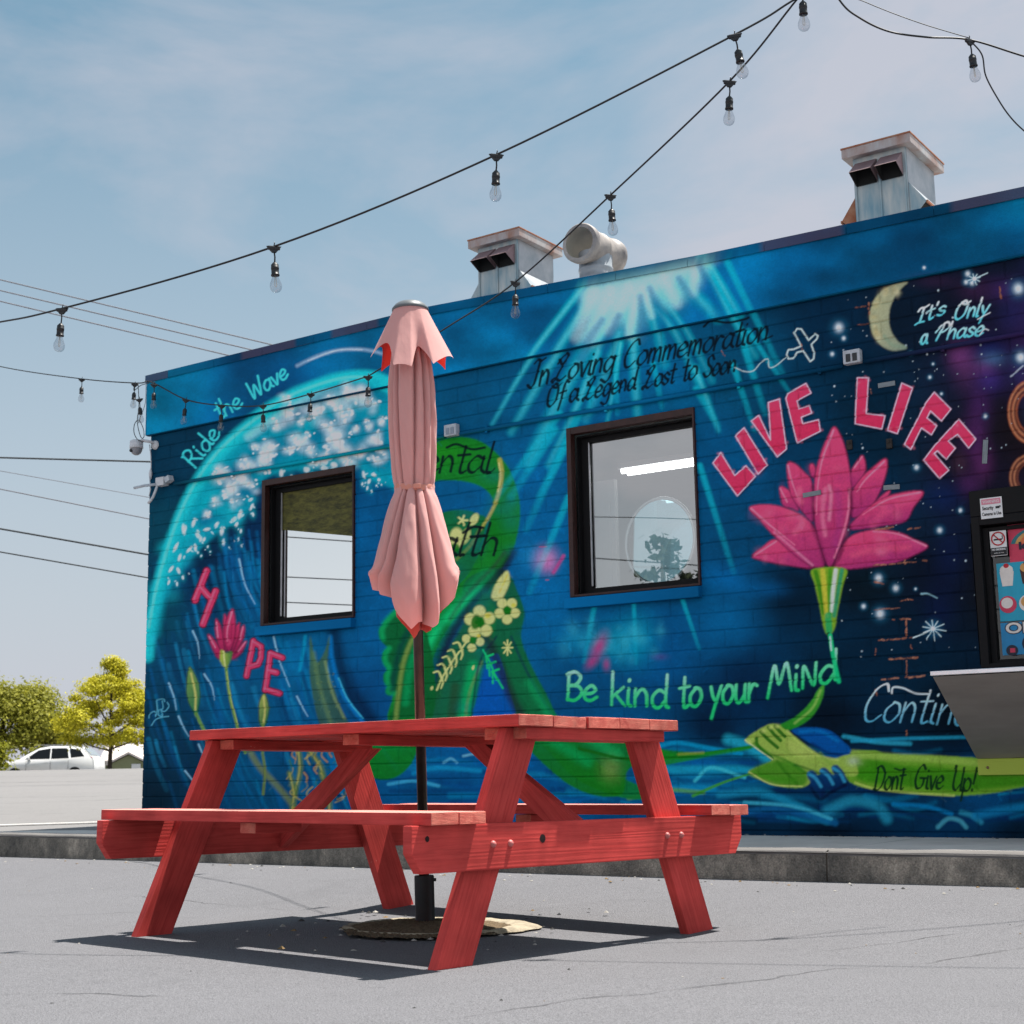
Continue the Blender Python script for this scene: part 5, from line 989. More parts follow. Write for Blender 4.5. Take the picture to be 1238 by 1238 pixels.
for s_, z_, w_, h_, rz, lab in [(5.410, 1.862, .108, .026, 3, 'grey tape strip across the tall middle petal of the lotus'), (5.868, 1.843, .09, .026, -3, 'grey tape strip above the right petals of the lotus'), (5.876, 2.412, .096, .026, 0, 'grey tape strip between the letters L and I of LIFE'), (6.381, 1.968, .026, .125, -7, 'upright grey tape strip right of the last letter of LIFE')]:
    t = at_wall('tape_strip', s_, -.0035, z_); t.rotation_euler = (BM.to_3x3() @ Euler((0, R(-rz), 0)).to_matrix()).to_euler(); tag(t, lab, 'tape', 'tape strips on the mural')
    q = MB(); nn_ = 7; V = []
    for i in range(nn_):
        x = -w_ / 2 + w_ * i / (nn_ - 1); d_ = .001 * math.sin(i * 2.1)
        V += [(x, -.001 + d_, -h_ / 2), (x, -.001 + d_, h_ / 2), (x, .0015, h_ / 2), (x, .0015, -h_ / 2)]
    q.add(V, [(4 * i + k, 4 * i + 4 + k, 4 * i + 4 + (k + 1) % 4, 4 * i + (k + 1) % 4) for i in range(nn_ - 1) for k in range(4)] + [(0, 1, 2, 3), (4 * nn_ - 1, 4 * nn_ - 2, 4 * nn_ - 3, 4 * nn_ - 4)]); q.build('strip', m_tape, t)
for s_, z_, lab in [(5.872, 2.082, 'small dark steel anchor plate above the right lotus petals'), (5.646, 2.107, 'small dark steel anchor plate right of the lotus tip')]:
    t = tag(at_wall('anchor_plate', s_, 0, z_), lab, 'plate', 'anchor plates'); q = MB(); q.box((0, -.006, 0), (.032, .014, .054), bev=.002); q.box((0, -.015, .01), (.014, .006, .014), bev=.002); q.build('plate', mat('rusted_plate', (.03, .025, .022), .7, .3, 60), t)
# camera and lamp holders at the left corner
m_wp = mat('white_plastic', hexs(206, 206, 210), .4, .06, 20); m_bl = mat('black_plastic', (.012, .012, .014), .35, .1)
t = tag(at_wall('security_camera', -.02, -.05, 2.86), 'white domed security camera hanging under the left corner of the parapet', 'camera')
q = MB(); q.lathe([(.0, .055), (.03, .055), (.05, .045), (.052, .0), (.052, -.012), (.0, -.012)], 20, (-.03, -.05, .015)); q.build('housing', m_wp, t)
q = MB(); q.lathe([(.0, -.052), (.018, -.048), (.034, -.036), (.044, -.015), (.046, 0)], 20, (-.03, -.05, 0)); q.build('dome', mat('grey_plastic', hexs(150, 150, 156), .35), t)
q = MB(); q.lathe([(0, .012), (.012, .01), (.014, 0)], 12, (-.04, -.09, -.018), (R(100), 0, 0)); q.build('lens', m_bl, t)
q = MB(); q.tube([(-.02, -.05, .05), (.02, -.04, .062), (.07, -.01, .05), (.075, .045, .045)], .012, 8); q.lathe([(0, .02), (.032, .018), (.036, 0)], 14, (.078, .045, .03), (R(90), 0, 0)); q.build('bracket', m_wp, t)
q = MB(); q.tube([(.06, .0, .03), (.055, .02, -.05), (.05, .03, -.13), (.045, .03, -.2)], .004, 6); q.lathe([(0, 0), (.01, .01), (.014, .05), (.006, .085), (0, .09)], 10, (.046, .03, -.24)); q.build('lead', m_wp, t)
t = tag(at_wall('floodlight', .17, 0, 2.585), 'small white floodlight and junction box at the left end of the conduit', 'floodlight')
q = MB(); q.box((0, -.03, 0), (.09, .06, .066), bev=.006); q.build('box', m_wp, t)
q = MB(); q.box((.075, -.03, .01), (.05, .055, .045), (0, R(-20), 0), bev=.005); q.build('head', m_gbox, t)
q = MB(); q.tube([(-.04, -.06, -.02), (-.12, -.10, -.025), (-.21, -.12, -.035)], .011, 8); q.build('arm', m_gbox, t)
q = MB(); q.tube([(-.03, -.05, -.03), (-.06, -.06, -.11), (-.09, -.06, -.14), (-.115, -.06, -.155)], .011, 8); q.tube([(-.12, -.05, .05), (-.105, -.05, -.05), (-.12, -.05, -.10)], .004, 6); q.build('lead', m_wp, t)

# ------------------------------------------------------------------ roof vents
m_zinc = bpy.data.materials.new('weathered_zinc'); m_zinc.use_nodes = True
n, l = m_zinc.node_tree.nodes, m_zinc.node_tree.links; b = n['Principled BSDF']; b.inputs['Roughness'].default_value = .55; b.inputs['Metallic'].default_value = .25
t_ = n.new('ShaderNodeTexCoord'); a1 = n.new('ShaderNodeTexNoise'); a1.inputs['Scale'].default_value = 7; a1.inputs['Detail'].default_value = 6; mp = n.new('ShaderNodeMapping'); mp.inputs['Scale'].default_value = (2.2, 2.2, .5); l.new(t_.outputs['Object'], mp.inputs[0]); l.new(mp.outputs[0], a1.inputs['Vector'])
rp = n.new('ShaderNodeValToRGB'); e = rp.color_ramp.elements; e[0].position = .3; e[0].color = (*hexs(112, 150, 166), 1); e[1].position = .7; e[1].color = (*hexs(196, 196, 192), 1); l.new(a1.outputs['Fac'], rp.inputs[0]); l.new(rp.outputs[0], b.inputs['Base Color'])
m_pale = mat('pale_zinc', hexs(184, 184, 188), .5, .14, 5, .1, 30, metal=.2, col2=hexs(136, 146, 154)); m_rust = mat('rust', hexs(150, 78, 48), .8, .2, 12, .2, 60, col2=hexs(176, 130, 104)); m_rusty = mat('rust_streaked_white', hexs(186, 190, 192), .6, .2, 6, .1, 60, col2=hexs(150, 96, 70), stretch=(1, 1, .35)); m_mauve = mat('mauve_hood', hexs(148, 122, 126), .6, .14, 8, metal=.2, col2=hexs(120, 98, 100)); m_hole = mat('dark_hole', (.01, .01, .01), .9)
def vent(s, y, zb, w, d, h, label, lf):
    t = tag(at_wall('exhaust_vent', s, y, zb), label, 'roof vent', 'square roof vents')
    q = MB(); q.box((w / 2, d / 2, h / 2), (w, d, h), bev=.004, axis=2)
    for k in (.04, .50, .96): q.box((w * k, -.004, h * .40), (.010, .008, h * .78), axis=2)
    q.build('body', m_zinc, t)
    q = MB(); q.box((w + .0015, d / 2, h * .5), (.003, d - .02, h - .01)); q.build('side_sheet', m_pale, t)
    q = MB(); o = .05; q.box((w / 2, d / 2, h + .026), (w + 2 * o, d + 2 * o, .058), bev=.004); q.build('cap', m_rusty, t)
    q = MB(); q.box((w / 2, d / 2, h + .058), (w + 2 * o + .008, d + 2 * o + .008, .010), bev=.002); q.build('cap_rim', m_rust, t)
    for sx in (.05, .53):
        a, c = w * sx, w * (sx + .41); z1, z0 = h - .035, h - .185; hd = MB(); pr = .12
        V = [(a, -.004, z1), (c, -.004, z1), (c, -pr, z0 + .055), (a, -pr, z0 + .055), (a, -.004, z0), (c, -.004, z0)]
        hd.add(V, [(0, 1, 2, 3), (1, 5, 2), (0, 3, 4)]); hd.add([(x, yy, z) for x, yy, z in [(a + .006, -.006, z1 - .008), (c - .006, -.006, z1 - .008), (c - .006, -pr + .012, z0 + .055), (a + .006, -pr + .012, z0 + .055), (a + .006, -.006, z0), (c - .006, -.006, z0)]], [(3, 2, 1, 0), (2, 5, 1), (4, 3, 0), (5, 4, 0, 1)], 1)
        hd.build('hood', [m_mauve, m_hole], t, False)
    def flap(x0, sg, m, y0, y1):
        q = MB(); zt, zo, zl = h - .225, h - .365, h - .47; pr = .10
        V = [(x0, y0, zt), (x0, y1, zt), (x0 + sg * pr, y1, zo), (x0 + sg * pr, y0, zo), (x0, y0, zl), (x0, y1, zl)]
        q.add(V, [(0, 1, 2, 3)], 0); q.add(V, [(0, 3, 4), (1, 5, 2)], 1); q.add(V, [(3, 2, 5, 4)], 2); q.build('flap', [m, m_zinc if m is m_pale else m, m_hole], t, False)
        q = MB(); q.box((x0 + sg * (pr + .003), (y0 + y1) / 2, zo - .004), (.010, y1 - y0, .016)); q.build('flap_edge', m_rust, t)
    flap(w + .004, 1, m_pale, .01, d * .86); flap(-.002, -1, lf, .03, d * .8)
    q = MB(); q.add([(w * .3, d + .002, h - .2), (w * .9, d + .002, h - .2), (w * .9, d + .12, h - .35), (w * .3, d + .12, h - .35), (w * .9, d + .002, h - .40), (w * .3, d + .002, h - .4)], [(0, 1, 2, 3), (1, 4, 2), (0, 3, 5), (3, 2, 4, 5)]); q.build('flap', m_mauve, t, False)
    return t
vent(2.705, .6, 3.215, .345, .46, .845, 'rusty capped square roof vent beside the round pipe vent', m_zinc)
vent(5.530, .6, 3.215, .330, .50, .790, 'square roof vent with streaked cap standing alone on the right', m_rust)
t = tag(at_wall('pipe_vent', 3.675, .62, 3.215), 'round weathered tee-shaped pipe vent between the square vents', 'roof vent')
q = MB(); q.lathe([(.112, 0), (.112, .36), (.122, .366), (.122, .42), (.113, .426), (.113, .47), (.118, .475), (.118, .49), (.113, .495), (.116, .60)], 28); q.build('stem', m_pale, t)
m_tee = mat('blotched_zinc', hexs(186, 176, 168), .6, .2, 5, .15, 24, metal=.1, col2=hexs(112, 108, 110))
q = MB(); T_ = (0, -.205, .622); q.lathe([(.106, .0), (.128, .0), (.136, .008), (.136, .05), (.128, .058), (.123, .06), (.123, .20), (.127, .204), (.127, .214), (.123, .218), (.123, .36), (.134, .366), (.134, .408), (.126, .42), (.10, .42)], 32, T_, (R(-90), 0, 0)); q.lathe([(.108, .001), (.116, .03), (.118, .12), (.06, .16), (.0, .165)], 32, T_, (R(-90), 0, 0), 1); q.build('tee', [m_tee, mat('tee_inside', hexs(214, 204, 186), .7, .12)], t, False)
# ------------------------------------------------------------------ picnic table
def wood_mat(name, col, hi, dark, end=False):
    """worn coral paint over softwood: grain ridges along the board, thin scuffs to bare pale wood, knots"""
    m = bpy.data.materials.new(name); m.use_nodes = True; n, l = m.node_tree.nodes, m.node_tree.links; b = n['Principled BSDF']; b.inputs['Roughness'].default_value = .68; b.inputs['Specular IOR Level'].default_value = .15
    u = n.new('ShaderNodeUVMap'); u.uv_map = 'grain'; mp = n.new('ShaderNodeMapping'); l.new(u.outputs[0], mp.inputs[0]); mp.inputs['Scale'].default_value = (1.4, 34, 1) if not end else (30, 30, 1)
    no = n.new('ShaderNodeTexNoise'); no.inputs['Scale'].default_value = 3.2 if not end else .8; no.inputs['Detail'].default_value = 7; no.inputs['Roughness'].default_value = .62; no.inputs['Distortion'].default_value = .6; l.new(mp.outputs[0], no.inputs['Vector'])
    wv = n.new('ShaderNodeTexWave'); wv.wave_type = 'BANDS' if not end else 'RINGS'; wv.inputs['Scale'].default_value = 1.1 if not end else 2.0; wv.inputs['Distortion'].default_value = 7 if not end else 3; wv.inputs['Detail'].default_value = 3; wv.inputs['Detail Scale'].default_value = 1.2
    mp2 = n.new('ShaderNodeMapping'); l.new(u.outputs[0], mp2.inputs[0]); mp2.inputs['Scale'].default_value = (.8, 20, 1) if not end else (16, 40, 1); mp2.inputs['Rotation'].default_value = (0, 0, 0 if end else 0); l.new(mp2.outputs[0], wv.inputs['Vector'])
    if not end: wv.bands_direction = 'Y'
    a = n.new('ShaderNodeMix'); a.data_type = 'RGBA'; a.inputs['A'].default_value = (*dark, 1); a.inputs['B'].default_value = (*col, 1)
    r1 = n.new('ShaderNodeMapRange'); r1.inputs['From Min'].default_value = .25; r1.inputs['From Max'].default_value = .55; l.new(no.outputs['Fac'], r1.inputs[0]); l.new(r1.outputs[0], a.inputs['Factor'])
    c = n.new('ShaderNodeMix'); c.data_type = 'RGBA'; l.new(a.outputs['Result'], c.inputs['A']); c.inputs['B'].default_value = (*hi, 1)
    r2 = n.new('ShaderNodeMapRange'); r2.inputs['From Min'].default_value = .62 if not end else .45; r2.inputs['From Max'].default_value = .80 if not end else .7; r2.inputs['To Max'].default_value = .4; l.new(no.outputs['Fac'], r2.inputs[0]); l.new(r2.outputs[0], c.inputs['Factor'])
    big = n.new('ShaderNodeTexNoise'); big.inputs['Scale'].default_value = 5; big.inputs['Detail'].default_value = 4; tc_ = n.new('ShaderNodeTexCoord'); l.new(tc_.outputs['Object'], big.inputs['Vector'])
    d = n.new('ShaderNodeMix'); d.data_type = 'RGBA'; d.blend_type = 'MULTIPLY'; l.new(c.outputs['Result'], d.inputs['A']); rb = n.new('ShaderNodeMapRange'); rb.inputs['From Min'].default_value = .25; rb.inputs['From Max'].default_value = .75; rb.inputs['To Min'].default_value = .62; rb.inputs['To Max'].default_value = 1.2; l.new(big.outputs['Fac'], rb.inputs[0]); d.inputs['Factor'].default_value = 1.; l.new(rb.outputs[0], d.inputs['B'])
    ch = n.new('ShaderNodeTexNoise'); ch.inputs['Scale'].default_value = 7; ch.inputs['Detail'].default_value = 8; ch.inputs['Roughness'].default_value = .75; mp3 = n.new('ShaderNodeMapping'); l.new(u.outputs[0], mp3.inputs[0]); mp3.inputs['Scale'].default_value = (.9, 5.5, 1); l.new(mp3.outputs[0], ch.inputs['Vector'])
    rc = n.new('ShaderNodeMapRange'); rc.inputs['From Min'].default_value = .685; rc.inputs['From Max'].default_value = .70; l.new(ch.outputs['Fac'], rc.inputs[0]); ck_ = n.new('ShaderNodeMix'); ck_.data_type = 'RGBA'; l.new(rc.outputs[0], ck_.inputs['Factor']); l.new(d.outputs['Result'], ck_.inputs['A']); ck_.inputs['B'].default_value = (.72, .52, .42, 1)
    dt = n.new('ShaderNodeTexNoise'); dt.inputs['Scale'].default_value = 2.2; dt.inputs['Detail'].default_value = 7; dt.inputs['Roughness'].default_value = .7; l.new(mp3.outputs[0], dt.inputs['Vector']); rd_ = n.new('ShaderNodeMapRange'); rd_.inputs['From Min'].default_value = .56; rd_.inputs['From Max'].default_value = .72; rd_.inputs['To Max'].default_value = .38; l.new(dt.outputs['Fac'], rd_.inputs[0])
    dm = n.new('ShaderNodeMix'); dm.data_type = 'RGBA'; l.new(rd_.outputs[0], dm.inputs['Factor']); l.new(ck_.outputs['Result'], dm.inputs['A']); dm.inputs['B'].default_value = (dark[0] * .62, dark[1] * .9, dark[2] * .9, 1); d = dm
    l.new(d.outputs['Result'], b.inputs['Base Color'])
    h = n.new('ShaderNodeMath'); h.operation = 'ADD'; l.new(no.outputs['Fac'], h.inputs[0]); l.new(wv.outputs['Fac'], h.inputs[1])
    bp = n.new('ShaderNodeBump'); bp.inputs['Strength'].default_value = .22 if not end else .7; bp.inputs['Distance'].default_value = .0012 if not end else .003; l.new(h.outputs[0], bp.inputs['Height']); l.new(bp.outputs[0], b.inputs['Normal'])
    if end:
        k = n.new('ShaderNodeMix'); k.data_type = 'RGBA'; k.blend_type = 'MULTIPLY'; l.new(d.outputs['Result'], k.inputs['A']); r3 = n.new('ShaderNodeMapRange'); r3.inputs['To Min'].default_value = .42; r3.inputs['From Max'].default_value = .5; l.new(wv.outputs['Fac'], r3.inputs[0]); l.new(r3.outputs[0], k.inputs['B']); k.inputs['Factor'].default_value = .55; l.new(k.outputs['Result'], b.inputs['Base Color'])
    return m
m_top = wood_mat('coral_top', (.76, .30, .255), (.88, .54, .48), (.60, .17, .14)); m_side = wood_mat('coral_paint', (.64, .070, .062), (.76, .18, .14), (.46, .038, .036)); m_end = wood_mat('coral_endgrain', (.82, .19, .14), (.86, .32, .24), (.60, .09, .075), True)  # top boards: the side paint made paler by painted sky sheen and dust
m_bolt = mat('painted_bolt', (.55, .16, .15), .45, .1)
TB = empty('picnic_table', (-.367, 5.709, 0)); TB.rotation_mode = 'QUATERNION'
TB.rotation_quaternion = (Matrix.Rotation(math.atan2(-.6809, .7324), 3, 'Z') @ Matrix.Rotation(-.0132, 3, 'X')).to_quaternion()
tag(TB, 'weathered coral red wooden picnic table with attached benches around the umbrella', 'picnic table')
Lh, TH, SH, t_ = .9009, .768, .4647, .0379
def plank(q, x0, x1, y, z, w, th=t_, ax=0, warp=0.):
    """a board of several lengths so that it can warp a little"""
    q.box(((x0 + x1) / 2, y, z), (x1 - x0, w, th), rot=(warp, random.gauss(0, .0012), 0), bev=.003, axis=0, emi=1)
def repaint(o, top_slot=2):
    """boards: upward faces carry paler paint: sky sheen and dust put into its colour"""
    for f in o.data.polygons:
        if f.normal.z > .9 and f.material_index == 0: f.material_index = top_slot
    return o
random.seed(4)
q = MB()
for i in range(5):
    y = (i - 2) * .1702; e = random.uniform(-.004, .004)
    plank(q, -Lh + e, Lh + e, y, TH - t_ / 2 - (.002 if i in (1, 3) else 0), .1655, warp=[.0, -.008, .006, -.004, .004][i])
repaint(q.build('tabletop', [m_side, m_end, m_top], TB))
for sgn, du in ((-1, 0), (1, .0218)):
    q = MB()
    for k in (0, 1):
        y = sgn * (.8133 - .0585 - k * .1187)
        plank(q, -Lh + du + (.006 if k else 0), Lh + du - (.0 if k else .0), y, SH - t_ / 2, .1155, warp=random.uniform(-.01, .01))
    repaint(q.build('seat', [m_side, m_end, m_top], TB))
    q = MB(); q.box((-.02, sgn * .69, SH - t_ - .0195), (.085, .20, .036), bev=.003, axis=1, emi=1); q.build('seat_cleat', [m_side, m_end], TB)
BU = Lh - .0407
for sg in (1, -1):
    xo = sg * (BU - t_ / 2)
    z1, z0, hb = SH - t_ - .001, SH - t_ - .1428, .8537
    q = MB(); pts = [(-hb, z1), (hb, z1), (hb, z1 - .082), (hb - .042, z0), (-hb + .042, z0), (-hb, z1 - .082)]
    bm = bmesh.new(); vs = [bm.verts.new((xo - t_ / 2, p[0], p[1])) for p in pts]; f = bm.faces.new(vs); r_ = bmesh.ops.extrude_face_region(bm, geom=[f]); bmesh.ops.translate(bm, verts=[g for g in r_['geom'] if isinstance(g, bmesh.types.BMVert)], vec=(t_, 0, 0))
    bmesh.ops.recalc_face_normals(bm, faces=bm.faces); bmesh.ops.bevel(bm, geom=list(bm.edges), offset=.0025, segments=2, affect='EDGES', profile=.6); bm.verts.index_update()
    F = [[v.index for v in f.verts] for f in bm.faces]; U = [[((v.co.y + 3.1), v.co.z + v.co.x) for v in f.verts] if abs(f.normal.y) < .6 else [(v.co.x + 9, v.co.z) for v in f.verts] for f in bm.faces]
    q.add([v.co.copy() for v in bm.verts], F, [1 if abs(f.normal.y) > .8 else 0 for f in bm.faces], U); bm.free()
    cb = q.build('cross_beam', [m_side, m_side], TB)
    for y in (-.505, -.426, .391, .474):
        q = MB(); q.lathe([(0, .011), (.006, .0095), (.0105, .004), (.0115, 0)], 14, (xo + sg * t_ / 2, y, .362), (0, R(90 * sg), 0)); q.build('bolt', m_bolt, cb)
    for (y, z, r) in ((-.79, .386, .009), (-.273, .372, .014)):
        q = MB(); q.lathe([(r, .0006), (r * .72, .0008), (0, .0008)], 14, (xo + sg * t_ / 2, y, z), (0, R(90 * sg), 0)); q.build('knot_hole', mat('knot_hole', (.02, .008, .008), .9), cb)
    # legs inside the beam
    xl = sg * (BU - t_ * 1.5 - .0012)
    for sy in (-1, 1):
        q = MB(); top = Vector((xl, sy * .318, TH - t_ - .002)); bot = Vector((xl, sy * .637, -.004)); hw = .0775
        P = [(top.y - hw, top.z), (top.y + hw, top.z), (bot.y + hw, bot.z), (bot.y - hw, bot.z)]
        if sy == 1: pass
        bm = bmesh.new(); vs = [bm.verts.new((xl - t_ / 2, p[0], p[1])) for p in P]; f = bm.faces.new(vs); r_ = bmesh.ops.extrude_face_region(bm, geom=[f]); bmesh.ops.translate(bm, verts=[g for g in r_['geom'] if isinstance(g, bmesh.types.BMVert)], vec=(t_, 0, 0)); bmesh.ops.recalc_face_normals(bm, faces=bm.faces); bmesh.ops.bevel(bm, geom=list(bm.edges), offset=.0025, segments=2, affect='EDGES', profile=.6); bm.verts.index_update()
        ax = (bot - top).normalized(); sd = Vector((0, ax.z, -ax.y)); off = random.random() * 5
        F = [[v.index for v in f.verts] for f in bm.faces]; U = [[(v.co.dot(ax) + off, v.co.dot(sd) + v.co.x + off) for v in f.verts] for f in bm.faces]
        q.add([v.co.copy() for v in bm.verts], F, 0, U); bm.free(); q.build('leg', m_side, TB)
    # cleats under the top, both sides of the legs
    for xc, w in ((sg * (BU - t_ / 2 + .0), .075), (sg * (BU - t_ * 2 - .052), .088)):
        q = MB(); q.box((xc, 0, TH - t_ - .0205), (w, .73, .038), bev=.003, axis=1, emi=1); q.build('top_cleat', [m_side, m_end], TB)
    # diagonal brace from mid table to the beam
    zt_, zb_ = TH - t_ - .0415, z0 + .012; x0_, x1_ = .245, BU - t_ - .002
    q = MB(); q.prism([(sg * x0_, zt_), (sg * (x0_ + .112), zt_), (sg * x1_, zb_ + .108), (sg * x1_, zb_)], -.019, .019); o_ = q.build('brace', m_side, TB)
    for lp in o_.data.loops:
        c_ = o_.data.vertices[lp.vertex_index].co; o_.data.uv_layers.get('grain') or o_.data.uv_layers.new(name='grain')
        o_.data.uv_layers['grain'].data[lp.index].uv = (c_.x * sg * .76 - c_.z * .65, c_.x * sg * .65 + c_.z * .76 + c_.y)
q = MB(); q.box((.02, 0, TH - t_ - .0205), (.088, .74, .038), bev=.003, axis=1, emi=1); q.build('top_cleat', [m_side, m_end], TB)
# ------------------------------------------------------------------ mulch bed and collar at the foot of the pole
PX, PY = -.355, 5.80
def ring_disc(name, r0, r1, zf, m, label, cat, nr=14, na=120):
    rr, aa = np.meshgrid(np.linspace(r0, r1, nr), np.linspace(0, 2 * np.pi, na)); rg = np.random.RandomState(5); wob = (1 + .05 * np.sin(3 * aa + 1) + .03 * np.sin(7 * aa) + .02 * np.sin(17 * aa)) * (1 - (.22 if r0 > .1 else .0) * np.clip(-np.cos(aa), 0, 1) * ((rr - r0) / (r1 - r0) if r0 > .1 else 1)) * (1 - (.36 if r0 > .1 else .0) * np.clip(-np.sin(aa), 0, 1) * ((rr - r0) / (r1 - r0) if r0 > .1 else 1))
    X = PX + rr * wob * np.cos(aa); Y = PY + rr * wob * np.sin(aa); Z = lot_z(X, Y) + zf((rr - r0) / (r1 - r0), rg.rand(*rr.shape)); X[-1], Y[-1], Z[-1] = X[0], Y[0], Z[0]
    return grid_obj(name, X, Y, Z, m, flip=False)
m_collar = mat('sandy_collar', (.40, .34, .25), .95, .24, 16, .5, 120)
tag(ring_disc('concrete_collar', .28, .41, lambda t, r: .006 + .016 * np.sin(np.pi * np.clip(t, 0, 1)) ** .6 + .002 * r, m_collar, '', ''), 'pale sandy concrete collar round the mulch under the table', 'collar')
m_mulch = mat('brown_mulch', (.20, .14, .08), .95, .3, 70, .9, 160, col2=(.07, .05, .03))
tag(ring_disc('mulch_bed', .0, .33, lambda t, r: .03 * (1 - t ** 2) + .008 + .008 * r, m_mulch, '', '', 34, 200), 'brown mulch in the ring at the foot of the umbrella pole', 'mulch', kind='stuff')
# ------------------------------------------------------------------ closed umbrella
UM = tag(empty('patio_umbrella', (PX, PY, 0), (0, -.018, 0)), 'closed faded pink patio umbrella standing through the picnic table', 'umbrella')
m_pole = mat('bronze_pole', (.05, .035, .03), .35, .15, 30, metal=.5); m_basem = mat('black_base', (.012, .014, .013), .5, .2, 30)
q = MB(); q.lathe([(.0, .05), (.0195, .05), (.0195, 2.44), (0, 2.44)], 20); q.build('pole', m_pole, UM)
q = MB(); q.lathe([(0, .01), (.046, .01), (.046, .018), (.0375, .02), (.0375, .205), (.034, .208), (.022, .208)], 22); q.box((.036, -.0, .19), (.02, .012, .012), bev=.002); q.build('base_tube', m_basem, UM)
def cloth_mat(name, col, inner):
    m = bpy.data.materials.new(name); m.use_nodes = True; n, l = m.node_tree.nodes, m.node_tree.links; b = n['Principled BSDF']; b.inputs['Roughness'].default_value = .85; b.inputs['Specular IOR Level'].default_value = .15; b.inputs['Sheen Weight'].default_value = .25
    g = n.new('ShaderNodeNewGeometry'); mx = n.new('ShaderNodeMix'); mx.data_type = 'RGBA'; l.new(g.outputs['Backfacing'], mx.inputs['Factor'])
    t = n.new('ShaderNodeTexCoord'); no = n.new('ShaderNodeTexNoise'); no.inputs['Scale'].default_value = 5; no.inputs['Detail'].default_value = 6; l.new(t.outputs['Object'], no.inputs['Vector'])
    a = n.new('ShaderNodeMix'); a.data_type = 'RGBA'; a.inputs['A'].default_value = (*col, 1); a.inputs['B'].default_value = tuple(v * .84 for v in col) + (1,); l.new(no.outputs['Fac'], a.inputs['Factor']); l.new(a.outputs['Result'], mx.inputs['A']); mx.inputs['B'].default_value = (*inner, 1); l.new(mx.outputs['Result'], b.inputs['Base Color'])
    w1 = n.new('ShaderNodeTexNoise'); w1.inputs['Scale'].default_value = 14; w1.inputs['Detail'].default_value = 6; mp = n.new('ShaderNodeMapping'); mp.inputs['Scale'].default_value = (1, 1, .35); l.new(t.outputs['Object'], mp.inputs[0]); l.new(mp.outputs[0], w1.inputs['Vector'])
    bp = n.new('ShaderNodeBump'); bp.inputs['Strength'].default_value = .5; bp.inputs['Distance'].default_value = .012; l.new(w1.outputs['Fac'], bp.inputs['Height']); l.new(bp.outputs[0], b.inputs['Normal'])
    tr = n.new('ShaderNodeBsdfTranslucent'); l.new(mx.outputs['Result'], tr.inputs[0]); ms = n.new('ShaderNodeMixShader'); ms.inputs[0].default_value = .28; l.new(b.outputs[0], ms.inputs[1]); l.new(tr.outputs[0], ms.inputs[2]); l.new(ms.outputs[0], n['Material Output'].inputs[0]); return m
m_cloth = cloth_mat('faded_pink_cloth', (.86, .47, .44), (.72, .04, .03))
def ZF(z): return 1.138 + (z - 1.135) * 1.06
# canopy: rings of cloth gathered in pleats, pulled in by the strap
FRONT = math.atan2(-PY, -PX)                    # towards the photographer
NA = 360
th = np.linspace(0, 2 * np.pi, NA + 1); rel = th - FRONT
zp = np.array([2.30, 2.22, 2.13, 2.05, 1.97, 1.90, 1.82, 1.75, 1.70, 1.678, 1.655, 1.63, 1.59, 1.53, 1.46, 1.39, 1.32, 1.27, 1.22, 1.17, 1.14])
Rp = 1.03 * np.array([.045, .072, .088, .094, .096, .095, .092, .087, .082, .077, .079, .091, .105, .123, .142, .159, .175, .183, .186, .180, .172])
NT = 140; T = np.linspace(0, 1, NT); zz = np.interp(T, np.linspace(0, 1, len(zp)), zp); RR_ = np.interp(T, np.linspace(0, 1, len(zp)), Rp)
# folds: bearing at the strap, bearing at the hem, width, depth at the hem
LOWV = [(-.62, -1.22, .05, .30), (-.40, -.86, .06, .50), (.04, .20, .045, .52), (.46, .66, .045, .44), (1.5, 1.6, .09, .4), (2.2, 2.3, .1, .5), (2.9, 3.0, .1, .5), (-2.5, -2.4, .1, .5), (-1.8, -1.85, .09, .4)]
UPV = [(-1.05, -1.15, .08, .25), (-.62, -.78, .06, .32), (-.02, .16, .05, .36), (.52, .62, .06, .3), (.95, 1.05, .07, .26), (1.6, 1.6, .1, .3), (2.2, 2.3, .1, .3), (2.9, 3.0, .1, .3), (-2.5, -2.4, .1, .3), (-1.8, -1.85, .1, .3)]
X = np.zeros((NT, NA + 1)); Y = X.copy(); Z = X.copy(); relw = (rel + np.pi) % (2 * np.pi) - np.pi; FOLD = np.zeros((NT, NA + 1))
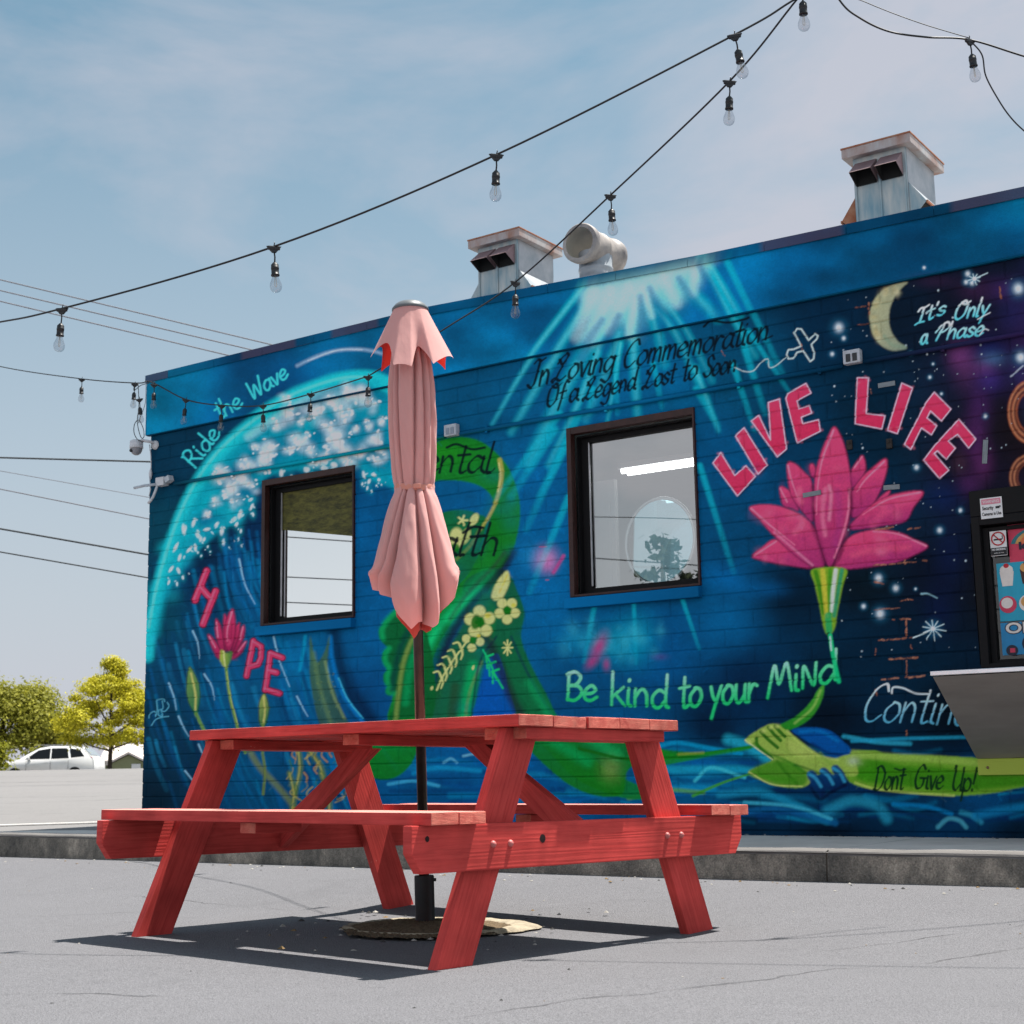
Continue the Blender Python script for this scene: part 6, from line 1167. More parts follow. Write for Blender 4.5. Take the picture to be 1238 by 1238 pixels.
for i in range(NT):
    z = zz[i]; low = z < 1.668; u = float(np.clip((1.668 - z) / .50, 0, 1)) if low else float(np.clip((z - 1.668) / .45, 0, 1)); f = np.zeros(NA + 1); sw_ = np.zeros(NA + 1)
    for a0, a1, w, d in (LOWV if low else UPV):
        aa = a0 + (a1 - a0) * u ** .8; dd = (relw - aa + np.pi) % (2 * np.pi) - np.pi; ww = w * (1.0 + (1.6 if low else .8) * u)
        f = np.maximum(f, d * (.45 + .55 * u) * np.exp(-(np.abs(dd) / ww) ** 1.15)); sw_ += .05 * np.exp(-((dd - ww * 2.2) / (ww * 1.6)) ** 2) * (.3 + .7 * u)
    r = (RR_[i] + .0014 * np.sin(relw * 7 + z * 17) * np.sin(z * 23 + relw * 4) + .0007 * np.sin(relw * 19 + z * 47)) * (1 - f) * (1 + sw_ * .7 + .018 * np.sin(relw * 3 + 1.3) * u); FOLD[i] = f
    hem = np.interp(relw, [-3.2, -1.6, -1.22, -.98, -.80, -.62, -.42, -.14, .02, .16, .36, .52, .62, .86, 1.2, 1.6, 3.2], [.12, .16, .138, .118, .100, .092, .040, -.014, .012, .018, -.008, .012, .030, .085, .145, .16, .12]) * float(smooth01((1.42 - z) / .27))
    Z[i] = z + hem; X[i] = r * np.cos(th); Y[i] = r * np.sin(th)
grid_obj('canopy', X, Y, ZF(Z), m_cloth, UM, flip=True)
# inner layer of the gathered cloth seen at the hem
X2 = np.zeros((14, NA + 1)); Y2 = X2.copy(); Z2 = X2.copy()
for i in range(14):
    j = int(np.interp(i, [0, 13], [84, 137])); k = .62 + .18 * np.exp(-((relw + .75) / .35) ** 2) - .10 * np.sin(rel * 5 + i * .05); X2[i] = X[j] * k; Y2[i] = Y[j] * k; Z2[i] = ZF(Z[j]) - .012 - .055 * np.exp(-((relw + .72) / .30) ** 2) * i / 13 - .02 * np.exp(-((relw - .55) / .2) ** 2) * i / 13 - .028 * (.5 + .5 * np.sin(rel * 6 + 2)) * i / 13
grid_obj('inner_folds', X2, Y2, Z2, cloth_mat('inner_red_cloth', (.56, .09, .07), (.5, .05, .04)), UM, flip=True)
q = MB(); sp_ = [(.079 * math.cos(a) * (1 - .14 * math.exp(-((a - FRONT - .1 + 3 * math.pi) % (2 * math.pi) - math.pi) ** 2 / .02)), .079 * math.sin(a), 1.703 + .008 * math.sin(a * 2 + 1)) for a in np.linspace(0, 2 * math.pi, 50)]
for i in range(len(sp_) - 1):
    a, c = sp_[i], sp_[i + 1]; q.add([(a[0], a[1], a[2] - .012), (c[0], c[1], c[2] - .012), (c[0] * 1.03, c[1] * 1.03, c[2]), (a[0] * 1.03, a[1] * 1.03, a[2]), (a[0], a[1], a[2] + .012), (c[0], c[1], c[2] + .012)], [(0, 1, 2, 3), (3, 2, 5, 4)], 0, None, True)
fx, fy = math.cos(FRONT + .12), math.sin(FRONT + .12); q.box((fx * .084, fy * .084, 1.699), (.016, .03, .02), (0, 0, FRONT), bev=.004)
q.build('strap', cloth_mat('strap_cloth', (.90, .40, .31), (.5, .1, .08)), UM)
# wind vent: a short eight-sided skirt with arched hem
th = np.linspace(0, 2 * np.pi, 8 * 24 + 1); ph8 = FRONT + .02
X = np.zeros((22, len(th))); Y = X.copy(); Z = X.copy()
VENT = [(-1.45, 1.0), (-.44, .10), (.02, 1.25), (.52, .12), (1.45, .35), (2.2, .8), (3.0, .8), (-2.3, .8)]
_o = np.argsort([a for a, _ in VENT]); vang = np.array([VENT[i][0] for i in _o]); vwt = np.array([VENT[i][1] for i in _o])
for i, tt in enumerate(np.linspace(0, 1, 22)):
    rel = (th - FRONT + np.pi) % (2 * np.pi) - np.pi
    k = np.zeros(len(th))
    for j in range(len(vang)):
        a0, a1 = vang[j], vang[(j + 1) % len(vang)] + (2 * np.pi if j == len(vang) - 1 else 0)
        for sh in (0, -2 * np.pi, 2 * np.pi):
            u = (rel + sh - a0) / (a1 - a0); m_ = (u >= 0) & (u <= 1); k = np.where(m_, vwt[j] * np.sin(np.pi * np.clip(u, 0, 1)) ** .8, k)
    rc = .068 + .104 * tt ** 1.08; r = rc * (1 - (.34 * tt ** 1.3) * k ** .9)
    zb = 2.368 - .250 * tt ** 1.05; zc = zb - .022 * tt * np.clip(np.cos(rel), 0, 1) + .05 * tt * np.sin(rel) ** 2 + .080 * (tt ** 2.2) * k ** .8
    X[i] = r * np.cos(th); Y[i] = r * np.sin(th); Z[i] = zc
grid_obj('vent_skirt', X, Y, ZF(Z), m_cloth, UM, flip=True)
q = MB(); q.lathe([(0, 2.477), (.03, 2.476), (.052, 2.471), (.062, 2.463), (.074, 2.449), (.075, 2.441), (.064, 2.437), (0, 2.435)], 28); q.build('cap', mat('grey_cap', hexs(104, 108, 112), .45, .1), UM)

# ------------------------------------------------------------------ string lights
m_cable = mat('black_cable', (.012, .012, .014), .5, .1); m_sock = mat('black_socket', (.018, .018, .02), .45, .1); m_fil = mat('filament', (.65, .55, .38), .4, .1)
m_bulb = bpy.data.materials.new('clear_bulb'); m_bulb.use_nodes = True; n, l = m_bulb.node_tree.nodes, m_bulb.node_tree.links; n.clear()
o_ = n.new('ShaderNodeOutputMaterial'); tr = n.new('ShaderNodeBsdfTransparent'); tr.inputs[0].default_value = (.86, .86, .87, 1); gl = n.new('ShaderNodeBsdfGlossy'); gl.inputs['Roughness'].default_value = .02; lw = n.new('ShaderNodeLayerWeight'); lw.inputs['Blend'].default_value = .5; pw = n.new('ShaderNodeMath'); pw.operation = 'POWER'; pw.inputs[1].default_value = 2.5; l.new(lw.outputs['Facing'], pw.inputs[0]); mu = n.new('ShaderNodeMath'); mu.operation = 'MULTIPLY_ADD'; mu.inputs[1].default_value = .42; mu.inputs[2].default_value = .06; l.new(pw.outputs[0], mu.inputs[0]); x_ = n.new('ShaderNodeMixShader'); l.new(mu.outputs[0], x_.inputs[0]); l.new(tr.outputs[0], x_.inputs[1]); l.new(gl.outputs[0], x_.inputs[2]); l.new(x_.outputs[0], o_.inputs[0])
def crom(pts, n=10):
    P = np.array(pts, float); Q = np.vstack([2 * P[0] - P[1], P, 2 * P[-1] - P[-2]]); out_ = []; t = np.linspace(0, 1, n, endpoint=False)[:, None]
    for i in range(1, len(Q) - 2):
        a, b_, c, d = Q[i - 1:i + 3]; out_.append(.5 * (2 * b_ + (c - a) * t + (2 * a - 5 * b_ + 4 * c - d) * t ** 2 + (3 * b_ - a - 3 * c + d) * t ** 3))
    return [tuple(p) for p in np.vstack(out_ + [P[-1:]])]
def cable(pts, label, r=.0042, m=m_cable, sag=True, name='light_cable', grp='string light cables', cat='cable', n=10):
    q = MB(); q.tube(crom(pts, n), r, 6); o = q.build(name, m); return tag(o, label, cat, grp)
CA = [(-9.5, 13.0, 4.6), (-5.6, 9.6, 3.25), (-2.707, 6.935, 2.741), (-1.953, 6.245, 2.62), (-.943, 5.725, 2.696), (-.037, 5.569, 3.005), (.917, 5.491, 3.458), (1.176, 5.466, 3.602), (1.621, 5.424, 3.841), (4.5, 5.1, 5.4)]
CB = [(-.863, 8.778, 2.977), (-.351, 8.096, 3.068), (.038, 7.286, 3.056), (.476, 6.452, 3.181), (.94, 5.803, 3.413), (1.176, 5.466, 3.602)]
CC = [(-11.0, 21.5, 6.6), (-5.811, 14.493, 4.905), (-4.527, 12.77, 4.21), (-3.456, 11.628, 3.771), (-2.891, 11.157, 3.601), (-2.767, 11.119, 3.596), (-2.433, 10.839, 3.381), (-2.11, 10.567, 3.263), (-1.753, 10.246, 3.176), (-1.34, 9.717, 3.117), (-.863, 8.778, 2.977)]
CD = [(1.15, 5.85, 4.5), (1.34, 5.90, 4.05), (1.45, 5.932, 3.84), (1.538, 5.945, 3.761), (1.662, 5.956, 3.703), (1.822, 5.96, 3.676), (2.007, 5.963, 3.662), (2.241, 5.976, 3.588), (2.567, 5.993, 3.487), (4.2, 6.1, 3.15), (7.5, 6.3, 3.6)]
CE = [(2.007, 5.963, 3.662), (2.059, 5.974, 3.598), (2.075, 5.99, 3.506), (2.13, 6.008, 3.4), (2.179, 6.021, 3.329), (2.235, 6.031, 3.272), (2.319, 6.042, 3.207)]
CF = [(1.2, 5.97, 4.2), (1.45, 5.98, 3.93), (1.587, 5.981, 3.849), (1.793, 5.968, 3.749), (2.01, 5.971, 3.674)]
cable(CA, 'black bulb cable crossing the sky above the umbrella from left to top'); cable(CB, 'black bulb cable running from the umbrella past the roof vents to the top'); cable(CC, 'bulb cable hanging along the parapet from the left corner to the umbrella', .0048)
cable(CD, 'black bulb cable in the upper right corner of the sky'); cable(CE, 'loose cable end dropping from the last bulb at upper right', .0032); cable(CF, 'thin support wire above the bulb cable at upper right', .002)
TG = [[(-2.899, 11.138, 3.597), (-2.905, 11.142, 3.538), (-2.844, 11.1, 3.566), (-2.767, 11.046, 3.57)], [(-2.868, 11.116, 3.584), (-2.855, 11.107, 3.411), (-2.866, 11.115, 3.282), (-2.831, 11.091, 3.159), (-2.801, 11.07, 3.153), (-2.81, 11.076, 3.22), (-2.851, 11.104, 3.292), (-2.889, 11.131, 3.273), (-2.895, 11.134, 3.209), (-2.862, 11.112, 3.145), (-2.8, 11.069, 3.114)]]
cable(TG[0] , 'short cable loop tied at the left corner of the parapet', .003); cable(TG[1], 'tangled cable end dangling left of the parapet corner', .003)
cable([(-2.80, 11.09, 3.58), (-2.80, 11.08, 3.42), (-2.845, 11.10, 3.30), (-2.855, 11.11, 3.27)], 'thin slack lead beside the tangled cable at the corner', .0022)
def make_bulb():
    t = empty('string_bulb')
    q = MB(); q.box((0, 0, -.006), (.05, .014, .016), bev=.004); q.prism([(-.03, .0), (.03, .0), (.008, -.026), (-.008, -.026)], -.005, .005); q.tube([(0, 0, .002), (.004, 0, .016), (0, 0, .022), (-.004, 0, .016), (0, 0, .002)], .0022, 6); q.build('clip', m_sock, t)
    q = MB(); q.tube([(0, 0, -.02), (.002, 0, -.045), (0, .001, -.072)], .0032, 6); q.build('drop_cord', m_cable, t)
    q = MB(); q.lathe([(0, -.066), (.006, -.067), (.012, -.074), (.0155, -.078), (.0155, -.088), (.0165, -.089), (.0165, -.096), (.0155, -.097), (.0155, -.118), (.0175, -.119), (.0175, -.124), (.013, -.125), (0, -.125)], 16); q.build('socket', m_sock, t)
    q = MB(); q.lathe([(.0125, -.124), (.0135, -.132), (.0185, -.145), (.0232, -.158), (.0245, -.169), (.0225, -.180), (.0165, -.189), (.008, -.1935), (.0, -.1945)], 20); q.build('glass_bulb', m_bulb, t)
    q = MB(); q.tube([(-.0015, 0, -.126), (-.003, 0, -.148), (-.004, 0, -.165), (0, 0, -.172), (.004, 0, -.165), (.003, 0, -.148), (.0015, 0, -.126)], .0011, 5); q.build('filament', m_fil, t)
    return t
BULBS = [(CA[3], 'bulb on the long cable, leftmost of those against open sky', 4), (CA[4], 'bulb against the sky up left of the umbrella top', -3), (CA[5], 'bulb against the sky above the square vent beside the pipe vent', 2), (CA[6], 'bulb against the sky just above another bulb near the top', -8),
         (CB[2], 'bulb in front of the parapet below the left square vent', 1), (CB[3], 'bulb in front of the round pipe vent', -2), (CB[4], 'lower of the two close bulbs near the top', 3), ((1.190, 5.466, 3.65), 'bulb cut by the top edge where two cables meet', 0),
         (CD[6], 'only bulb in the upper right corner beside the loose cable', -4), (CC[3], 'bulb hanging in the sky left of the parapet corner', 0), ((-2.899, 11.138, 3.59), 'bulb hanging in the tangle beside the parapet corner', 3), ((-2.853, 11.106, 3.46), 'bulb hanging lowest in the tangle beside the parapet corner', -7),
         ((-2.728, 11.05, 3.56), 'bulb right at the left end of the blue parapet', 0), (CC[6], 'bulb on the blue parapet left of the words Ride the Wave', 5), (CC[7], 'bulb over the word the of Ride the Wave', 2), (CC[8], 'bulb at the left edge of the foam of the wave', -2), (CC[9], 'bulb in front of the middle of the wave foam', 3), (CC[10], 'bulb over the wave just left of the umbrella', 0)]
proto = make_bulb()
for i, (p, lab, tilt) in enumerate(BULBS):
    if i == 0: r_ = proto
    else:
        r_ = proto.copy(); COL.objects.link(r_)
        for ch in proto.children:
            c = ch.copy(); COL.objects.link(c); c.parent = r_
    r_.location = p; r_.rotation_euler = (R(tilt * .5), R(tilt), R(25 + i * 37 % 50 - 40)); tag(r_, lab, 'light bulb', 'string light bulbs')
m_pw = mat('grey_power_line', hexs(120, 118, 124), .7, .05); m_pd = mat('dark_power_line', (.04, .045, .05), .7, .05)
def power(a, b, r, m, label, sag=.15):
    a, b = Vector(a), Vector(b); d = b - a; A = a - d * 1.2; Bq = b + d * 2.5
    pts = [A + (Bq - A) * t + Vector((0, 0, -sag * 4 * t * (1 - t) + sag * 0)) for t in np.linspace(0, 1, 24)]
    k = ((a - A).length / (Bq - A).length); s_ = sag * 4 * k * (1 - k); pts = [p + Vector((0, 0, s_)) for p in pts]
    q = MB(); q.tube(pts, r, 6); tag(q.build('power_line', m), label, 'power line', 'overhead power lines')
for (a, b), lab in zip([((-13.584, 28.574, 11.383), (-2.023, 29.084, 8.449)), ((-13.588, 28.613, 11.158), (-2.443, 29.099, 8.367)), ((-13.592, 28.65, 10.948), (-2.896, 29.118, 8.256))], ['top grey wire of the three parallel wires meeting the roofline', 'middle grey wire of the three parallel wires meeting the roofline', 'lowest grey wire of the three parallel wires meeting the roofline']): power(a, b, .013, m_pw, lab, .02)
for a, b, r, m, lab in [((-13.286, 25.392, 6.337), (-3.952, 25.463, 5.926), .016, m_pd, 'thick dark wire running nearly level just below the security camera'), ((-13.278, 25.319, 6.754), (-4.042, 25.629, 4.97), .006, m_pw, 'thin pale wire left of the building below the level dark wire'), ((-13.282, 25.357, 6.535), (-4.049, 25.703, 4.549), .010, m_pw, 'grey wire meeting the building edge at the height of the window top'), ((-13.297, 25.496, 5.74), (-4.088, 25.799, 3.995), .017, m_pd, 'thick dark sloping wire meeting the building at half window height'), ((-13.304, 25.565, 5.341), (-4.095, 25.868, 3.595), .013, m_pd, 'lowest of the wires left of the building')]: power(a, b, r, m, lab, .02)
# wires over the street behind the photographer (they show in the window glass)
for a, b, lab in [((-23.0, 7.2, 5.75), (-22.1, 5.6, 5.55), 'upper wire reflected in the left window'), ((-23.0, 7.2, 4.85), (-22.1, 5.6, 4.70), 'dark wire reflected in the middle of the left window'), ((-23.0, 7.2, 4.30), (-22.1, 5.6, 4.16), 'lower wire reflected in the left window')]:
    a, b = Vector(a), Vector(b); d = b - a; q = MB(); q.tube([a - d * 14, a, b, b + d * 14], .014, 6); tag(q.build('power_line', m_pd), lab, 'power line', 'overhead power lines')

# ------------------------------------------------------------------ trees
def leaf_mat(name, cols):
    m = bpy.data.materials.new(name); m.use_nodes = True; n, l = m.node_tree.nodes, m.node_tree.links; b = n['Principled BSDF']; b.inputs['Roughness'].default_value = .6; b.inputs['Specular IOR Level'].default_value = .2
    g = n.new('ShaderNodeAttribute'); g.attribute_name = 'tone'; rp = n.new('ShaderNodeValToRGB'); e = rp.color_ramp.elements; e[0].color = (*cols[0], 1); e[1].color = (*cols[-1], 1)
    for k, c in enumerate(cols[1:-1]): z = e.new((k + 1) / (len(cols) - 1)); z.color = (*c, 1)
    l.new(g.outputs['Fac'], rp.inputs[0]); l.new(rp.outputs[0], b.inputs['Base Color'])
    tr = n.new('ShaderNodeBsdfTranslucent'); l.new(rp.outputs[0], tr.inputs[0]); ms = n.new('ShaderNodeMixShader'); ms.inputs[0].default_value = .35; l.new(b.outputs[0], ms.inputs[1]); l.new(tr.outputs[0], ms.inputs[2]); l.new(ms.outputs[0], n['Material Output'].inputs[0]); return m
m_bark = mat('bark', (.06, .045, .035), .9, .3, 12, .5, 40)
def crown(name, clumps, n, size, m, parent, seed, flat=.0):
    r = np.random.RandomState(seed); V = []; tones = []; w = np.array([c[3] ** 2 for c in clumps]); w = w / w.sum(); idx = r.choice(len(clumps), n, p=w)
    c = np.array(clumps)[idx]; d = r.normal(size=(n, 3)); d /= np.linalg.norm(d, axis=1)[:, None]; rad = c[:, 3] * np.abs(r.normal(.62, .42, n))
    P = c[:, :3] + d * rad[:, None] * np.array([1.15, 1.15, .72]); nr = d + r.normal(0, .6, (n, 3)) + np.array([0, 0, .4]); nr /= np.linalg.norm(nr, axis=1)[:, None]
    a = np.cross(nr, r.normal(size=(n, 3))); a /= np.linalg.norm(a, axis=1)[:, None]; b_ = np.cross(nr, a); s = size * (.6 + .8 * r.rand(n))[:, None]
    Q = np.stack([P + a * s, P + b_ * s * .55, P - a * s, P - b_ * s * .55], 1).reshape(-1, 3)
    me = bpy.data.meshes.new(name); me.vertices.add(4 * n); me.vertices.foreach_set('co', Q.ravel().astype(np.float32)); me.loops.add(4 * n); me.loops.foreach_set('vertex_index', np.arange(4 * n, dtype=np.int32)); me.polygons.add(n); me.polygons.foreach_set('loop_start', np.arange(0, 4 * n, 4, dtype=np.int32)); me.update(); me.validate()
    tone = np.clip(r.rand(n) * .7 + .3 * (idx % 5) / 4, 0, 1); at2 = me.attributes.new('tone', 'FLOAT', 'POINT'); at2.data.foreach_set('value', np.repeat(tone, 4).astype(np.float32)); return link(name, me, m, parent)
def trunk(name, base, tips, r0, parent, m=None):
    q = MB(); b = Vector(base); top = Vector(tips[0]); q.tube([b, b.lerp(top, .3) + Vector((.03, .02, 0)), b.lerp(top, .65), top], [r0, r0 * .8, r0 * .55, r0 * .2], 9)
    for t in tips[1:]:
        t = Vector(t); st = b.lerp(top, min(.75, max(.25, (t.z - b.z) / (top.z - b.z) * .62))); q.tube([st, st.lerp(t, .5) + Vector((0, 0, -.08 * (t - st).length)), t], [r0 * .42, r0 * .26, r0 * .08], 6)
    return q.build(name, m or m_bark, parent)
m_lf1 = leaf_mat('maple_leaves', [(.30, .29, .012), (.52, .47, .025), (.70, .62, .05)]); m_lf2 = leaf_mat('olive_leaves', [(.16, .165, .022), (.27, .265, .03), (.40, .38, .05)]); m_lf3 = leaf_mat('conifer_needles', [(.012, .02, .008), (.025, .035, .012), (.04, .05, .02)]); m_lf4 = leaf_mat('yellow_leaves', [(.2, .22, .02), (.32, .31, .03)])
def ground_at(x, y): return float(up_z(x, y))
def tree(name, x, y, clumps, n, size, m, label, r0, tips, seed, grp='trees beyond the lot'):
    z = ground_at(x, y) if y > 12 else float(lot_z(np.float64(x), np.float64(y))); t = tag(empty(name, (x, y, z - .05)), label, 'tree', grp); trunk('trunk', (0, 0, 0), tips, r0, t); crown('crown', clumps, n, size, m, t, seed); return t
r_ = np.random.RandomState(11)
cl = []
for k in range(120):
    h = 1.75 + 3.6 * r_.rand() ** 1.25; w = np.interp(h, [1.7, 2.3, 3.2, 4.2, 5.0, 5.4], [1.9, 2.75, 2.2, 1.2, .5, .1]); a = r_.uniform(0, 2 * np.pi); q_ = w * np.sqrt(r_.uniform(.12, 1)); cl.append((q_ * math.cos(a), q_ * math.sin(a), h, r_.uniform(.16, .50) * (1 if h < 4.2 else .7)))
tree('maple_tree', -17.95, 66.4, cl, 42000, .058, m_lf1, 'young yellow green maple standing right of the white car by the building', .11, [(0, 0, 5.2), (1.4, .3, 3.2), (-1.5, .2, 3.0), (-.6, -.8, 3.9), (.7, .6, 4.1), (1.8, -.3, 2.3), (-1.9, .3, 2.2)], 1)
cl = []
for k in range(70):
    a = r_.uniform(0, 2 * np.pi); e_ = r_.uniform(-.35, 1.2); cl.append((4.2 * math.cos(a) * math.cos(e_) * r_.uniform(.5, 1), 3.6 * math.sin(a) * math.cos(e_) * r_.uniform(.5, 1), 3.0 + 3.0 * math.sin(e_) * r_.uniform(.6, 1), r_.uniform(.7, 1.2)))
tree('broadleaf_tree', -31.0, 90.5, cl, 70000, .11, m_lf2, 'big round olive green tree behind the white car', .3, [(0, 0, 5), (2.5, 0, 4.2), (-2.4, .5, 4.3), (.5, 1.8, 4.6)], 2)
cl = []
for k in range(40):
    a = r_.uniform(0, 2 * np.pi); e_ = r_.uniform(-.4, 1.1); cl.append((3.2 * math.cos(a) * math.cos(e_), 3. * math.sin(a) * math.cos(e_), 2.6 + 2.2 * math.sin(e_), r_.uniform(.7, 1.1)))
tree('broadleaf_tree', -38.5, 95.0, cl, 26000, .12, m_lf2, 'second olive tree at the left edge behind the big round one', .25, [(0, 0, 4), (1.8, 0, 3.2), (-1.8, .5, 3.2)], 3)
for i, (x, y, w, h, m, lab) in enumerate([(-28.5, 84, 3.4, 1.9, m_lf2, 'dark green hedge low behind the roof of the white car'), (-24.8, 83, 1.2, 1.5, m_lf2, 'low green bush right of the white car roof'), (-24.3, 69.5, .62, 1.75, m_lf4, 'small yellow green bush at the front of the white car')]):
    t = tag(empty('bush', (x, y, ground_at(x, y))), lab, 'bush', 'bushes by the parked cars'); crown('foliage', [(r_.uniform(-w, w), r_.uniform(-.5, .5), r_.uniform(.3, h), r_.uniform(.35, .6)) for k in range(18)], 1800, .10, m, t, 20 + i); q = MB()
    for k in range(5): a = (k - 2) * w * .4; q.tube([(a * .4, 0, 0), (a * .8, .1, h * .45), (a, .1, h * .75)], [.03, .02, .008], 6)
    q.build('stem', m_bark, t)
cl = [(r_.normal(0, 1.0 * (1 - h / 5.9)), r_.normal(0, 1.0 * (1 - h / 5.9)), h, .75 * (1.15 - h / 6)) for h in np.linspace(.5, 5.0, 34)]
tree('conifer_tree', -17.0, -.1, cl, 4200, .11, m_lf3, 'dark conifer reflected low in the middle window', .14, [(0, 0, 5.0), (.8, 0, 1.6), (-.8, .2, 1.9), (0, .8, 2.4), (.1, -.8, 1.4)], 9, 'trees reflected in the windows')
t = tag(empty('bare_tree', (-18.4, 1.6, 0)), 'bare branched shrub reflected at lower left of the middle window', 'tree', 'trees reflected in the windows'); q = MB()
def twig(a, d, L, r, dep):
    b_ = a + d * L; q.tube([a, a.lerp(b_, .5) + Vector((r_.normal(0, .04), r_.normal(0, .04), 0)), b_], [r, r * .8, r * .6], 5)
    if dep:
        for k in range(3): twig(a.lerp(b_, r_.uniform(.5, 1)), (d + Vector((r_.normal(0, .45), r_.normal(0, .45), r_.normal(.05, .3)))).normalized(), L * r_.uniform(.55, .8), r * .55, dep - 1)
twig(Vector((0, 0, 0)), Vector((0, 0, 1)), 2.0, .06, 4); q.build('branches', m_bark, t)

# ------------------------------------------------------------------ parked cars and the house
def car(x, y, rz, label, prof, paint, roof_rack=False):
    z = ground_at(x, y); t = tag(empty('parked_car', (x, y, z), (0, 0, rz)), label, 'car', 'cars parked beyond the lot')
    m_body = paint; W2 = .9
    # body: side outline lofted over half widths with tumblehome
    low, belt, roofz = prof['low'], prof['belt'], prof['roof']
    def loft(name, outline, m):
        bm = bmesh.new(); rings = []
        for w, k in ((-1, .0), (-.96, 1.), (.96, 1.), (1, .0)):
            rings.append([bm.verts.new((p[0] * (1 if k else .985), w * W2 * (1 - .20 * max(0, (p[1] - belt)) / max(.01, roofz - belt)), p[1] - (0 if k else .0))) for p in outline])
        n_ = len(outline)
        for i in range(3):
            for j in range(n_): bm.faces.new((rings[i][j], rings[i][(j + 1) % n_], rings[i + 1][(j + 1) % n_], rings[i + 1][j]))
        bm.faces.new(rings[0][::-1]); bm.faces.new(rings[3]); bmesh.ops.recalc_face_normals(bm, faces=bm.faces); bmesh.ops.bevel(bm, geom=[e for e in bm.edges if e.calc_face_angle(0) > .5], offset=.03, segments=2, affect='EDGES')
        me = bpy.data.meshes.new(name); bm.to_mesh(me); bm.free()
        for f in me.polygons: f.use_smooth = True
        return link(name, me, m, t)
    loft('body', prof['outline'], m_body)
    m_gl = mat('car_glass', (.008, .009, .010), .12, .05, spec=.35)
    def side_pane(name, pts, m, dy=.008):
        for sg in (-1, 1):
            q = MB(); V = []
            for px_, pz_ in pts:
                w = W2 * (1 - .20 * max(0, pz_ - belt) / (roofz - belt)); V.append((px_, sg * (w + dy), pz_))
            q.add(V + [(a, b_ - sg * .03, c) for a, b_, c in V], [tuple(range(len(V))), tuple(range(2 * len(V) - 1, len(V) - 1, -1))] + [(i, (i + 1) % len(V), len(V) + (i + 1) % len(V), len(V) + i) for i in range(len(V))]); q.build(name, m, t)
    for pane in prof['panes']: side_pane('window', pane, m_gl)
    for name, pts in (('windscreen', prof['screen']), ('rear_window', prof['rear'])):
        (x0, z0), (x1, z1) = pts; w0_ = W2 * .86; w1_ = W2 * .74; nx, nz = (z1 - z0), -(x1 - x0); L = math.hypot(nx, nz); s = .02 if name == 'windscreen' else .02
        if nz < 0: nx, nz = -nx, -nz
        ox, oz = nx / L * s, nz / L * s; q = MB(); q.add([(x0 + ox, -w0_, z0 + oz), (x0 + ox, w0_, z0 + oz), (x1 + ox, w1_, z1 + oz), (x1 + ox, -w1_, z1 + oz)], [(0, 1, 2, 3)]); q.build(name, mat('screen_glass', (.25, .28, .30), .06, .05, spec=.9), t)
    m_ty = mat('tyre', (.015, .015, .015), .9); m_rim = mat('rim', (.5, .5, .52), .35, metal=.7)
    for wx in prof['wheels']:
        for sg in (-1, 1):
            q = MB(); q.lathe([(.2, -.1), (.33, -.11), (.35, -.08), (.35, .08), (.33, .11), (.2, .1)], 22, (wx, sg * .80, .35), (R(90), 0, 0)); w_ = q.build('wheel', m_ty, t)
            q = MB(); q.lathe([(0, .02), (.06, .03), (.19, .0), (.21, .03)], 16, (wx, sg * .90, .35), (R(-90 * sg), 0, 0)); q.build('rim', m_rim, w_)
    for sg in (-1, 1):
        q = MB(); a, z_ = prof['tail']; q.box((a, sg * .80, z_), (.16, .10, .20), bev=.02); q.build('tail_light', mat('tail_red', (.5, .01, .015), .2, .1), t)
        q = MB(); a, z_ = prof['head']; q.box((a, sg * .68, z_), (.14, .24, .14), bev=.03); q.build('headlight', mat('lamp_glass', (.7, .7, .7), .1), t)
        q = MB(); a, z_ = prof['mirror']; q.box((a, sg * 1.0, z_), (.12, .18, .13), bev=.03); q.build('mirror', m_body, t)
    q = MB()
    for a in prof['seams']:
        for sg in (-1, 1): q.box((a, sg * (W2 + .002), belt - .32), (.012, .006, .6))
    q.build('door_seam', m_gl, t)
    q = MB(); 
    for a in prof['handles']:
        for sg in (-1, 1): q.box((a, sg * (W2 + .012), belt - .11), (.16, .025, .03), bev=.006)
    q.build('door_handle', m_body, t)
    if roof_rack:
        q = MB()
        for sg in (-1, 1): q.tube([(-.55, sg * .62, roofz - .03), (-.4, sg * .62, roofz + .05), (1.4, sg * .62, roofz + .045), (1.6, sg * .62, roofz - .05)], .018, 6)
        q.build('roof_rail', mat('rail', (.3, .3, .31), .4, metal=.5), t)
    q = MB(); q.box((prof['bump'][0], 0, .42), (.12, 1.7, .2), bev=.04); q.box((prof['bump'][1], 0, .45), (.12, 1.7, .22), bev=.04); q.build('bumper', m_body, t)
m_white = mat('white_paint', (.72, .72, .72), .25, .03, spec=.6); m_white2 = mat('silver_white_paint', (.66, .67, .68), .25, .03, spec=.6)
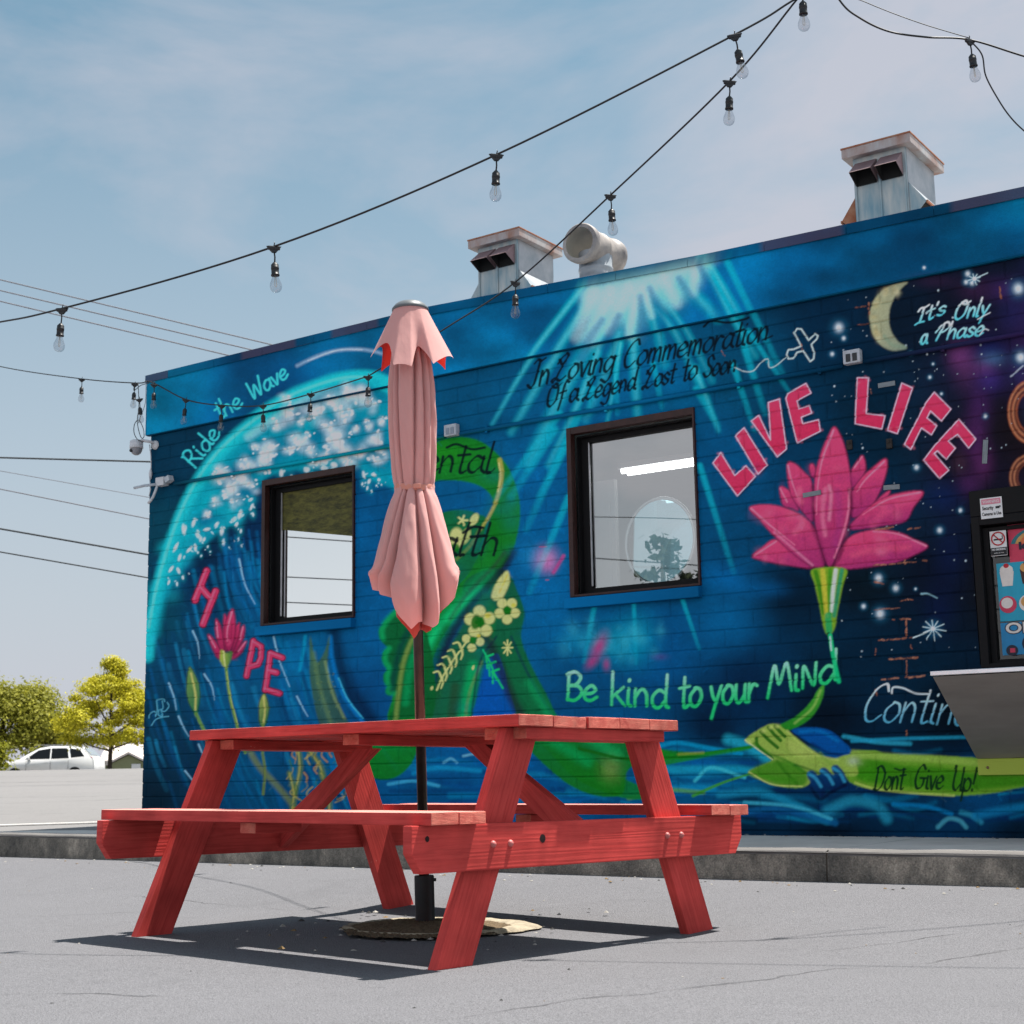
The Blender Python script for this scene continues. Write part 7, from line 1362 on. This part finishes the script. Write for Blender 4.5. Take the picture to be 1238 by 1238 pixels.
SUV = dict(low=.3, belt=1.02, roof=1.70, outline=[(-2.35, .35), (-2.38, .62), (-2.30, .84), (-1.95, .98), (-1.30, 1.06), (-.62, 1.46), (-.30, 1.62), (.2, 1.70), (1.2, 1.69), (1.75, 1.60), (2.15, 1.20), (2.32, 1.05), (2.36, .60), (2.30, .34)],
           panes=[[(-.95, 1.08), (-.35, 1.50), (.22, 1.59), (.22, 1.08)], [(.28, 1.08), (.28, 1.59), (1.02, 1.585), (1.12, 1.1)], [(1.22, 1.12), (1.14, 1.575), (1.62, 1.50), (1.86, 1.18)]], screen=((-1.26, 1.08), (-.40, 1.57)), rear=((2.14, 1.22), (1.80, 1.57)), wheels=(-1.42, 1.42), tail=(2.16, 1.06), head=(-2.22, .76), mirror=(-.78, 1.12), seams=(-.9, .25, 1.1), handles=(.02, .95), bump=(-2.34, 2.3))
SED = dict(low=.3, belt=.92, roof=1.42, outline=[(-2.3, .3), (-2.34, .58), (-2.2, .76), (-1.2, .93), (-.5, 1.34), (-.1, 1.42), (.6, 1.42), (1.1, 1.33), (1.7, 1.02), (2.2, .98), (2.3, .6), (2.25, .3)],
           panes=[[(-.95, .95), (-.38, 1.30), (.2, 1.35), (.2, .95)], [(.26, .95), (.26, 1.35), (.85, 1.32), (1.35, 1.0)]], screen=((-1.15, .95), (-.45, 1.36)), rear=((1.68, 1.04), (1.12, 1.33)), wheels=(-1.4, 1.4), tail=(2.2, .85), head=(-2.2, .68), mirror=(-.75, 1.0), seams=(-.95, .23, 1.2), handles=(.0, 1.0), bump=(-2.3, 2.26))
car(-22.62, 73.0, R(2), 'white estate car parked in front of the big olive tree', SUV, m_white, True)
car(-23.75, 77.5, R(2), 'white car showing only its rounded tail behind the rear of the estate car', SUV, m_white2)
car(-27.4, 74.5, R(4), 'pale car at the left edge showing only its rear', SED, m_white2)
HS = tag(empty('house', (-26.1, 101.3, ground_at(-26, 101) - .7), (0, 0, R(8))), 'small olive sided house with pale gable roof beyond the maple', 'house'); m_sid = mat('olive_siding', hexs(128, 132, 100), .8, .06, 4); m_shing = mat('pale_shingle', hexs(206, 196, 192), .85, .08, 8)
q = MB(); q.prism([(-1.2, 0), (1.2, 0), (1.2, 1.75), (0, 2.35), (-1.2, 1.75)], 0, 6); q.build('wall', m_sid, HS); q = MB(); q.prism([(-1.5, 1.66), (0, 2.42), (1.5, 1.66), (1.5, 1.78), (0, 2.56), (-1.5, 1.78)], -.25, 6.2); q.build('roof', m_shing, HS)
q = MB(); q.box((.5, -.03, 1.55), (.6, .06, .4), bev=.01); q.build('window', m_white2, HS); q = MB(); q.box((-.5, -.03, .7), (.8, .06, 1.4), bev=.01); q.build('door', mat('door_white', (.6, .6, .58), .5), HS)
HS = tag(empty('house', (-24.0, 108, ground_at(-24, 108) - .6), (0, 0, R(95))), 'low house with long pale roof at the building edge', 'house')
q = MB(); q.prism([(-2.6, 0), (2.6, 0), (2.6, 1.9), (0, 2.9), (-2.6, 1.9)], -5, 5); q.build('wall', m_sid, HS); q = MB(); q.prism([(-3, 1.8), (0, 2.98), (3, 1.8), (3, 1.95), (0, 3.12), (-3, 1.95)], -5.3, 5.3); q.build('roof', m_shing, HS); q = MB(); q.box((-2.63, 1.2, 1.3), (.06, 1.2, .7), bev=.01); q.box((2.63, -1.2, 1.3), (.06, 1.2, .7), bev=.01); q.build('window', m_white2, HS)
# ------------------------------------------------------------------ grit and leaf litter
q = MB(); r_ = np.random.RandomState(2)
def bit(x, y, z, s, m_): 
    a = r_.uniform(0, 6.28); V = [(x + s * math.cos(a + k) * r_.uniform(.6, 1), y + s * math.sin(a + k) * r_.uniform(.6, 1), z + .001) for k in (0, 1.6, 3.1, 4.7)] + [(x, y, z + s * r_.uniform(.3, .7))]
    q.add(V, [(0, 1, 4), (1, 2, 4), (2, 3, 4), (3, 0, 4)], m_)
for k in range(200):
    s = r_.uniform(-3, 8); o = 1.27 + abs(r_.normal(0, .2)); p = B0 + DV * s + NV * o; bit(p.x, p.y, float(lot_z(p.x, p.y)), r_.uniform(.004, .014), r_.randint(3))
for k in range(110):
    x, y = r_.uniform(-3, 3), r_.uniform(3, 9); bit(x, y, float(lot_z(x, y)) if off_of(x, y) > 1.3 else -5, r_.uniform(.003, .008), r_.randint(3))
for k in range(60):
    a = r_.uniform(0, 6.28); d_ = r_.uniform(.3, .8); x, y = PX + d_ * math.cos(a), PY + d_ * math.sin(a); bit(x, y, float(lot_z(x, y)) + .012, r_.uniform(.006, .02), r_.randint(3))
for k in range(120):
    s = r_.uniform(0, 8); p = B0 + DV * s + NV * (.03 + abs(r_.normal(0, .03))); bit(p.x, p.y, .2186, r_.uniform(.004, .012), r_.randint(3))
tag(q.build('litter', [mat('pale_grit', (.36, .34, .31), .9), mat('dry_leaf', (.22, .14, .06), .9), mat('dark_grit', (.05, .05, .05), .9)]), 'grit and dry leaf bits along the kerb and round the table', 'litter', kind='stuff')
